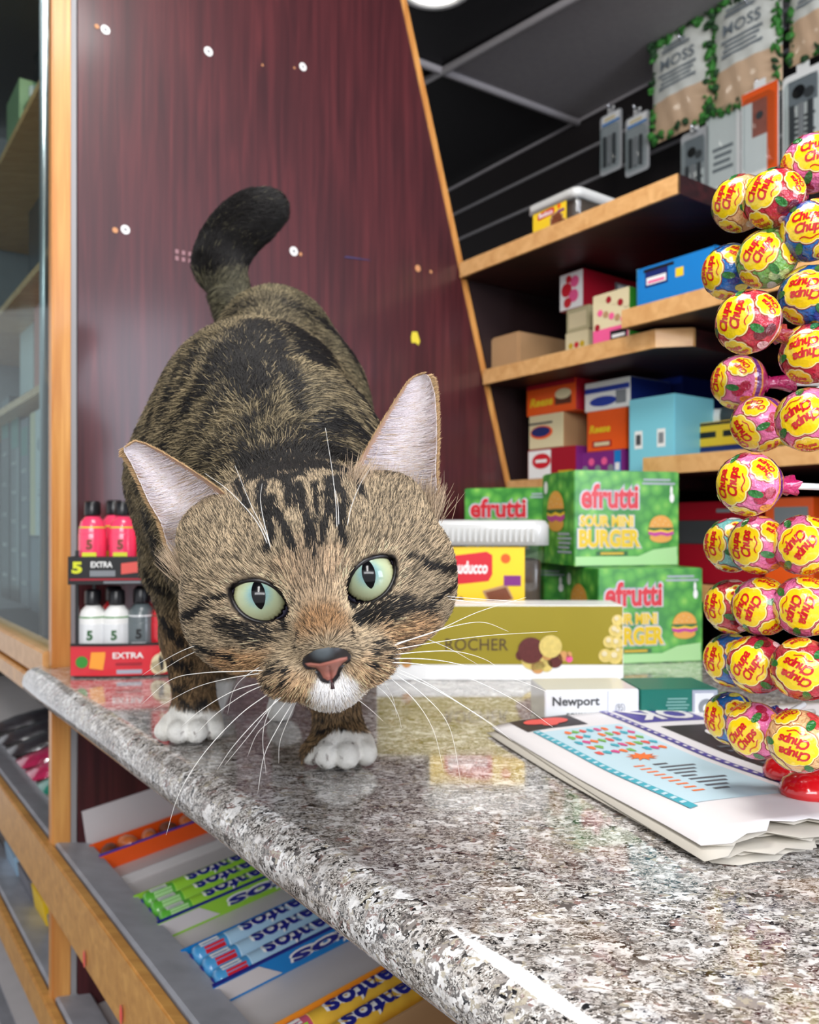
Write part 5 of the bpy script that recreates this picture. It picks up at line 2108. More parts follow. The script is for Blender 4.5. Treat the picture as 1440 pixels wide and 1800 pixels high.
M_tealb = mat('teal_bag_foil', (20, 130, 110), .3, coat=.7, bump=.5, bscale=50)
M_magb = mat('magenta_wrapped_candy', (190, 40, 90), .25, coat=.8, bump=.9, bscale=120, var=.5, vscale=120)
M_dkbag = mat('dark_mixed_bag', (60, 56, 62), .3, coat=.6, var=.6, vscale=60, bump=.5, bscale=70)
M_oliv = mat('olive_clear_bag', (96, 98, 84), .3, coat=.6, var=.4, vscale=60, bump=.5, bscale=60)
GG = 'bags in the far part of the candy rack'
for i, (u, v, up, m_, lab) in enumerate((
        (-.085, .01, 0, M_oliv, 'olive clear bag in the rack next to the oak post'),
        (-.14, .012, 0, M_tealb, 'teal bag lying in the rack left of the post, nearer one'),
        (-.20, .012, .0, M_oliv, 'olive clear bag between the two teal bags'),
        (-.26, .012, .0, M_tealb, 'teal bag lying in the rack, farther one'),
        (-.33, .012, .0, M_magb, 'magenta bag of wrapped candy in the rack below the counter corner'),
        (-.40, .012, .0, M_magb, 'magenta bag of wrapped candy farther down the rack'),
        (-.48, .012, .0, M_dkbag, 'dark bag of candy in the rack below the counter corner'),
        (-.56, .012, .0, M_dkbag, 'dark bag of candy farther down the rack'),
        (-.65, .012, .0, M_dkbag, 'darkest bag farthest down the rack'))):
    pouch(u, v, zf0, .058, .17, .030, m_, lab, None, i, GG, 0.0, up=up)
# lower rack
zf1 = -0.548 + .016 + .0002


def low_box(u, v, w_, l_, h_, m_, lab, deco_m=None, grp=None):
    M = rackM(u, v, zf1)
    b = MB()
    b.box(M, l_, w_, h_, m_, bev=.0008)
    if deco_m:
        b.rect(M @ T(0, 0, h_), l_ * .25, w_ * .25, l_ * .75, w_ * .75, deco_m)
        F = Matrix(((-SLOPE.x, UPN.x, U.x, 0), (-SLOPE.y, UPN.y, U.y, 0), (-SLOPE.z, UPN.z, U.z, 0), (0, 0, 0, 1)))
        oo = M @ Vector((l_, w_, 0))
        for k in range(3):
            F[k][3] = oo[k]
        b.rect(F, l_ * .2, h_ * .2, l_ * .8, h_ * .8, deco_m)
    b.build('candy_box', origin=M.translation, label=lab, cat='candy box', group=grp)


GL = 'boxes in the lower candy rack'
low_box(-.09, .012, .060, .12, .045, M_white, 'white and red candy box in the lower rack beside the post', M_red, GL)
low_box(-.175, .012, .070, .12, .040, M_grey, 'grey box between the yellow and the red box in the lower rack', None, GL)
low_box(-.26, .012, .070, .12, .050, M_yellow, 'yellow box with a white window in the lower rack', M_white, GL)
low_box(-.36, .012, .080, .12, .045, M_bk, 'dark grey box in the lower rack left of the yellow one', None, GL)
low_box(-.46, .012, .080, .12, .045, M_lblu, 'pale blue box at the left of the lower rack', None, GL)
b = MB()
z2 = -.72 + .016
vs = []
for u in (-1.2, 1.2):
    for v, z in ((0.0, z2), (0.28, z2 + .28 * .14), (0.28, z2 + .28 * .14 - .004), (0.0, z2 - .004)):
        vs.append(fr(u, v, z))
b.add(vs, [(0, 1, 5, 4), (3, 7, 6, 2), (0, 4, 7, 3), (1, 2, 6, 5), (0, 3, 2, 1), (4, 5, 6, 7)], tray)
b.build('shelf_floor', rack)
M_purb = mat('purple_grey_bag_foil', (150, 140, 165), .25, coat=.8, bump=.8, bscale=60, var=.4, vscale=50)
pouch(-.06, .01, z2, .09, .16, .05, M_purb, 'silver and purple crinkled bag at the bottom left of the view', M_purple, 3, 'bags in the lowest rack')
pouch(-.17, .01, z2, .09, .16, .05, M_shred, 'red candy bag in the lowest rack beside the silver one', M_yellow, 5, 'bags in the lowest rack')
pouch(.12, .02, zf1, .10, .16, .05, M_shred, 'red bag in the lower rack under the mint rolls', None, 6, 'bags in the lowest rack')

# ================================================================ THE CAT
rng = np.random.default_rng(7)
HEADC = np.array([(550 - 720) / FPX, 1.0, (HOR - 1010) / FPX]) * 0.335   # relative to the eye point
_F = -HEADC / np.linalg.norm(HEADC)
_R0 = np.cross([0, 0, 1.0], _F)
_R0 /= np.linalg.norm(_R0)
_U0 = np.cross(_F, _R0)
_a = math.radians(10.3)
HX = math.cos(_a) * _R0 + math.sin(_a) * _U0
HY = -math.sin(_a) * _R0 + math.cos(_a) * _U0
HZ = _F
HM = np.stack([HX, HY, HZ])            # rows: head axes


def h2w(p):
    """head millimetres -> space relative to the eye point"""
    return HEADC + (np.asarray(p, float) / 1000.0) @ HM


def w2h(p):
    return ((p - HEADC) @ HM.T) * 1000.0


def hl(px, py, z):
    r = np.array([(px - 720) / FPX, 1.0, (HOR - py) / FPX])
    t = (z / 1000 + HEADC @ HZ) / (r @ HZ)
    q = w2h(r * t)
    return float(q[0]), float(q[1])


def PR(px, py, d):
    return np.array([(px - 720) / FPX * d, d, (HOR - py) / FPX * d])


def smin(a, b, k):
    h = np.maximum(k - np.abs(a - b), 0) / k
    return np.minimum(a, b) - h * h * k * 0.25


def smax(a, b, k):
    return -smin(-a, -b, k)


def s_ell(p, c, r):
    q = (p - np.asarray(c, np.float32)) / np.asarray(r, np.float32)
    k0 = np.sqrt((q * q).sum(-1)) + 1e-6
    q2 = q / np.asarray(r, np.float32)
    k1 = np.sqrt((q2 * q2).sum(-1)) + 1e-6
    return k0 * (k0 - 1) / k1


def s_cap(p, a, b, ra, rb):
    a = np.asarray(a, np.float32)
    b = np.asarray(b, np.float32)
    ab = b - a
    t = np.clip(((p - a) @ ab) / (ab @ ab), 0, 1)
    d = p - (a + t[..., None] * ab)
    return np.sqrt((d * d).sum(-1)) - (ra + (rb - ra) * t)


EYES = []      # (almond centre x, y, tilt, half width, half height)
for inn, outc in (((-11.2, -13.4), (-32.2, 0.6)), ((11.2, -13.2), (32.4, 0.4))):
    cx, cy = (inn[0] + outc[0]) / 2, (inn[1] + outc[1]) / 2
    EYES.append((cx, cy, math.atan2(outc[1] - inn[1], outc[0] - inn[0]), math.hypot(outc[0] - inn[0], outc[1] - inn[1]) / 2, 7.5))


def almond(x, y, e, grow=0.0):
    cx, cy, tl, a, h = e
    a, h = a + grow, h + grow
    c, s = math.cos(-tl), math.sin(-tl)
    X = (x - cx) * c - (y - cy) * s
    Y = (x - cx) * s + (y - cy) * c
    R = (a * a + h * h) / (2 * h)
    o = R - h
    return np.maximum(np.sqrt(X * X + (Y - o) ** 2), np.sqrt(X * X + (Y + o) ** 2)) - R


EYEC = [(-21.4, -5.6, 8.5), (21.6, -5.4, 8.5)]
EYER = 12.0

PAWS = []      # centre x, y(depth of heel), yaw, toe list (filled below)


def paw_prims(c, yaw, s=1.0):
    """white mitt on the counter; c is the centre of the toes at counter level"""
    z0 = -0.15
    cy, sy = math.cos(yaw), math.sin(yaw)

    def L(x, y, z):
        return np.array([c[0] + (x * cy - y * sy) * s, c[1] + (x * sy + y * cy) * s, z0 + z * s])
    pr = [('e', L(0, 0.013, 0.013), (0.0165 * s, 0.018 * s, 0.0125 * s), 0.006)]
    for x, y, z, r in ((-0.0165, 0.004, 0.0088, 0.0068), (-0.0060, -0.006, 0.0102, 0.0075), (0.0058, -0.006, 0.0102, 0.0076), (0.0163, 0.003, 0.0092, 0.0070)):
        pr.append(('c', L(x * .85, y + .012, z + .003), L(x, y, z), r * s, r * s, 0.0025))
    return pr


pawR = np.array([PR(595, 1340, 1)[0] * 0.512, 0.512])
pawL = np.array([PR(332, 1300, 1)[0] * 0.572, 0.572])


def cat_sdf(p):
    """p (...,3) relative to the eye point, metres"""
    d = None

    def J(x, k):
        nonlocal d
        d = x if d is None else smin(d, x, k)
    # torso
    J(s_ell(p, PR(488, 640, .655), (.049, .075, .058)), .01)
    J(s_ell(p, PR(462, 755, .555), (.064, .105, .070)), .032)
    J(s_ell(p, PR(468, 850, .475), (.066, .060, .064)), .04)
    J(s_ell(p, PR(478, 960, .455), (.050, .045, .045)), .04)
    J(s_ell(p, PR(505, 780, .455), (.036, .045, .030)), .03)
    J(s_cap(p, PR(505, 830, .45), h2w((-4, 14, -40)), .040, .036), .035)
    # haunches and hind legs
    J(s_ell(p, PR(395, 800, .64), (.028, .05, .06)), .03)
    J(s_ell(p, PR(590, 760, .64), (.028, .05, .06)), .03)
    hr = PR(492, 1248, .645)
    J(s_cap(p, PR(560, 860, .65), PR(520, 1010, .70), .030, .018), .03)
    J(s_cap(p, PR(520, 1010, .70), hr + np.array([0, .03, .02]), .016, .011), .02)
    J(s_cap(p, hr + np.array([0, .035, .012]), hr + np.array([0, 0, .0]), .010, .010), .01)
    h2 = PR(372, 1240, .665)
    J(s_cap(p, PR(405, 860, .66), PR(385, 1010, .71), .030, .018), .03)
    J(s_cap(p, PR(385, 1010, .71), h2 + np.array([0, .03, .02]), .016, .011), .02)
    J(s_cap(p, h2 + np.array([0, .035, .012]), h2 + np.array([0, 0, .0]), .010, .010), .01)
    # tail
    tl = [(418, 548, .685), (384, 466, .705), (396, 432, .71), (420, 400, .71), (450, 378, .71), (474, 366, .71)]
    rr = [.0175, .0150, .0150, .0148, .0140, .0125]
    for i in range(5):
        J(s_cap(p, PR(*tl[i]), PR(*tl[i + 1]), rr[i], rr[i + 1]), .018 if i == 0 else .02)
    # forelegs
    q = np.array([pawL[0], pawL[1] + .022, -.136])
    J(s_cap(p, PR(325, 850, .50), PR(318, 985, .525), .030, .022), .03)
    J(s_cap(p, PR(318, 985, .525), PR(330, 1120, .565), .0200, .0160), .012)
    J(s_cap(p, PR(330, 1120, .565), q, .0155, .0135), .01)
    q2 = np.array([pawR[0] - .002, pawR[1] + .024, -.135])
    J(s_cap(p, PR(600, 900, .49), PR(578, 1090, .52), .030, .019), .03)
    J(s_cap(p, PR(578, 1090, .52), q2, .0165, .0145), .012)
    for c, yaw in ((pawL, .12), (pawR, -.02)):
        first = True
        for it in paw_prims(c, yaw, 1.02):
            if it[0] == 'e':
                x = s_ell(p, it[1], it[2])
            else:
                x = s_cap(p, it[1], it[2], it[3], it[4])
            J(x, .010 if first else it[-1])
            first = False
    d = np.maximum(d, -0.1494 - p[..., 2])
    # head, in head millimetres
    hp = ((p - HEADC.astype(np.float32)) @ HM.T.astype(np.float32)) * 1000
    h = None

    def K(x, k):
        nonlocal h
        h = x if h is None else smin(h, x, k)
    K(s_ell(hp, (0, 2.5, -20), (45, 37, 38)), 8)
    K(s_ell(hp, (38, -4, -16), (20.5, 23, 24)), 12)
    K(s_ell(hp, (30, -20, -4), (20, 14, 20)), 12)
    for s in (-1, 1):
        K(s_ell(hp, (s * 33, -3, -16), (21.5, 22, 25)), 14)
        K(s_ell(hp, (s * 19, 8, 6), (15, 12, 12)), 10)
        K(s_ell(hp, (s * 19, -21, 4), (20, 15, 19)), 12)
        K(s_ell(hp, (s * 33, -15, -12), (19, 17, 20)), 12)
        K(s_ell(hp, (s * 11.5, -35.0, 25), (13.5, 9.3, 14.5)), 7)
        K(s_ell(hp, (s * 38, 24, -24), (15, 14, 16)), 14)
    K(s_cap(hp, (0, 8, 12), (0, -22, 33), 12.5, 9.2), 10)
    K(s_ell(hp, (0, -26.5, 37), (8.2, 6.5, 8.5)), 5)
    K(s_ell(hp, (0, -42.0, 24), (10.5, 6.5, 11)), 5)
    K(s_cap(hp, (0, -36, 0), (0, -40, 15), 20, 12), 8)
    for e, c in zip(EYES, EYEC):
        K(s_ell(hp, (c[0], c[1] - .5, c[2] - 0.2), (14.2, 13.2, 13.2)), 5)
    for e, c in zip(EYES, EYEC):
        prism = np.maximum(almond(hp[..., 0], hp[..., 1], e), 8.0 - hp[..., 2])
        sph = np.sqrt(((hp - np.asarray(c, np.float32)) ** 2).sum(-1)) - (EYER - 0.4)
        h = smax(h, -prism, 1.2)
    d = smin(d, h / 1000.0, .022)
    return d


def axis(segs):
    out = [segs[0][0]]
    for a, b, s in segs:
        n = max(1, int(round((b - a) / s)))
        out += list(np.linspace(a, b, n + 1)[1:])
    return np.array(out, np.float32)


def surface_nets(fn, xs, ys, zs):
    D = np.empty((len(xs), len(ys), len(zs)), np.float32)
    for i0 in range(0, len(xs), 8):
        X, Y, Z = np.meshgrid(xs[i0:i0 + 8], ys, zs, indexing='ij')
        D[i0:i0 + 8] = fn(np.stack([X, Y, Z], -1).astype(np.float32))
    S = D < 0
    nx, ny, nz = D.shape
    c = [(i, j, k) for i in (0, 1) for j in (0, 1) for k in (0, 1)]
    cnt = np.zeros((nx - 1, ny - 1, nz - 1), np.int8)
    for i, j, k in c:
        cnt += S[i:nx - 1 + i, j:ny - 1 + j, k:nz - 1 + k]
    act = (cnt > 0) & (cnt < 8)
    I, Jj, Kk = np.nonzero(act)
    idx = np.full(act.shape, -1, np.int64)
    idx[I, Jj, Kk] = np.arange(len(I))
    acc = np.zeros((len(I), 3))
    num = np.zeros(len(I))
    co = (xs, ys, zs)
    for a in c:
        for ax in range(3):
            if a[ax]:
                continue
            b2 = list(a)
            b2[ax] = 1
            d0 = D[I + a[0], Jj + a[1], Kk + a[2]]
            d1 = D[I + b2[0], Jj + b2[1], Kk + b2[2]]
            m = (d0 < 0) != (d1 < 0)
            t = np.where(m, d0 / np.where(m, d0 - d1, 1), 0)
            base = [I + a[0], Jj + a[1], Kk + a[2]]
            pt = np.stack([co[q][base[q]] for q in range(3)], -1).astype(float)
            st = co[ax][np.minimum(base[ax] + 1, len(co[ax]) - 1)] - co[ax][base[ax]]
            pt[:, ax] += t * st
            acc += np.where(m[:, None], pt, 0)
            num += m
    V_ = acc / num[:, None]
    quads = []
    for ax in range(3):
        o1, o2 = [(1, 2), (2, 0), (0, 1)][ax]
        sl0 = [slice(None)] * 3
        sl1 = [slice(None)] * 3
        sl0[ax] = slice(0, -1)
        sl1[ax] = slice(1, None)
        s0, s1 = S[tuple(sl0)], S[tuple(sl1)]
        ed = np.argwhere(s0 != s1)
        ok = (ed[:, o1] > 0) & (ed[:, o2] > 0) & (ed[:, o1] < D.shape[o1] - 1) & (ed[:, o2] < D.shape[o2] - 1)
        ed = ed[ok]
        fl = s0[ed[:, 0], ed[:, 1], ed[:, 2]]

        def ix(a, b):
            e = ed.copy()
            e[:, o1] -= a
            e[:, o2] -= b
            return idx[e[:, 0], e[:, 1], e[:, 2]]
        q = np.stack([ix(1, 1), ix(0, 1), ix(0, 0), ix(1, 0)], -1)
        q[~fl] = q[~fl][:, ::-1]
        quads.append(q)
    return V_, np.concatenate(quads)


gx = axis([(-.225, -.118, .0026), (-.118, .030, .0014), (.030, .04, .004)])
gy = axis([(.265, .41, .0014), (.41, .62, .0021), (.62, .80, .0035)])
gz = axis([(-.154, -.118, .0017), (-.118, -.085, .0024), (-.085, .045, .0014), (.045, .30, .0032)])
bv, bq = surface_nets(cat_sdf, gx, gy, gz)


def grad(p):
    e = 8e-4
    g = np.stack([cat_sdf((p + np.array(o)).astype(np.float32)) - cat_sdf((p - np.array(o)).astype(np.float32)) for o in ((e, 0, 0), (0, e, 0), (0, 0, e))], -1)
    return g / (np.linalg.norm(g, axis=-1, keepdims=True) + 1e-9)


# ---------------- ears: cupped shells
def poly_at(pl, t):
    """pl: list of points; t in 0..1 by arc length"""
    pl = np.asarray(pl, float)
    L = np.r_[0, np.cumsum(np.linalg.norm(np.diff(pl, axis=0), axis=1))]
    L /= L[-1]
    return np.stack([np.interp(t, L, pl[:, k]) for k in range(pl.shape[1])], -1)


def ear_edges(side):
    if side < 0:
        med = [(432, 905), (405, 876), (372, 850), (330, 822), (285, 795), (255, 780), (236, 775), (224, 782)]
        out = [(318, 1000), (294, 960), (282, 918), (262, 885), (247, 850), (231, 815), (219, 795), (219, 783)]
    else:
        med = [(612, 850), (630, 815), (648, 782), (672, 742), (698, 700), (720, 668), (736, 658), (745, 656)]
        out = [(762, 895), (769, 862), (767, 825), (769, 780), (768, 735), (765, 695), (757, 668), (748, 657)]
    zm = np.linspace(-14, -10, len(med))
    zo = np.linspace(-22, -12, len(out))
    m = [(*hl(a, b, z), z) for (a, b), z in zip(med, zm)]
    o = [(*hl(a, b, z), z) for (a, b), z in zip(out, zo)]
    return np.array(m), np.array(o)


def ear_surface(side, s, t):
    """s 0 base..1 tip, t 0 medial..1 outer -> head mm"""
    m, o = ear_edges(side)
    pm = poly_at(m, s)
    po = poly_at(o, s)
    w = np.sin(np.pi * np.clip(t, 0, 1)) ** .8
    dep = 17.0 * (1 - s) ** .55 * w
    p = pm + (po - pm) * t[..., None]
    p[..., 2] -= dep
    return p


def ear_mesh(side, ns=34, nt=20):
    S_, T_ = np.meshgrid(np.linspace(0, 1, ns), np.linspace(0, 1, nt), indexing='ij')
    fr_ = ear_surface(side, S_.ravel(), T_.ravel()).reshape(ns, nt, 3)
    bk = fr_.copy()
    # outward thickness 1.8 mm, thinner at the rim
    w = (np.sin(np.pi * T_) * .8 + .35) * np.minimum(1, (1 - S_) * 6 + .25)
    bk[..., 2] -= 2.4 * w
    vs = np.concatenate([fr_.reshape(-1, 3), bk.reshape(-1, 3)])
    N = ns * nt
    q = []
    for i in range(ns - 1):
        for j in range(nt - 1):
            a, b_, c, d_ = i * nt + j, i * nt + j + 1, (i + 1) * nt + j + 1, (i + 1) * nt + j
            f = (a, b_, c, d_) if side > 0 else (d_, c, b_, a)
            q.append(f[::-1])
            q.append(tuple(N + x for x in f))
    for i in range(ns - 1):
        for j in (0, nt - 1):
            a, d_ = i * nt + j, (i + 1) * nt + j
            f = (a, d_, N + d_, N + a)
            q.append(f if (j == 0) == (side > 0) else f[::-1])
    for j in range(nt - 1):
        a, b_ = (ns - 1) * nt + j, (ns - 1) * nt + j + 1
        q.append((a, b_, N + b_, N + a))
    return vs, np.array(q), S_.ravel(), T_.ravel()


# ---------------- coat pattern
_d_all = bv[:, 1]
_pxv = 720 + bv[:, 0] / bv[:, 1] * FPX
_pyv = HOR - bv[:, 2] / bv[:, 1] * FPX


def surf_pt(px, py, R=9):
    m = (np.abs(_pxv - px) < R) & (np.abs(_pyv - py) < R)
    if not m.any():
        return None
    c = bv[m]
    c = c[c[:, 1] < c[:, 1].min() + .012]
    return c[np.argmin(((720 + c[:, 0] / c[:, 1] * FPX) - px) ** 2 + ((HOR - c[:, 2] / c[:, 1] * FPX) - py) ** 2)]


# coat markings: (points on the coat, widths in mm, strength)
MARKS = [
    # forehead stripes
    ([(541, 985), (543, 940), (536, 900), (528, 862)], [1.0, 2.0, 2.2, 2.6], 1),
    ([(566, 975), (573, 930), (578, 890), (585, 850)], [1.0, 2.2, 2.2, 2.8], 1),
    ([(553, 1000), (556, 950), (556, 905), (556, 860)], [1.2, 1.4, 1.6, 1.8], 1),
    ([(521, 990), (508, 955), (495, 930), (488, 905)], [1.6, 2.6, 2.6, 2.0], 1),
    ([(478, 985), (480, 960), (473, 925), (460, 890), (462, 860)], [2.0, 2.0, 1.8, 2.8, 3.4], .9),
    ([(601, 965), (597, 925), (588, 900)], [2.0, 2.4, 2.0], 1),
    ([(604, 975), (601, 940), (606, 890), (590, 850)], [1.6, 2.4, 2.4, 3.0], .9),
    ([(516, 900), (508, 870), (500, 845)], [3.0, 3.4, 3.0], 1),
    ([(572, 880), (590, 868), (600, 845)], [2.6, 2.8, 2.6], .9),
    ([(468, 905), (482, 915), (478, 890)], [3.0, 3.2, 2.8], .9),
    ([(440, 905), (425, 870), (415, 845)], [2.0, 2.6, 2.6], .8),
    ([(530, 840), (505, 850), (470, 845)], [3.0, 3.0, 3.0], .8),
    ([(640, 880), (628, 850), (618, 830)], [2.0, 2.4, 2.4], .7),
    # nape blotch
    ([(448, 842), (485, 826), (530, 822), (575, 822), (608, 832)], [6, 9, 9, 9, 6], 1),
    ([(470, 812), (520, 800), (570, 800)], [8, 9, 8], 1),
    ([(500, 1080), (508, 1096), (512, 1106)], [2.2, 2.0, 1.4], 1), ([(612, 1058), (614, 1072), (618, 1086)], [2.2, 2.0, 1.4], 1),
    ([(430, 810), (455, 845), (500, 815), (540, 800), (580, 795), (610, 800)], [5, 5, 8, 9, 9, 6], .95),
    ([(540, 770), (580, 735), (610, 745), (640, 770)], [6, 8, 7, 5], .85),
    ([(430, 790), (470, 775), (520, 770)], [3, 4, 5], .75),
    ([(395, 830), (440, 800)], [4, 4], .6),
    ([(655, 800), (672, 770)], [4, 4], .7),
    # eye corners and cheeks
    ([(692, 985), (715, 990), (745, 1003), (780, 1012), (800, 1008)], [1.2, 1.5, 2.4, 2.8, 2.4], 1),
    ([(405, 1045), (380, 1062), (350, 1085), (330, 1095)], [1.2, 1.9, 2.4, 1.8], .95),
    ([(680, 1060), (715, 1070), (750, 1080)], [3.0, 3.6, 2.6], .45),
    ([(620, 1090), (650, 1085), (690, 1075)], [3.2, 4.2, 3.6], .55),
    ([(750, 1060), (775, 1045), (795, 1030)], [2.0, 2.0, 1.6], .6),
    ([(400, 1095), (440, 1105), (480, 1120)], [3.0, 4.0, 3.6], .5),
    ([(355, 1140), (390, 1150), (430, 1160)], [1.6, 1.8, 1.6], .55),
    ([(505, 1070), (505, 1100), (512, 1110)], [1.6, 1.8, 1.2], .8),
    ([(610, 1050), (616, 1075), (622, 1090)], [1.6, 1.7, 1.2], .8),
    ([(528, 1115), (524, 1140)], [1.4, 1.4], .5), ([(614, 1105), (618, 1122)], [1.2, 1.2], .6),
    # back
    ([(455, 575), (430, 600), (400, 640), (370, 680), (345, 720)], [10, 12, 11, 8, 6], .85),
    ([(440, 620), (430, 660), (445, 690), (450, 620)], [11, 11, 9, 11], 1),
    ([(470, 575), (482, 620), (488, 665)], [4, 5, 4], .95),
    ([(510, 570), (530, 600), (540, 630), (560, 600)], [11, 13, 11, 12], 1),
    ([(560, 560), (595, 590), (610, 620)], [8, 9, 8], .85),
    ([(590, 660), (625, 690), (650, 735)], [6, 7, 6], .9),
    ([(395, 720), (410, 690), (380, 740), (365, 760)], [4, 5, 5, 5], .65),
    ([(335, 720), (310, 760), (290, 800)], [5, 6, 6], .6),
    ([(640, 640), (670, 690)], [5, 6], .5),
    ([(290, 700), (270, 750), (262, 800)], [3, 4, 4], .45),
    ([(430, 760), (395, 790), (370, 815)], [4, 5, 5], .55),
    ([(350, 830), (330, 855)], [5, 5], .5),
    ([(330, 640), (312, 690), (300, 730)], [3, 4, 4], .7), ([(360, 600), (345, 650), (325, 690)], [3, 3.5, 3], .6),
    ([(280, 730), (262, 780), (250, 840)], [3, 3.5, 4], .6), ([(312, 770), (300, 810), (285, 850)], [3, 4, 4], .6),
    ([(350, 760), (335, 800)], [3, 3.5], .6), ([(625, 640), (650, 680), (668, 730)], [3, 3.5, 4], .7),
    ([(600, 700), (632, 735), (650, 770)], [3, 4, 4], .6), ([(500, 640), (508, 690), (512, 730)], [3, 3.5, 3], .8),
    ([(470, 690), (462, 730), (440, 760)], [3, 3.5, 3], .7), ([(400, 560), (420, 545), (450, 540)], [4, 5, 4], .55),
    ([(500, 540), (530, 548), (560, 560)], [4, 5, 4], .6),
    # tail rings and dark tip
    ([(362, 470), (395, 455)], [12, 12], .95), ([(385, 425), (405, 440), (425, 440)], [13, 13, 11], 1),
    ([(420, 375), (450, 365), (480, 352)], [13, 14, 12], 1), ([(385, 400), (420, 410)], [11, 11], .85),
    # bands on the forelegs
    ([(262, 960), (290, 985), (305, 985)], [5, 5, 4], .9), ([(262, 905), (280, 940)], [5, 5], .8),
    ([(268, 1000), (292, 1028), (305, 1035)], [4, 4, 3], .9), ([(285, 1080), (300, 1110), (318, 1125)], [4, 5, 5], .85),
    ([(308, 1160), (335, 1172), (360, 1165)], [4, 4, 3], .85), ([(318, 1225), (340, 1238), (358, 1225)], [3, 3, 3], .8),
    ([(305, 1195), (325, 1205)], [3, 3], .7),
    ([(568, 1258), (590, 1252), (608, 1262)], [2.2, 2.6, 2.2], 1), ([(562, 1278), (585, 1270), (606, 1280)], [2.2, 2.2, 2], .9),
    ([(538, 1235), (560, 1240)], [2, 2], .6), ([(550, 1300), (556, 1325)], [1.6, 1.6], .8),
]
SEG = []
for pts, ws, st in MARKS:
    q = [surf_pt(*p) for p in pts]
    if pts[0][1] > 840 and max(ws) < 4 and pts[0][0] > 400:
        ws = [w_ * .74 for w_ in ws]
    for i in range(len(q) - 1):
        if q[i] is not None and q[i + 1] is not None:
            SEG.append((q[i], q[i + 1], ws[i] / 1000, ws[i + 1] / 1000, st))
DOTS = []
for px, py in ((470, 1165), (485, 1160), (478, 1178), (495, 1175), (508, 1190), (470, 1195), (490, 1200), (512, 1172), (500, 1160), (460, 1180), (655, 1135), (668, 1142), (648, 1150), (662, 1128), (680, 1138), (645, 1165), (672, 1155)):
    q = surf_pt(px, py)
    if q is not None:
        DOTS.append(q)


CREASE_SHADE = []  # lines of shade between the toes, painted into the coat colour
for pl in (((559, 1323), (551, 1350)), ((571, 1300), (574, 1326), (564, 1352)), ((599, 1329), (593, 1354)), ((620, 1305), (624, 1350)),
           ((320, 1286), (321, 1308)), ((342, 1288), (342, 1305)), ((289, 1268), (288, 1312)), ((363, 1268), (364, 1304)), ((368, 1288), (369, 1296))):
    q = [surf_pt(*z_) for z_ in pl]
    for a, b_ in zip(q[:-1], q[1:]):
        if a is not None and b_ is not None:
            CREASE_SHADE.append((a, b_))


def vnoise(p, sc, seed=0):
    """cheap smooth value noise, -1..1"""
    q = p * sc + seed * 17.3
    i = np.floor(q).astype(np.int64)
    f = q - i
    f = f * f * (3 - 2 * f)

    def hsh(a):
        n = (a[..., 0] * 73856093) ^ (a[..., 1] * 19349663) ^ (a[..., 2] * 83492791)
        n = (n ^ (n >> 13)) * 1274126177
        return ((n & 0xffff) / 32767.5) - 1
    r = 0
    for dx in (0, 1):
        for dy in (0, 1):
            for dz in (0, 1):
                w = (f[..., 0] if dx else 1 - f[..., 0]) * (f[..., 1] if dy else 1 - f[..., 1]) * (f[..., 2] if dz else 1 - f[..., 2])
                r = r + w * hsh(i + np.array([dx, dy, dz]))
    return r


def mixc(a, b, t):
    return a + (np.asarray(b) - a) * t[..., None]


def sstep(a, b, x):
    t = np.clip((x - a) / (b - a), 0, 1)
    return t * t * (3 - 2 * t)


LN = lambda c: np.array(lin(c))


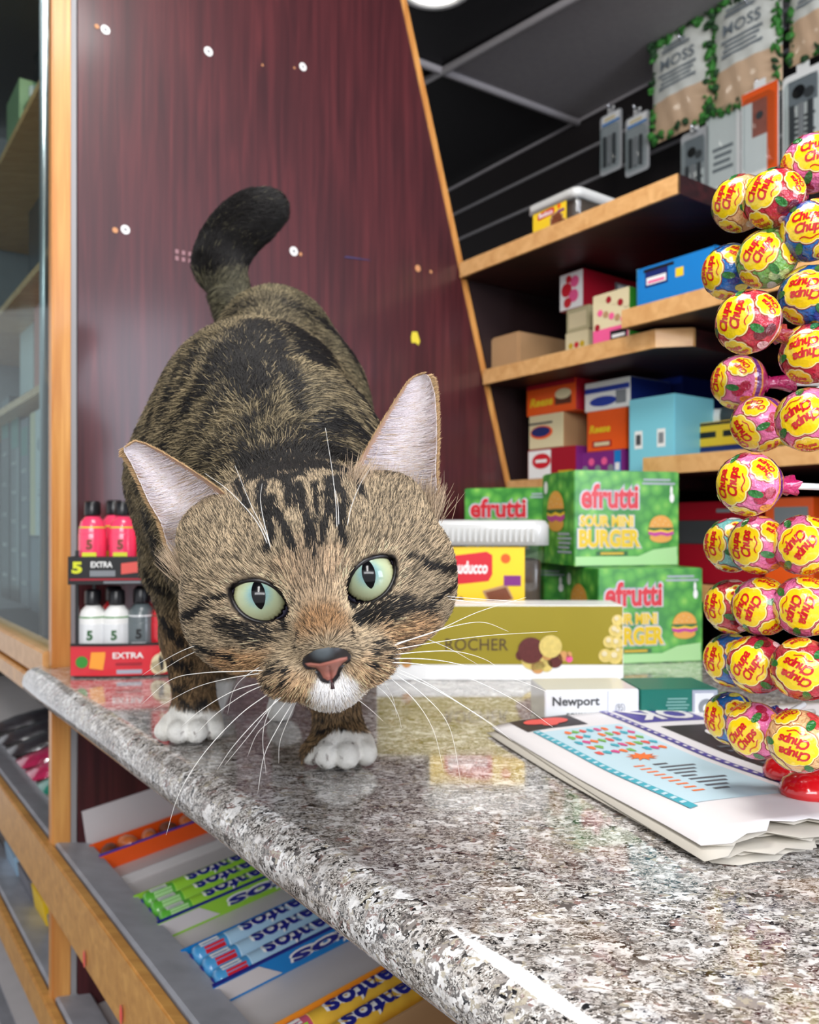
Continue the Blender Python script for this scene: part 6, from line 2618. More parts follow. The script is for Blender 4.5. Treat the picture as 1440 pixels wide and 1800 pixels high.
def coat(p):
    """p (n,3) relative to the eye point -> (base colour, darkness of marking, region masks)"""
    h = w2h(p)
    n = len(p)
    tailm = sstep(.66, .69, p[:, 1]) * sstep(.205, .222, p[:, 2])
    wob = np.stack([vnoise(p, 140, s) for s in (1, 2, 3)], -1) * np.where(p[:, 1:2] < .37, .0006, .0022)
    pw = p + wob
    dk = np.zeros(n)
    for a, b_, wa, wb, st in SEG:
        ab = b_ - a
        rr_ = max(wa, wb) * 1.7 + .0005
        lo, hi = np.minimum(a, b_) - rr_, np.maximum(a, b_) + rr_
        sel = np.nonzero(((pw > lo) & (pw < hi)).all(1))[0]
        if not len(sel):
            continue
        ps = pw[sel]
        t = np.clip(((ps - a) @ ab) / (ab @ ab + 1e-12), 0, 1)
        dd = np.linalg.norm(ps - (a + t[:, None] * ab), axis=1)
        w = wa + (wb - wa) * t
        soft = .3 if wa < .004 else .55
        dk[sel] = np.maximum(dk[sel], st * (1 - sstep(w * (1 - soft), w * (1 + soft), dd)))
    ringz = np.exp(-((p[:, 2] - .252 - .35 * (p[:, 0] + .165) * -1) / .0022) ** 2) + np.exp(-((p[:, 2] - .2135) / .004) ** 2)
    dk = np.maximum(dk, tailm * .97)
    dk = dk * (1 - .75 * tailm * np.clip(ringz, 0, 1) * (vnoise(p, 300, 4) * .5 + .5))
    for c in DOTS:
        dk = np.maximum(dk, .9 * (1 - sstep(.0008, .0018, np.linalg.norm(p - c, axis=1))))
    hd = np.linalg.norm(h / np.array([62, 55, 60]), axis=1)
    ishead = 1 - sstep(.88, 1.5, hd)
    base = np.tile(LN((132, 118, 90)), (n, 1))
    base = mixc(base, LN((98, 93, 72)), sstep(.55, .68, p[:, 1]))
    base = mixc(base, LN((160, 142, 116)), ishead)
    # soft agouti patches
    base = base * (1 + .22 * vnoise(p, 60, 5)[:, None])
    # warm muzzle, white chin, pale brows and eye surrounds
    def blob(c, r, col, k=1.0):
        nonlocal base
        dd = np.linalg.norm((h - np.array(c)) / np.array(r), axis=1)
        base = mixc(base, LN(col), k * (1 - sstep(.5, 1.1, dd)) * ishead)
    blob((0, -6, 22), (13, 22, 22), (160, 134, 108), .6)
    blob((0, -19, 36), (11, 9, 12), (140, 104, 68), .9)
    blob((-30, -30, 14), (22, 9, 22), (196, 150, 104), .75)
    blob((28, -30, 14), (20, 10, 22), (196, 150, 104), .7)
    blob((-13, -38, 30), (14, 9, 16), (202, 164, 124), .85)
    blob((13, -38, 30), (14, 9, 16), (206, 168, 128), .85)
    blob((0, -40.5, 32), (9.5, 7.5, 16), (246, 240, 234), 1.0)
    blob((0, -49, 24), (17, 7, 20), (240, 228, 214), .9)
    blob((-8, -2, 22), (6, 9, 14), (200, 170, 138), .6)
    blob((8, -2, 22), (6, 9, 14), (200, 170, 138), .6)
    for e in EYES:
        al = almond(h[:, 0], h[:, 1], e)
        m = (1 - sstep(2.0, 6.0, al)) * (h[:, 2] > 0) * sstep(-14, -2, -np.abs(h[:, 1] + 4) + 8)
        base = mixc(base, LN((206, 182, 150)), .55 * m)
    blob((-22, -22, 16), (9, 4, 12), (214, 186, 150), .6)
    blob((22, -22, 16), (9, 4, 12), (214, 186, 150), .6)
    # skin of the eye rims
    rim = np.zeros(n)
    for e in EYES:
        al = almond(h[:, 0], h[:, 1], e)
        rim = np.maximum(rim, (1 - sstep(.9, 2.1, al)) * (h[:, 2] > 2))
    # legs: warm tan; paws: white
    leg = (1 - sstep(-.075, -.03, p[:, 2])) * (1 - ishead) * sstep(.43, .46, p[:, 1])
    base = mixc(base, LN((132, 100, 66)), .7 * leg)
    wob2 = vnoise(p, 90, 9) * .003
    dR = np.hypot(p[:, 0] - pawR[0], (p[:, 1] - pawR[1] - .004) * .9)
    dL = np.hypot(p[:, 0] - pawL[0], (p[:, 1] - pawL[1] - .010) * .9)
    tR = (1 - sstep(-.1255, -.1235, p[:, 2] + wob2 + .34 * np.clip(p[:, 1] - pawR[1] - .002, 0, .1) - .35 * np.minimum(p[:, 0] - pawR[0] + .004, 0) * 0)) * (dR < .030)
    tR = tR * (1 - ((p[:, 0] < pawR[0] - .004) & (p[:, 2] > -.1335 + .9 * (p[:, 0] - pawR[0] + .013)) & (p[:, 1] > pawR[1] - .004)) * 1.0)
    tL = (1 - sstep(-.1235, -.1215, p[:, 2] + wob2 + .34 * np.clip(p[:, 1] - pawL[1] - .006, 0, .1))) * (dL < .034)
    hind = (p[:, 1] > .6) * (1 - sstep(-.128, -.120, p[:, 2]))
    wh = np.clip(tR + tL + hind, 0, 1)
    base = mixc(base, LN((238, 236, 230)), wh)
    dk = dk * (1 - wh)
    cre_shade = np.zeros(n)
    for a, b_ in CREASE_SHADE:
        ab = b_ - a
        t = np.clip(((p - a) @ ab) / (ab @ ab + 1e-12), 0, 1)
        cre_shade = np.maximum(cre_shade, 1 - sstep(.0003, .0011, np.linalg.norm(p - (a + t[:, None] * ab), axis=1)))
    base = mixc(base, LN((96, 74, 62)), cre_shade)
    # dark nape/ear backs are left to the markings
    return base, dk, rim, wh, ishead


DARK = LN((22, 19, 18))


# ---------------- body mesh
root_p = Vector((float(PR(478, 650, .655)[0]) , 0.56, TOP))
cat = empty('cat', root_p, 'brown tabby cat with white paws and green eyes prowling along the granite counter', 'cat')


def toW(a):
    a = np.array(a, float)
    a[..., 2] += CZ
    return a


def cmesh(name, vs, quads, cols, material, parent, smooth=True):
    """vs relative to the eye point"""
    w = toW(vs) - np.array(cat.location)
    me = bpy.data.meshes.new(name)
    me.vertices.add(len(w))
    me.vertices.foreach_set('co', w.astype(np.float32).ravel())
    quads = np.asarray(quads)
    k = quads.shape[1]
    me.loops.add(quads.size)
    me.loops.foreach_set('vertex_index', quads.ravel().astype(np.int32))
    me.polygons.add(len(quads))
    me.polygons.foreach_set('loop_start', (np.arange(len(quads)) * k).astype(np.int32))
    me.polygons.foreach_set('use_smooth', np.full(len(quads), smooth))
    me.update(calc_edges=True)
    if cols is not None:
        at = me.color_attributes.new('coat', 'FLOAT_COLOR', 'POINT')
        at.data.foreach_set('color', np.concatenate([cols, np.ones((len(cols), 1))], 1).astype(np.float32).ravel())
    me.materials.append(material)
    o = bpy.data.objects.new(name, me)
    SC.collection.objects.link(o)
    o.parent = parent
    return o


def attr_mat(name, rough=.7, spec=.25, coat_=0.0, sheen=0.0, layer='coat'):
    m = bpy.data.materials.new(name)
    m.use_nodes = True
    nt = m.node_tree
    b = nt.nodes['Principled BSDF']
    a = nt.nodes.new('ShaderNodeAttribute')
    a.attribute_name = layer
    nt.links.new(a.outputs['Color'], b.inputs['Base Color'])
    b.inputs['Roughness'].default_value = rough
    b.inputs['Specular IOR Level'].default_value = spec
    b.inputs['Coat Weight'].default_value = coat_
    b.inputs['Coat Roughness'].default_value = .1
    return m


skin = attr_mat('cat_skin', .8, .2)
furm = attr_mat('cat_fur', .55, .35)
base, dk, rim, wh, ish = coat(bv)
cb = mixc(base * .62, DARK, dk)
cb = mixc(cb, base * .95, wh)
cb = mixc(cb, LN((20, 15, 15)), rim)
# paw colour already holds the painted shade between the toes
allv, allq, allc = [bv], [bq], [cb]
off = len(bv)
EARS = {}
for side in (-1, 1):
    ev, eq, es, et = ear_mesh(side)
    N = len(es)
    ew = h2w(ev)
    inner = np.tile(LN((226, 202, 204)), (N, 1))
    edge = np.minimum(et, 1 - et)
    inner = mixc(inner, LN((196, 160, 132)), 1 - sstep(.03, .11, edge))
    inner = mixc(inner, LN((206, 166, 148)), .7 * (1 - sstep(.1, .35, es)))
    inner = mixc(inner, LN((200, 176, 160)), .6 * sstep(.85, 1, es))
    backc = np.tile(LN((110, 92, 66)), (N, 1))
    backc = mixc(backc, LN((60, 48, 36)), sstep(.1, .5, edge))
    allv.append(ew)
    allq.append(eq + off)
    allc.append(np.concatenate([inner, backc]))
    off += len(ew)
body = cmesh('body', np.concatenate(allv), np.concatenate(allq), np.concatenate(allc), skin, cat)
# ---------------- eyes
iris = bpy.data.materials.new('green_cat_iris')
iris.use_nodes = True
nt = iris.node_tree
pb = nt.nodes['Principled BSDF']
tc = nt.nodes.new('ShaderNodeTexCoord')
sp = nt.nodes.new('ShaderNodeSeparateXYZ')
nt.links.new(tc.outputs['Object'], sp.inputs[0])


def mth(op, a, b_=None):
    n = nt.nodes.new('ShaderNodeMath')
    n.operation = op
    for i, x in enumerate((a, b_)):
        if x is None:
            continue
        if isinstance(x, (int, float)):
            n.inputs[i].default_value = x
        else:
            nt.links.new(x, n.inputs[i])
    return n.outputs[0]


rad = mth('SQRT', mth('ADD', mth('POWER', sp.outputs[0], 2.0), mth('POWER', sp.outputs[1], 2.0)))
mpn = nt.nodes.new('ShaderNodeTexNoise')
mpn.inputs['Scale'].default_value = 420
mpn.inputs['Detail'].default_value = 4
nt.links.new(tc.outputs['Object'], mpn.inputs['Vector'])
ang = mth('ARCTAN2', sp.outputs[1], sp.outputs[0])
cmb = nt.nodes.new('ShaderNodeCombineXYZ')
nt.links.new(mth('MULTIPLY', ang, 7.0), cmb.inputs[0])
nt.links.new(mth('MULTIPLY', rad, 260.0), cmb.inputs[1])
stn = nt.nodes.new('ShaderNodeTexNoise')
stn.inputs['Scale'].default_value = 1.6
stn.inputs['Detail'].default_value = 5
nt.links.new(cmb.outputs[0], stn.inputs['Vector'])
r2 = mth('ADD', mth('DIVIDE', rad, 0.0131), mth('MULTIPLY', mth('SUBTRACT', stn.outputs['Fac'], 0.5), 0.12))
irc = ramp(nt, [(0.12, (84, 118, 124)), (0.28, (128, 160, 156)), (0.46, (168, 182, 150)), (0.66, (186, 190, 150)), (0.74, (160, 160, 118)), (0.775, (58, 54, 46)), (0.79, (22, 19, 21)), (0.82, (26, 23, 28)), (0.84, (140, 136, 165))], r2)
# slit pupil
ex = mth('DIVIDE', sp.outputs[0], 0.0026)
ey = mth('DIVIDE', sp.outputs[1], 0.0058)
pup = mth('LESS_THAN', mth('ADD', mth('POWER', mth('ABSOLUTE', ex), 1.5), mth('POWER', mth('ABSOLUTE', ey), 1.9)), 1.0)
mxp = nt.nodes.new('ShaderNodeMix')
mxp.data_type = 'RGBA'
nt.links.new(pup, mxp.inputs[0])
nt.links.new(irc.outputs[0], mxp.inputs[6])
mxp.inputs[7].default_value = (.003, .003, .004, 1)
nt.links.new(mxp.outputs[2], pb.inputs['Base Color'])
pb.inputs['Roughness'].default_value = .12
pb.inputs['Coat Weight'].default_value = .22
pb.inputs['Specular IOR Level'].default_value = .3
pb.inputs['Coat Roughness'].default_value = 0.01
rimm = mat('dark_eye_rim', (22, 16, 17), .35, .5)
for (ecx, ecy, ecz), e, (gpx, gpy) in zip(EYEC, EYES, ((455, 1045), (648, 1009))):
    c = h2w((ecx, ecy, ecz))
    # gaze: iris centre sits where the photograph shows it
    gx_, gy_ = hl(gpx, gpy, ecz + 11)
    gd = np.array([gx_ - ecx, gy_ - ecy, 11.2])
    gd /= np.linalg.norm(gd)
    zax = gd @ HM
    yax = HY - (HY @ zax) * zax
    yax /= np.linalg.norm(yax)
    xax = np.cross(yax, zax)
    bm = bmesh.new()
    bmesh.ops.create_uvsphere(bm, u_segments=48, v_segments=32, radius=EYER / 1000)
    for v in bm.verts:            # corneal bulge
        rr_ = math.hypot(v.co.x, v.co.y)
        if v.co.z > 0 and rr_ < .0095:
            v.co.z += .0011 * (1 - (rr_ / .0095) ** 2)
    me = bpy.data.meshes.new('eye')
    bm.to_mesh(me)
    bm.free()
    for p_ in me.polygons:
        p_.use_smooth = True
    me.materials.append(iris)
    o = bpy.data.objects.new('eye', me)
    SC.collection.objects.link(o)
    o.parent = cat
    Mx = Matrix(((xax[0], yax[0], zax[0], c[0]), (xax[1], yax[1], zax[1], c[1]), (xax[2], yax[2], zax[2], c[2] + CZ), (0, 0, 0, 1)))
    o.matrix_local = Matrix.Translation(-cat.location) @ Mx
    # eyelid rim following the almond
    mb = MB()
    cx, cy, tl, a_, h_ = e
    R_ = (a_ * a_ + h_ * h_) / (2 * h_)
    o_ = R_ - h_
    th0 = math.asin(a_ / R_)
    ring = []
    for sgn in (1, -1):
        for k in range(16):
            th = -th0 + 2 * th0 * k / 15.0
            X_, Y_ = R_ * math.sin(th), R_ * math.cos(th) - o_
            ring.append((X_ * sgn, Y_ * sgn))
    pts = []
    for X_, Y_ in ring:
        X2, Y2 = X_ * 1.02, Y_ * 1.02
        x = cx + X2 * math.cos(tl) - Y2 * math.sin(tl)
        y = cy + X2 * math.sin(tl) + Y2 * math.cos(tl)
        rr2 = (EYER + .55) ** 2 - (x - ecx) ** 2 - (y - ecy) ** 2
        z = ecz + math.sqrt(max(rr2, 9))
        pts.append(Vector(toW(h2w((x, y, z)))))
    pts.append(pts[0])
    thick = [.0011] * len(pts)
    mb.tube(pts, thick, rimm, 8, caps=False)
    mb.build('eyelid_rim', cat)


# ---------------- nose leather and mouth as a fine patch over the muzzle
def patch(x0, x1, y0, y1, step, zs, off_):
    xs = np.arange(x0, x1 + 1e-6, step)
    ys = np.arange(y0, y1 + 1e-6, step)
    X_, Y_ = np.meshgrid(xs, ys, indexing='ij')
    z = np.full(X_.shape, zs, float)
    for _ in range(40):
        p_ = h2w(np.stack([X_, Y_, z], -1))
        dd = cat_sdf(p_.astype(np.float32)) * 1000
        z -= np.clip(dd, -3, 3) * .8
    return X_, Y_, z + off_


def in_poly(X_, Y_, pl):
    """signed-ish distance to polygon (negative inside)"""
    pl = np.asarray(pl, float)
    d = np.full(X_.shape, 1e9)
    s = np.zeros(X_.shape, bool)
    for i in range(len(pl)):
        a, b_ = pl[i - 1], pl[i]
        ab = b_ - a
        t = np.clip(((X_ - a[0]) * ab[0] + (Y_ - a[1]) * ab[1]) / (ab @ ab), 0, 1)
        d = np.minimum(d, np.hypot(X_ - a[0] - t * ab[0], Y_ - a[1] - t * ab[1]))
        c = ((a[1] > Y_) != (b_[1] > Y_)) & (X_ < (b_[0] - a[0]) * (Y_ - a[1]) / (b_[1] - a[1] + 1e-12) + a[0])
        s ^= c
    return np.where(s, -d, d)


NZ = 46
def hp_(px, py): return hl(px, py, 45)
PINK = [hp_(*q) for q in ((536, 1168), (546, 1166), (562, 1167), (580, 1162), (598, 1157), (611, 1156), (612, 1161), (604, 1168), (596, 1176), (592, 1190), (586, 1198), (577, 1201), (569, 1196), (563, 1184), (555, 1176), (541, 1173))]
DARKN = [hp_(*q) for q in ((534, 1160), (545, 1150), (556, 1143), (575, 1139), (595, 1140), (608, 1144), (616, 1153), (616, 1163), (606, 1172), (599, 1180), (596, 1194), (588, 1203), (576, 1205), (566, 1201), (559, 1188), (552, 1179), (538, 1177), (533, 1170))]
X_, Y_, Zp = patch(-10.5, 10.5, -43.5, -21.0, .3, 60, 0.0)
dD = in_poly(X_, Y_, DARKN)
dP = in_poly(X_, Y_, PINK)
tmid = (X_ - 0.0)
bump_ = .9 * (1 - sstep(-1.2, .2, dP)) - .15
groove = np.exp(-((X_ + .3) / .5) ** 2) * (Y_ < -33) * .5
nost = np.exp(-(((np.abs(X_) - 5.3) / 1.7) ** 2 + ((Y_ + 33.8) / 1.0) ** 2)) * 1.2
Zp = Zp + np.where(dD < .6, 1.25 + bump_ * .8 - groove - nost, -1.5)
nc = np.tile(LN((30, 26, 28)), (*X_.shape, 1)).reshape(*X_.shape, 3)
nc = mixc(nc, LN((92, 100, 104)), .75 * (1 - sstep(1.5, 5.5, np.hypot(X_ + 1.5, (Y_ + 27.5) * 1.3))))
nc = mixc(nc, LN((168, 106, 92)), 1 - sstep(-.35, .25, dP))
nc = mixc(nc, LN((120, 56, 50)), .5 * np.exp(-((X_ + .3) / .45) ** 2) * (Y_ < -34.5))
keep = dD < .5
ni, nj = X_.shape
ids = np.arange(ni * nj).reshape(ni, nj)
kq = keep[:-1, :-1] & keep[1:, :-1] & keep[:-1, 1:] & keep[1:, 1:]
q = np.stack([ids[:-1, :-1][kq], ids[1:, :-1][kq], ids[1:, 1:][kq], ids[:-1, 1:][kq]], -1)
used = np.unique(q)
remap = -np.ones(ni * nj, int)
remap[used] = np.arange(len(used))
nv = h2w(np.stack([X_, Y_, Zp], -1).reshape(-1, 3))[used]
cmesh('nose', nv, remap[q], nc.reshape(-1, 3)[used], attr_mat('nose_leather', .42, .5, .15), cat)
mb = MB()
mm = mat('dark_lip_line', (64, 44, 46), .6)
mp_ = []
for x, y in ((0.0, -38.6), (-.2, -40.6), (-.3, -42.0)):
    Xa, Ya, Za = patch(x, x, y, y, 1, 60, .2)
    mp_.append(Vector(toW(h2w((x, y, float(Za[0, 0]))))))
mb.tube(mp_, [.0004, .0006, .0009], mm, 6)
mb.build('mouth_line', cat)

# ---------------- fur
def tri_sample(vs, quads, dens):
    t = np.concatenate([quads[:, [0, 1, 2]], quads[:, [0, 2, 3]]])
    A_, B_, C_ = vs[t[:, 0]], vs[t[:, 1]], vs[t[:, 2]]
    ar = np.linalg.norm(np.cross(B_ - A_, C_ - A_), axis=1) / 2
    cen = (A_ + B_ + C_) / 3
    n = rng.poisson(ar * dens(cen))
    i = np.repeat(np.arange(len(t)), n)
    r1, r2_ = rng.random(len(i)), rng.random(len(i))
    m = r1 + r2_ > 1
    r1[m], r2_[m] = 1 - r1[m], 1 - r2_[m]
    return A_[i] + (B_ - A_)[i] * r1[:, None] + (C_ - A_)[i] * r2_[:, None]


def dens(c):
    h = w2h(c)
    hd = np.linalg.norm(h / np.array([62, 55, 60]), axis=1)
    d = np.where(hd < 1.15, 5.0e6, 1.6e6)
    d = np.where((c[:, 2] < -.11), 2.5e6, d)
    # parts turned away from the shop front are thinner
    return d * FUR_Q


FUR_Q = 1.0
pts = tri_sample(bv, bq, dens)
nrm = grad(pts)
h = w2h(pts)
al = np.minimum(almond(h[:, 0], h[:, 1], EYES[0]), almond(h[:, 0], h[:, 1], EYES[1]))
nosed = in_poly(h[:, 0], h[:, 1], DARKN)
keep = ~((al < 1.15) & (h[:, 2] > 0)) & ~((nosed < .1) & (h[:, 2] > 25)) & (pts[:, 2] > -.1485)
pts, nrm, h, al = pts[keep], nrm[keep], h[keep], al[keep]
base, dk, rim, wh, ish = coat(pts)
# flow of the coat
tb = np.tile(np.array([-.12, .95, -.15]), (len(pts), 1))
xr = pts[:, 0] - (-.105)
tb[:, 0] += np.clip(xr * 6, -.5, .5)
tb[:, 2] -= np.clip(np.abs(xr) * 10 - .2, 0, .8)
legm = (pts[:, 2] < -.05) & (ish < .3)
tb[legm] = (0, .1, -1)
pawm = wh > .5
tb[pawm & (pts[:, 1] < .6)] = (0, -1, -.25)
tlm = (pts[:, 1] > .66) & (pts[:, 2] > .20)
td = np.array([.35, 0, .95])
tb[tlm] = td
tb[tlm & (pts[:, 2] > .245)] = (.75, 0, .5)
hf = h - np.array([0, -26, 60])
hf[:, 2] *= .35
hf[:, 0] *= 1.0
upf = sstep(0, 25, h[:, 1])
hf[:, 1] += upf * 25
hdir = (hf / np.linalg.norm(hf, axis=1, keepdims=True)) @ HM
flow = tb * (1 - ish[:, None]) + hdir * ish[:, None]
flow += np.stack([vnoise(pts, 110, s) for s in (11, 12, 13)], -1) * (.32 - .2 * ish)[:, None]
flow += rng.normal(0, 1, flow.shape) * (.17 - .06 * ish)[:, None]
flow -= (flow * nrm).sum(1, keepdims=True) * nrm
flow /= np.linalg.norm(flow, axis=1, keepdims=True) + 1e-9
muzz = np.clip(1 - np.linalg.norm((h - np.array([0, -26, 36])) / np.array([20, 24, 26]), axis=1), 0, 1)
L = .0085 * (1 - ish) + .0062 * ish
L = L * (1 - .62 * sstep(0, .6, muzz))
L *= np.where(pawm, .28, 1) * np.where(legm & ~pawm, .55, 1)
L *= np.where(tlm, 1.15, 1)
near_eye = (al < 5) & (h[:, 2] > 0)
L *= np.where(near_eye, np.clip(al / 5, .34, 1), 1)
L = np.maximum(L, .0027)
L = np.where((ish > .5) & (h[:, 1] > 8), np.minimum(L, .0052), L)
L *= rng.uniform(.7, 1.2, len(L))
lift = np.where(ish > .5, .30, .42) + rng.normal(0, .08, len(L))
lift = np.where((ish > .5) & (L < .003), .5, lift)
lift = np.where(pawm, .15, lift)
K_ = 4
rsink = np.clip(L * .09, .00012, .0006)
ts = np.linspace(0, 1, K_)
pos = np.empty((len(pts), K_, 3), np.float32)
for k, t in enumerate(ts):
    pos[:, k] = pts - nrm * rsink[:, None] + (flow * t + nrm * (lift * t * (1 - .45 * t))[:, None]) * L[:, None]
    pos[:, k, 2] -= (0.12 * t * t * L * (1 - ish)).astype(np.float32)
for k in (1, 2, 3):          # keep every hair above the skin it runs over
    want = np.minimum(lift * ts[k] * .55, .3) * L + .0001
    for _ in range(2):
        dd = cat_sdf(pos[:, k])
        pos[:, k] += (nrm * np.clip(want - dd, 0, .003)[:, None]).astype(np.float32)
pos[:, :, 2] = np.maximum(pos[:, :, 2], -.1495)
# per-strand colour: ticked agouti hairs, dark in the markings
tick = rng.random(len(pts))
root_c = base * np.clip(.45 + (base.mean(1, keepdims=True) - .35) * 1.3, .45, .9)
light = np.clip(base * rng.uniform(1.0, 2.3, len(pts))[:, None], 0, .92)
darkh = base * rng.uniform(.05, .3, len(pts))[:, None]
ag = (tick < .46 + .12 * (1 - ish)) & (wh < .3)
muz2 = (muzz > .25)
ag &= ~(muz2 & (tick > .2))
ag &= base.mean(1) < .42
tipc = np.where(ag[:, None], darkh, light)
inm = rng.random(len(pts)) < np.clip(dk * (1.1 + .5 * ish) + .12 * vnoise(pts, 200, 21) * (1 - ish), 0, .98)
dcol = DARK * rng.uniform(.5, 1.6, len(pts))[:, None]
tipc = np.where(inm[:, None], dcol, tipc)
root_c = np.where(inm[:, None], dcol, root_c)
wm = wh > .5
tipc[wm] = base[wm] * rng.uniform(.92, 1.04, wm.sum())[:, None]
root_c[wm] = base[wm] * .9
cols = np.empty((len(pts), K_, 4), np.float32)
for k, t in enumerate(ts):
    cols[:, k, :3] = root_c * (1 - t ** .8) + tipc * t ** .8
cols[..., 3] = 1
radr = np.where(ish > .5, .00016, .00021) * np.where(pawm, .9, 1)
rd = np.empty((len(pts), K_), np.float32)
for k, t in enumerate(ts):
    rd[:, k] = radr * (1 - .82 * t ** 1.6)

# hairs in the ears and along their backs
EP, EC, ERd = [], [], []
for side in (-1, 1):
    n = 5200
    s = rng.random(n) ** 1.15 * .93
    t = np.where(rng.random(n) < .72, rng.uniform(.04, .5, n), rng.uniform(.04, .9, n))
    p0 = ear_surface(side, s, t)
    ln = rng.uniform(.22, .5, n)
    P_ = np.empty((n, K_, 3))
    for k, q_ in enumerate(ts):
        tt = np.clip(t + ln * q_, 0, .98)
        pp = ear_surface(side, np.clip(s + .06 * q_ + rng.normal(0, .004, n), 0, .99), tt)
        pp[:, 2] += .3 + 5.0 * q_ * (1 - s * .6) * (1 - .5 * q_)
        P_[:, k] = h2w(pp)
    EP.append(P_)
    c = np.tile(LN((250, 238, 240)), (n, 1)) * rng.uniform(.7, 1.05, n)[:, None]
    c = mixc(c, LN((205, 180, 150)), (rng.random(n) < .25 * (1 - s)) * 1.0)
    EC.append(c)
    ERd.append(np.full(n, .00011))
    # rim fringe and back fur
    n = 5200
    s = rng.random(n) * .99
    t = np.where(rng.random(n) < .5, rng.uniform(0, .06, n), rng.uniform(.95, 1, n))
    p0 = ear_surface(side, s, t)
    p0[:, 2] -= rng.uniform(0, 1.6, n)
    m_, o_e = ear_edges(side)
    dirv = poly_at(m_, np.minimum(s + .03, 1)) - poly_at(m_, s)
    dirv = dirv / (np.linalg.norm(dirv, axis=1, keepdims=True) + 1e-6)
    oc = (poly_at(o_e, s) - poly_at(m_, s))
    oc /= np.linalg.norm(oc, axis=1, keepdims=True) + 1e-6
    dirv = dirv * 1.0 + oc * np.where(t > .5, .28, -.28)[:, None] + rng.normal(0, .1, (n, 3))
    P_ = np.empty((n, K_, 3))
    for k, q_ in enumerate(ts):
        P_[:, k] = h2w(p0 + dirv * (q_ * rng.uniform(2.0, 2.6, n))[:, None])
    EP.append(P_)
    EC.append(np.tile(LN((200, 166, 122)), (n, 1)) * rng.uniform(.6, 1.25, n)[:, None])
    ERd.append(np.full(n, .00010))
    # fur in front of the outer base of the ear
    n = 2600
    b0 = ear_surface(side, np.zeros(n), rng.uniform(.0, 1.0, n))
    b0 += rng.normal(0, 2.2, (n, 3))
    b0[:, 2] += 6
    b0[:, 1] -= 3
    P_ = np.empty((n, K_, 3))
    up_ = np.array([side * .45, .9, .25])
    ll = rng.uniform(6, 13, n)
    jit = rng.normal(0, .18, (n, 3))
    for k, q_ in enumerate(ts):
        P_[:, k] = h2w(b0 + (up_ + jit) * (ll * q_)[:, None] - np.array([0, 0, 3.0]) * q_ * q_)
    EP.append(P_)
    EC.append(np.tile(LN((196, 172, 144)), (n, 1)) * rng.uniform(.35, 1.3, n)[:, None])
    ERd.append(np.full(n, .00012))
EP = np.concatenate(EP).astype(np.float32)
EC = np.concatenate(EC)
ERd = np.concatenate(ERd)
ec4 = np.ones((len(EP), K_, 4), np.float32)
for k, t in enumerate(ts):
    ec4[:, k, :3] = np.clip(EC * (.8 + .3 * t), 0, .93)
erd = np.stack([ERd * (1 - .8 * t ** 1.5) for t in ts], -1)
pos = np.concatenate([pos, EP])
cols = np.concatenate([cols, ec4])
rd = np.concatenate([rd, erd])
NS = len(pos)
print('fur strands', NS)
hc = bpy.data.hair_curves.new('fur')
hc.add_curves([K_] * NS)
w = toW(pos) - np.array(cat.location)
hc.position_data.foreach_set('vector', w.astype(np.float32).ravel())
ra = hc.attributes.get('radius') or hc.attributes.new('radius', 'FLOAT', 'POINT')
ra.data.foreach_set('value', rd.astype(np.float32).ravel())
ca = hc.attributes.new('coat', 'FLOAT_COLOR', 'POINT')
ca.data.foreach_set('color', cols.astype(np.float32).ravel())
hc.materials.append(furm)
fo = bpy.data.objects.new('fur', hc)
SC.collection.objects.link(fo)
fo.parent = cat
fo['kind'] = 'stuff'

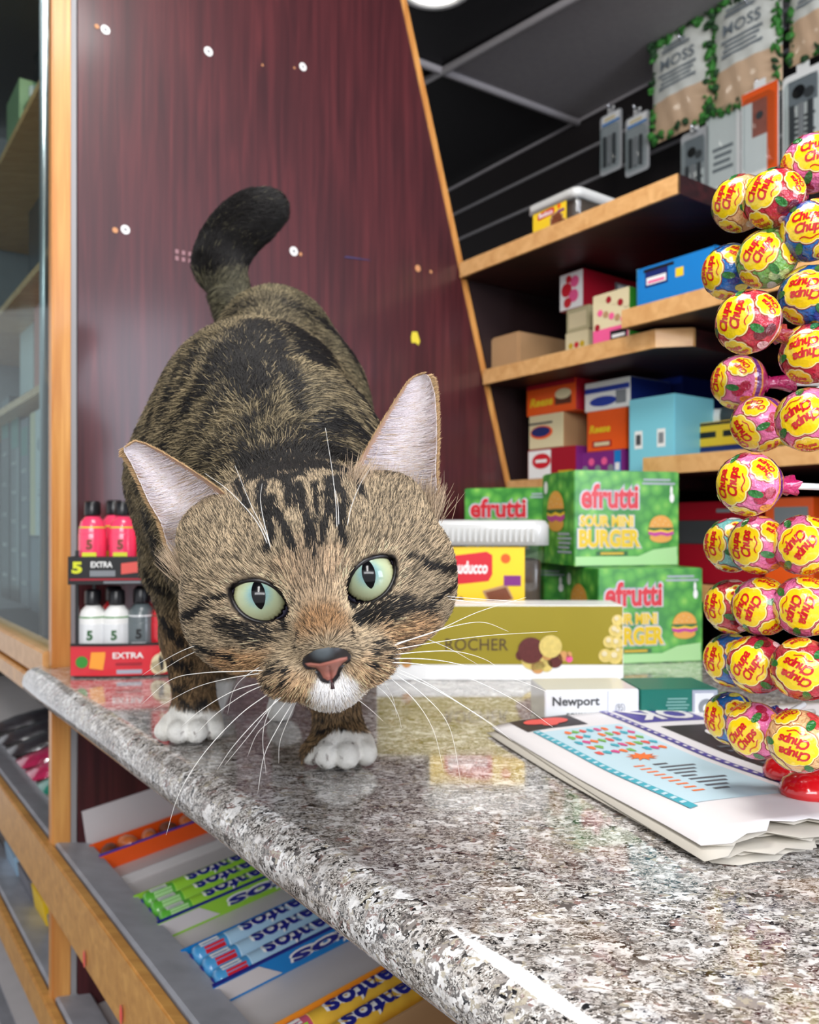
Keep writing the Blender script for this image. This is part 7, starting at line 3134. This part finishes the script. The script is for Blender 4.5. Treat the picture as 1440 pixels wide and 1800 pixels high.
# ---------------- whiskers
wk = mat('white_whisker', (246, 244, 238), .4)
WH = [
    ([(486, 1178), (420, 1180), (355, 1183), (300, 1195), (249, 1238)], .288, .305),
    ([(468, 1182), (400, 1193), (340, 1210), (271, 1247)], .290, .315),
    ([(470, 1197), (410, 1215), (355, 1247), (318, 1278)], .288, .30),
    ([(474, 1200), (430, 1220), (380, 1255), (345, 1290)], .287, .30),
    ([(478, 1215), (420, 1258), (358, 1325), (315, 1395), (292, 1468)], .285, .29),
    ([(507, 1214), (455, 1262), (410, 1312), (382, 1353)], .283, .29),
    ([(505, 1208), (470, 1250), (440, 1290), (395, 1345)], .285, .30),
    ([(520, 1226), (488, 1280), (464, 1330), (453, 1395)], .283, .29),
    ([(512, 1222), (480, 1262), (452, 1290), (435, 1330)], .285, .30),
    ([(495, 1212), (470, 1258), (462, 1300), (468, 1362)], .284, .30),
    ([(524, 1228), (508, 1262), (492, 1305), (490, 1342)], .283, .30),
    ([(357, 1130), (320, 1144), (285, 1163), (250, 1187)], .310, .33),
    ([(352, 1142), (318, 1158), (270, 1188)], .310, .33),
    ([(470, 1165), (430, 1190), (410, 1215), (400, 1255)], .290, .31),
    ([(684, 1138), (740, 1118), (800, 1100), (850, 1094), (894, 1110)], .290, .31),
    ([(686, 1134), (760, 1112), (840, 1076), (925, 1050)], .290, .31),
    ([(688, 1143), (760, 1130), (860, 1117), (980, 1110)], .290, .31),
    ([(682, 1152), (740, 1146), (800, 1145), (850, 1158), (882, 1178)], .288, .31),
    ([(678, 1158), (740, 1158), (800, 1166), (900, 1192), (990, 1228)], .288, .31),
    ([(674, 1164), (740, 1168), (810, 1186), (900, 1228), (972, 1278)], .286, .30),
    ([(686, 1177), (750, 1204), (810, 1238), (870, 1278), (900, 1302)], .286, .30),
    ([(680, 1186), (730, 1232), (762, 1284), (779, 1350)], .284, .295),
    ([(690, 1182), (745, 1222), (790, 1278), (811, 1378)], .284, .295),
    ([(656, 1200), (684, 1226), (700, 1256), (706, 1280)], .284, .30),
    ([(690, 1172), (750, 1200), (830, 1250), (880, 1282)], .287, .31),
    ([(668, 1190), (690, 1225), (698, 1262)], .284, .30),
    ([(627, 1228), (650, 1246), (674, 1268)], .286, .30),
    ([(738, 1118), (790, 1140), (840, 1168)], .300, .33),
    ([(773, 1047), (830, 1052), (925, 1058)], .312, .33),
    ([(778, 1052), (850, 1060), (905, 1062)], .312, .33),
    ([(481, 978), (466, 936), (441, 887), (413, 818)], .313, .30),
    ([(477, 973), (452, 918), (405, 865), (360, 832)], .313, .305),
    ([(480, 974), (466, 925), (458, 880), (461, 850)], .313, .31),
    ([(593, 940), (590, 880), (583, 820), (572, 752)], .316, .30),
    ([(596, 936), (594, 885), (586, 850)], .316, .31),
    ([(609, 932), (618, 890), (634, 850), (652, 822)], .316, .305),
]
for pl, d0, d1 in WH:
    pl3 = [(a, b_, d0 + (d1 - d0) * i / (len(pl) - 1)) for i, (a, b_) in enumerate(pl)]
    f_ = surf_pt(*pl[0], R=5)
    pw = [PR(*q_) for q_ in pl3]
    if f_ is not None:
        dd0 = f_[1]
        pw = [PR(q_[0], q_[1], dd0 + .002 + (q_[2] - d0)) for q_ in pl3]
    # Catmull-Rom resample
    cp = [2 * pw[0] - pw[1]] + pw + [2 * pw[-1] - pw[-2]]
    out = []
    for i in range(1, len(cp) - 2):
        for k in range(6):
            t = k / 6
            a0, a1, a2, a3 = cp[i - 1], cp[i], cp[i + 1], cp[i + 2]
            out.append(.5 * ((2 * a1) + (-a0 + a2) * t + (2 * a0 - 5 * a1 + 4 * a2 - a3) * t * t + (-a0 + 3 * a1 - 3 * a2 + a3) * t ** 3))
    out.append(pw[-1])
    mb = MB()
    n = len(out)
    mb.tube([Vector(toW(o_)) for o_ in out], [.00018 * (1 - .72 * i / n) for i in range(n)], wk, 5)
    mb.build('whisker', cat)
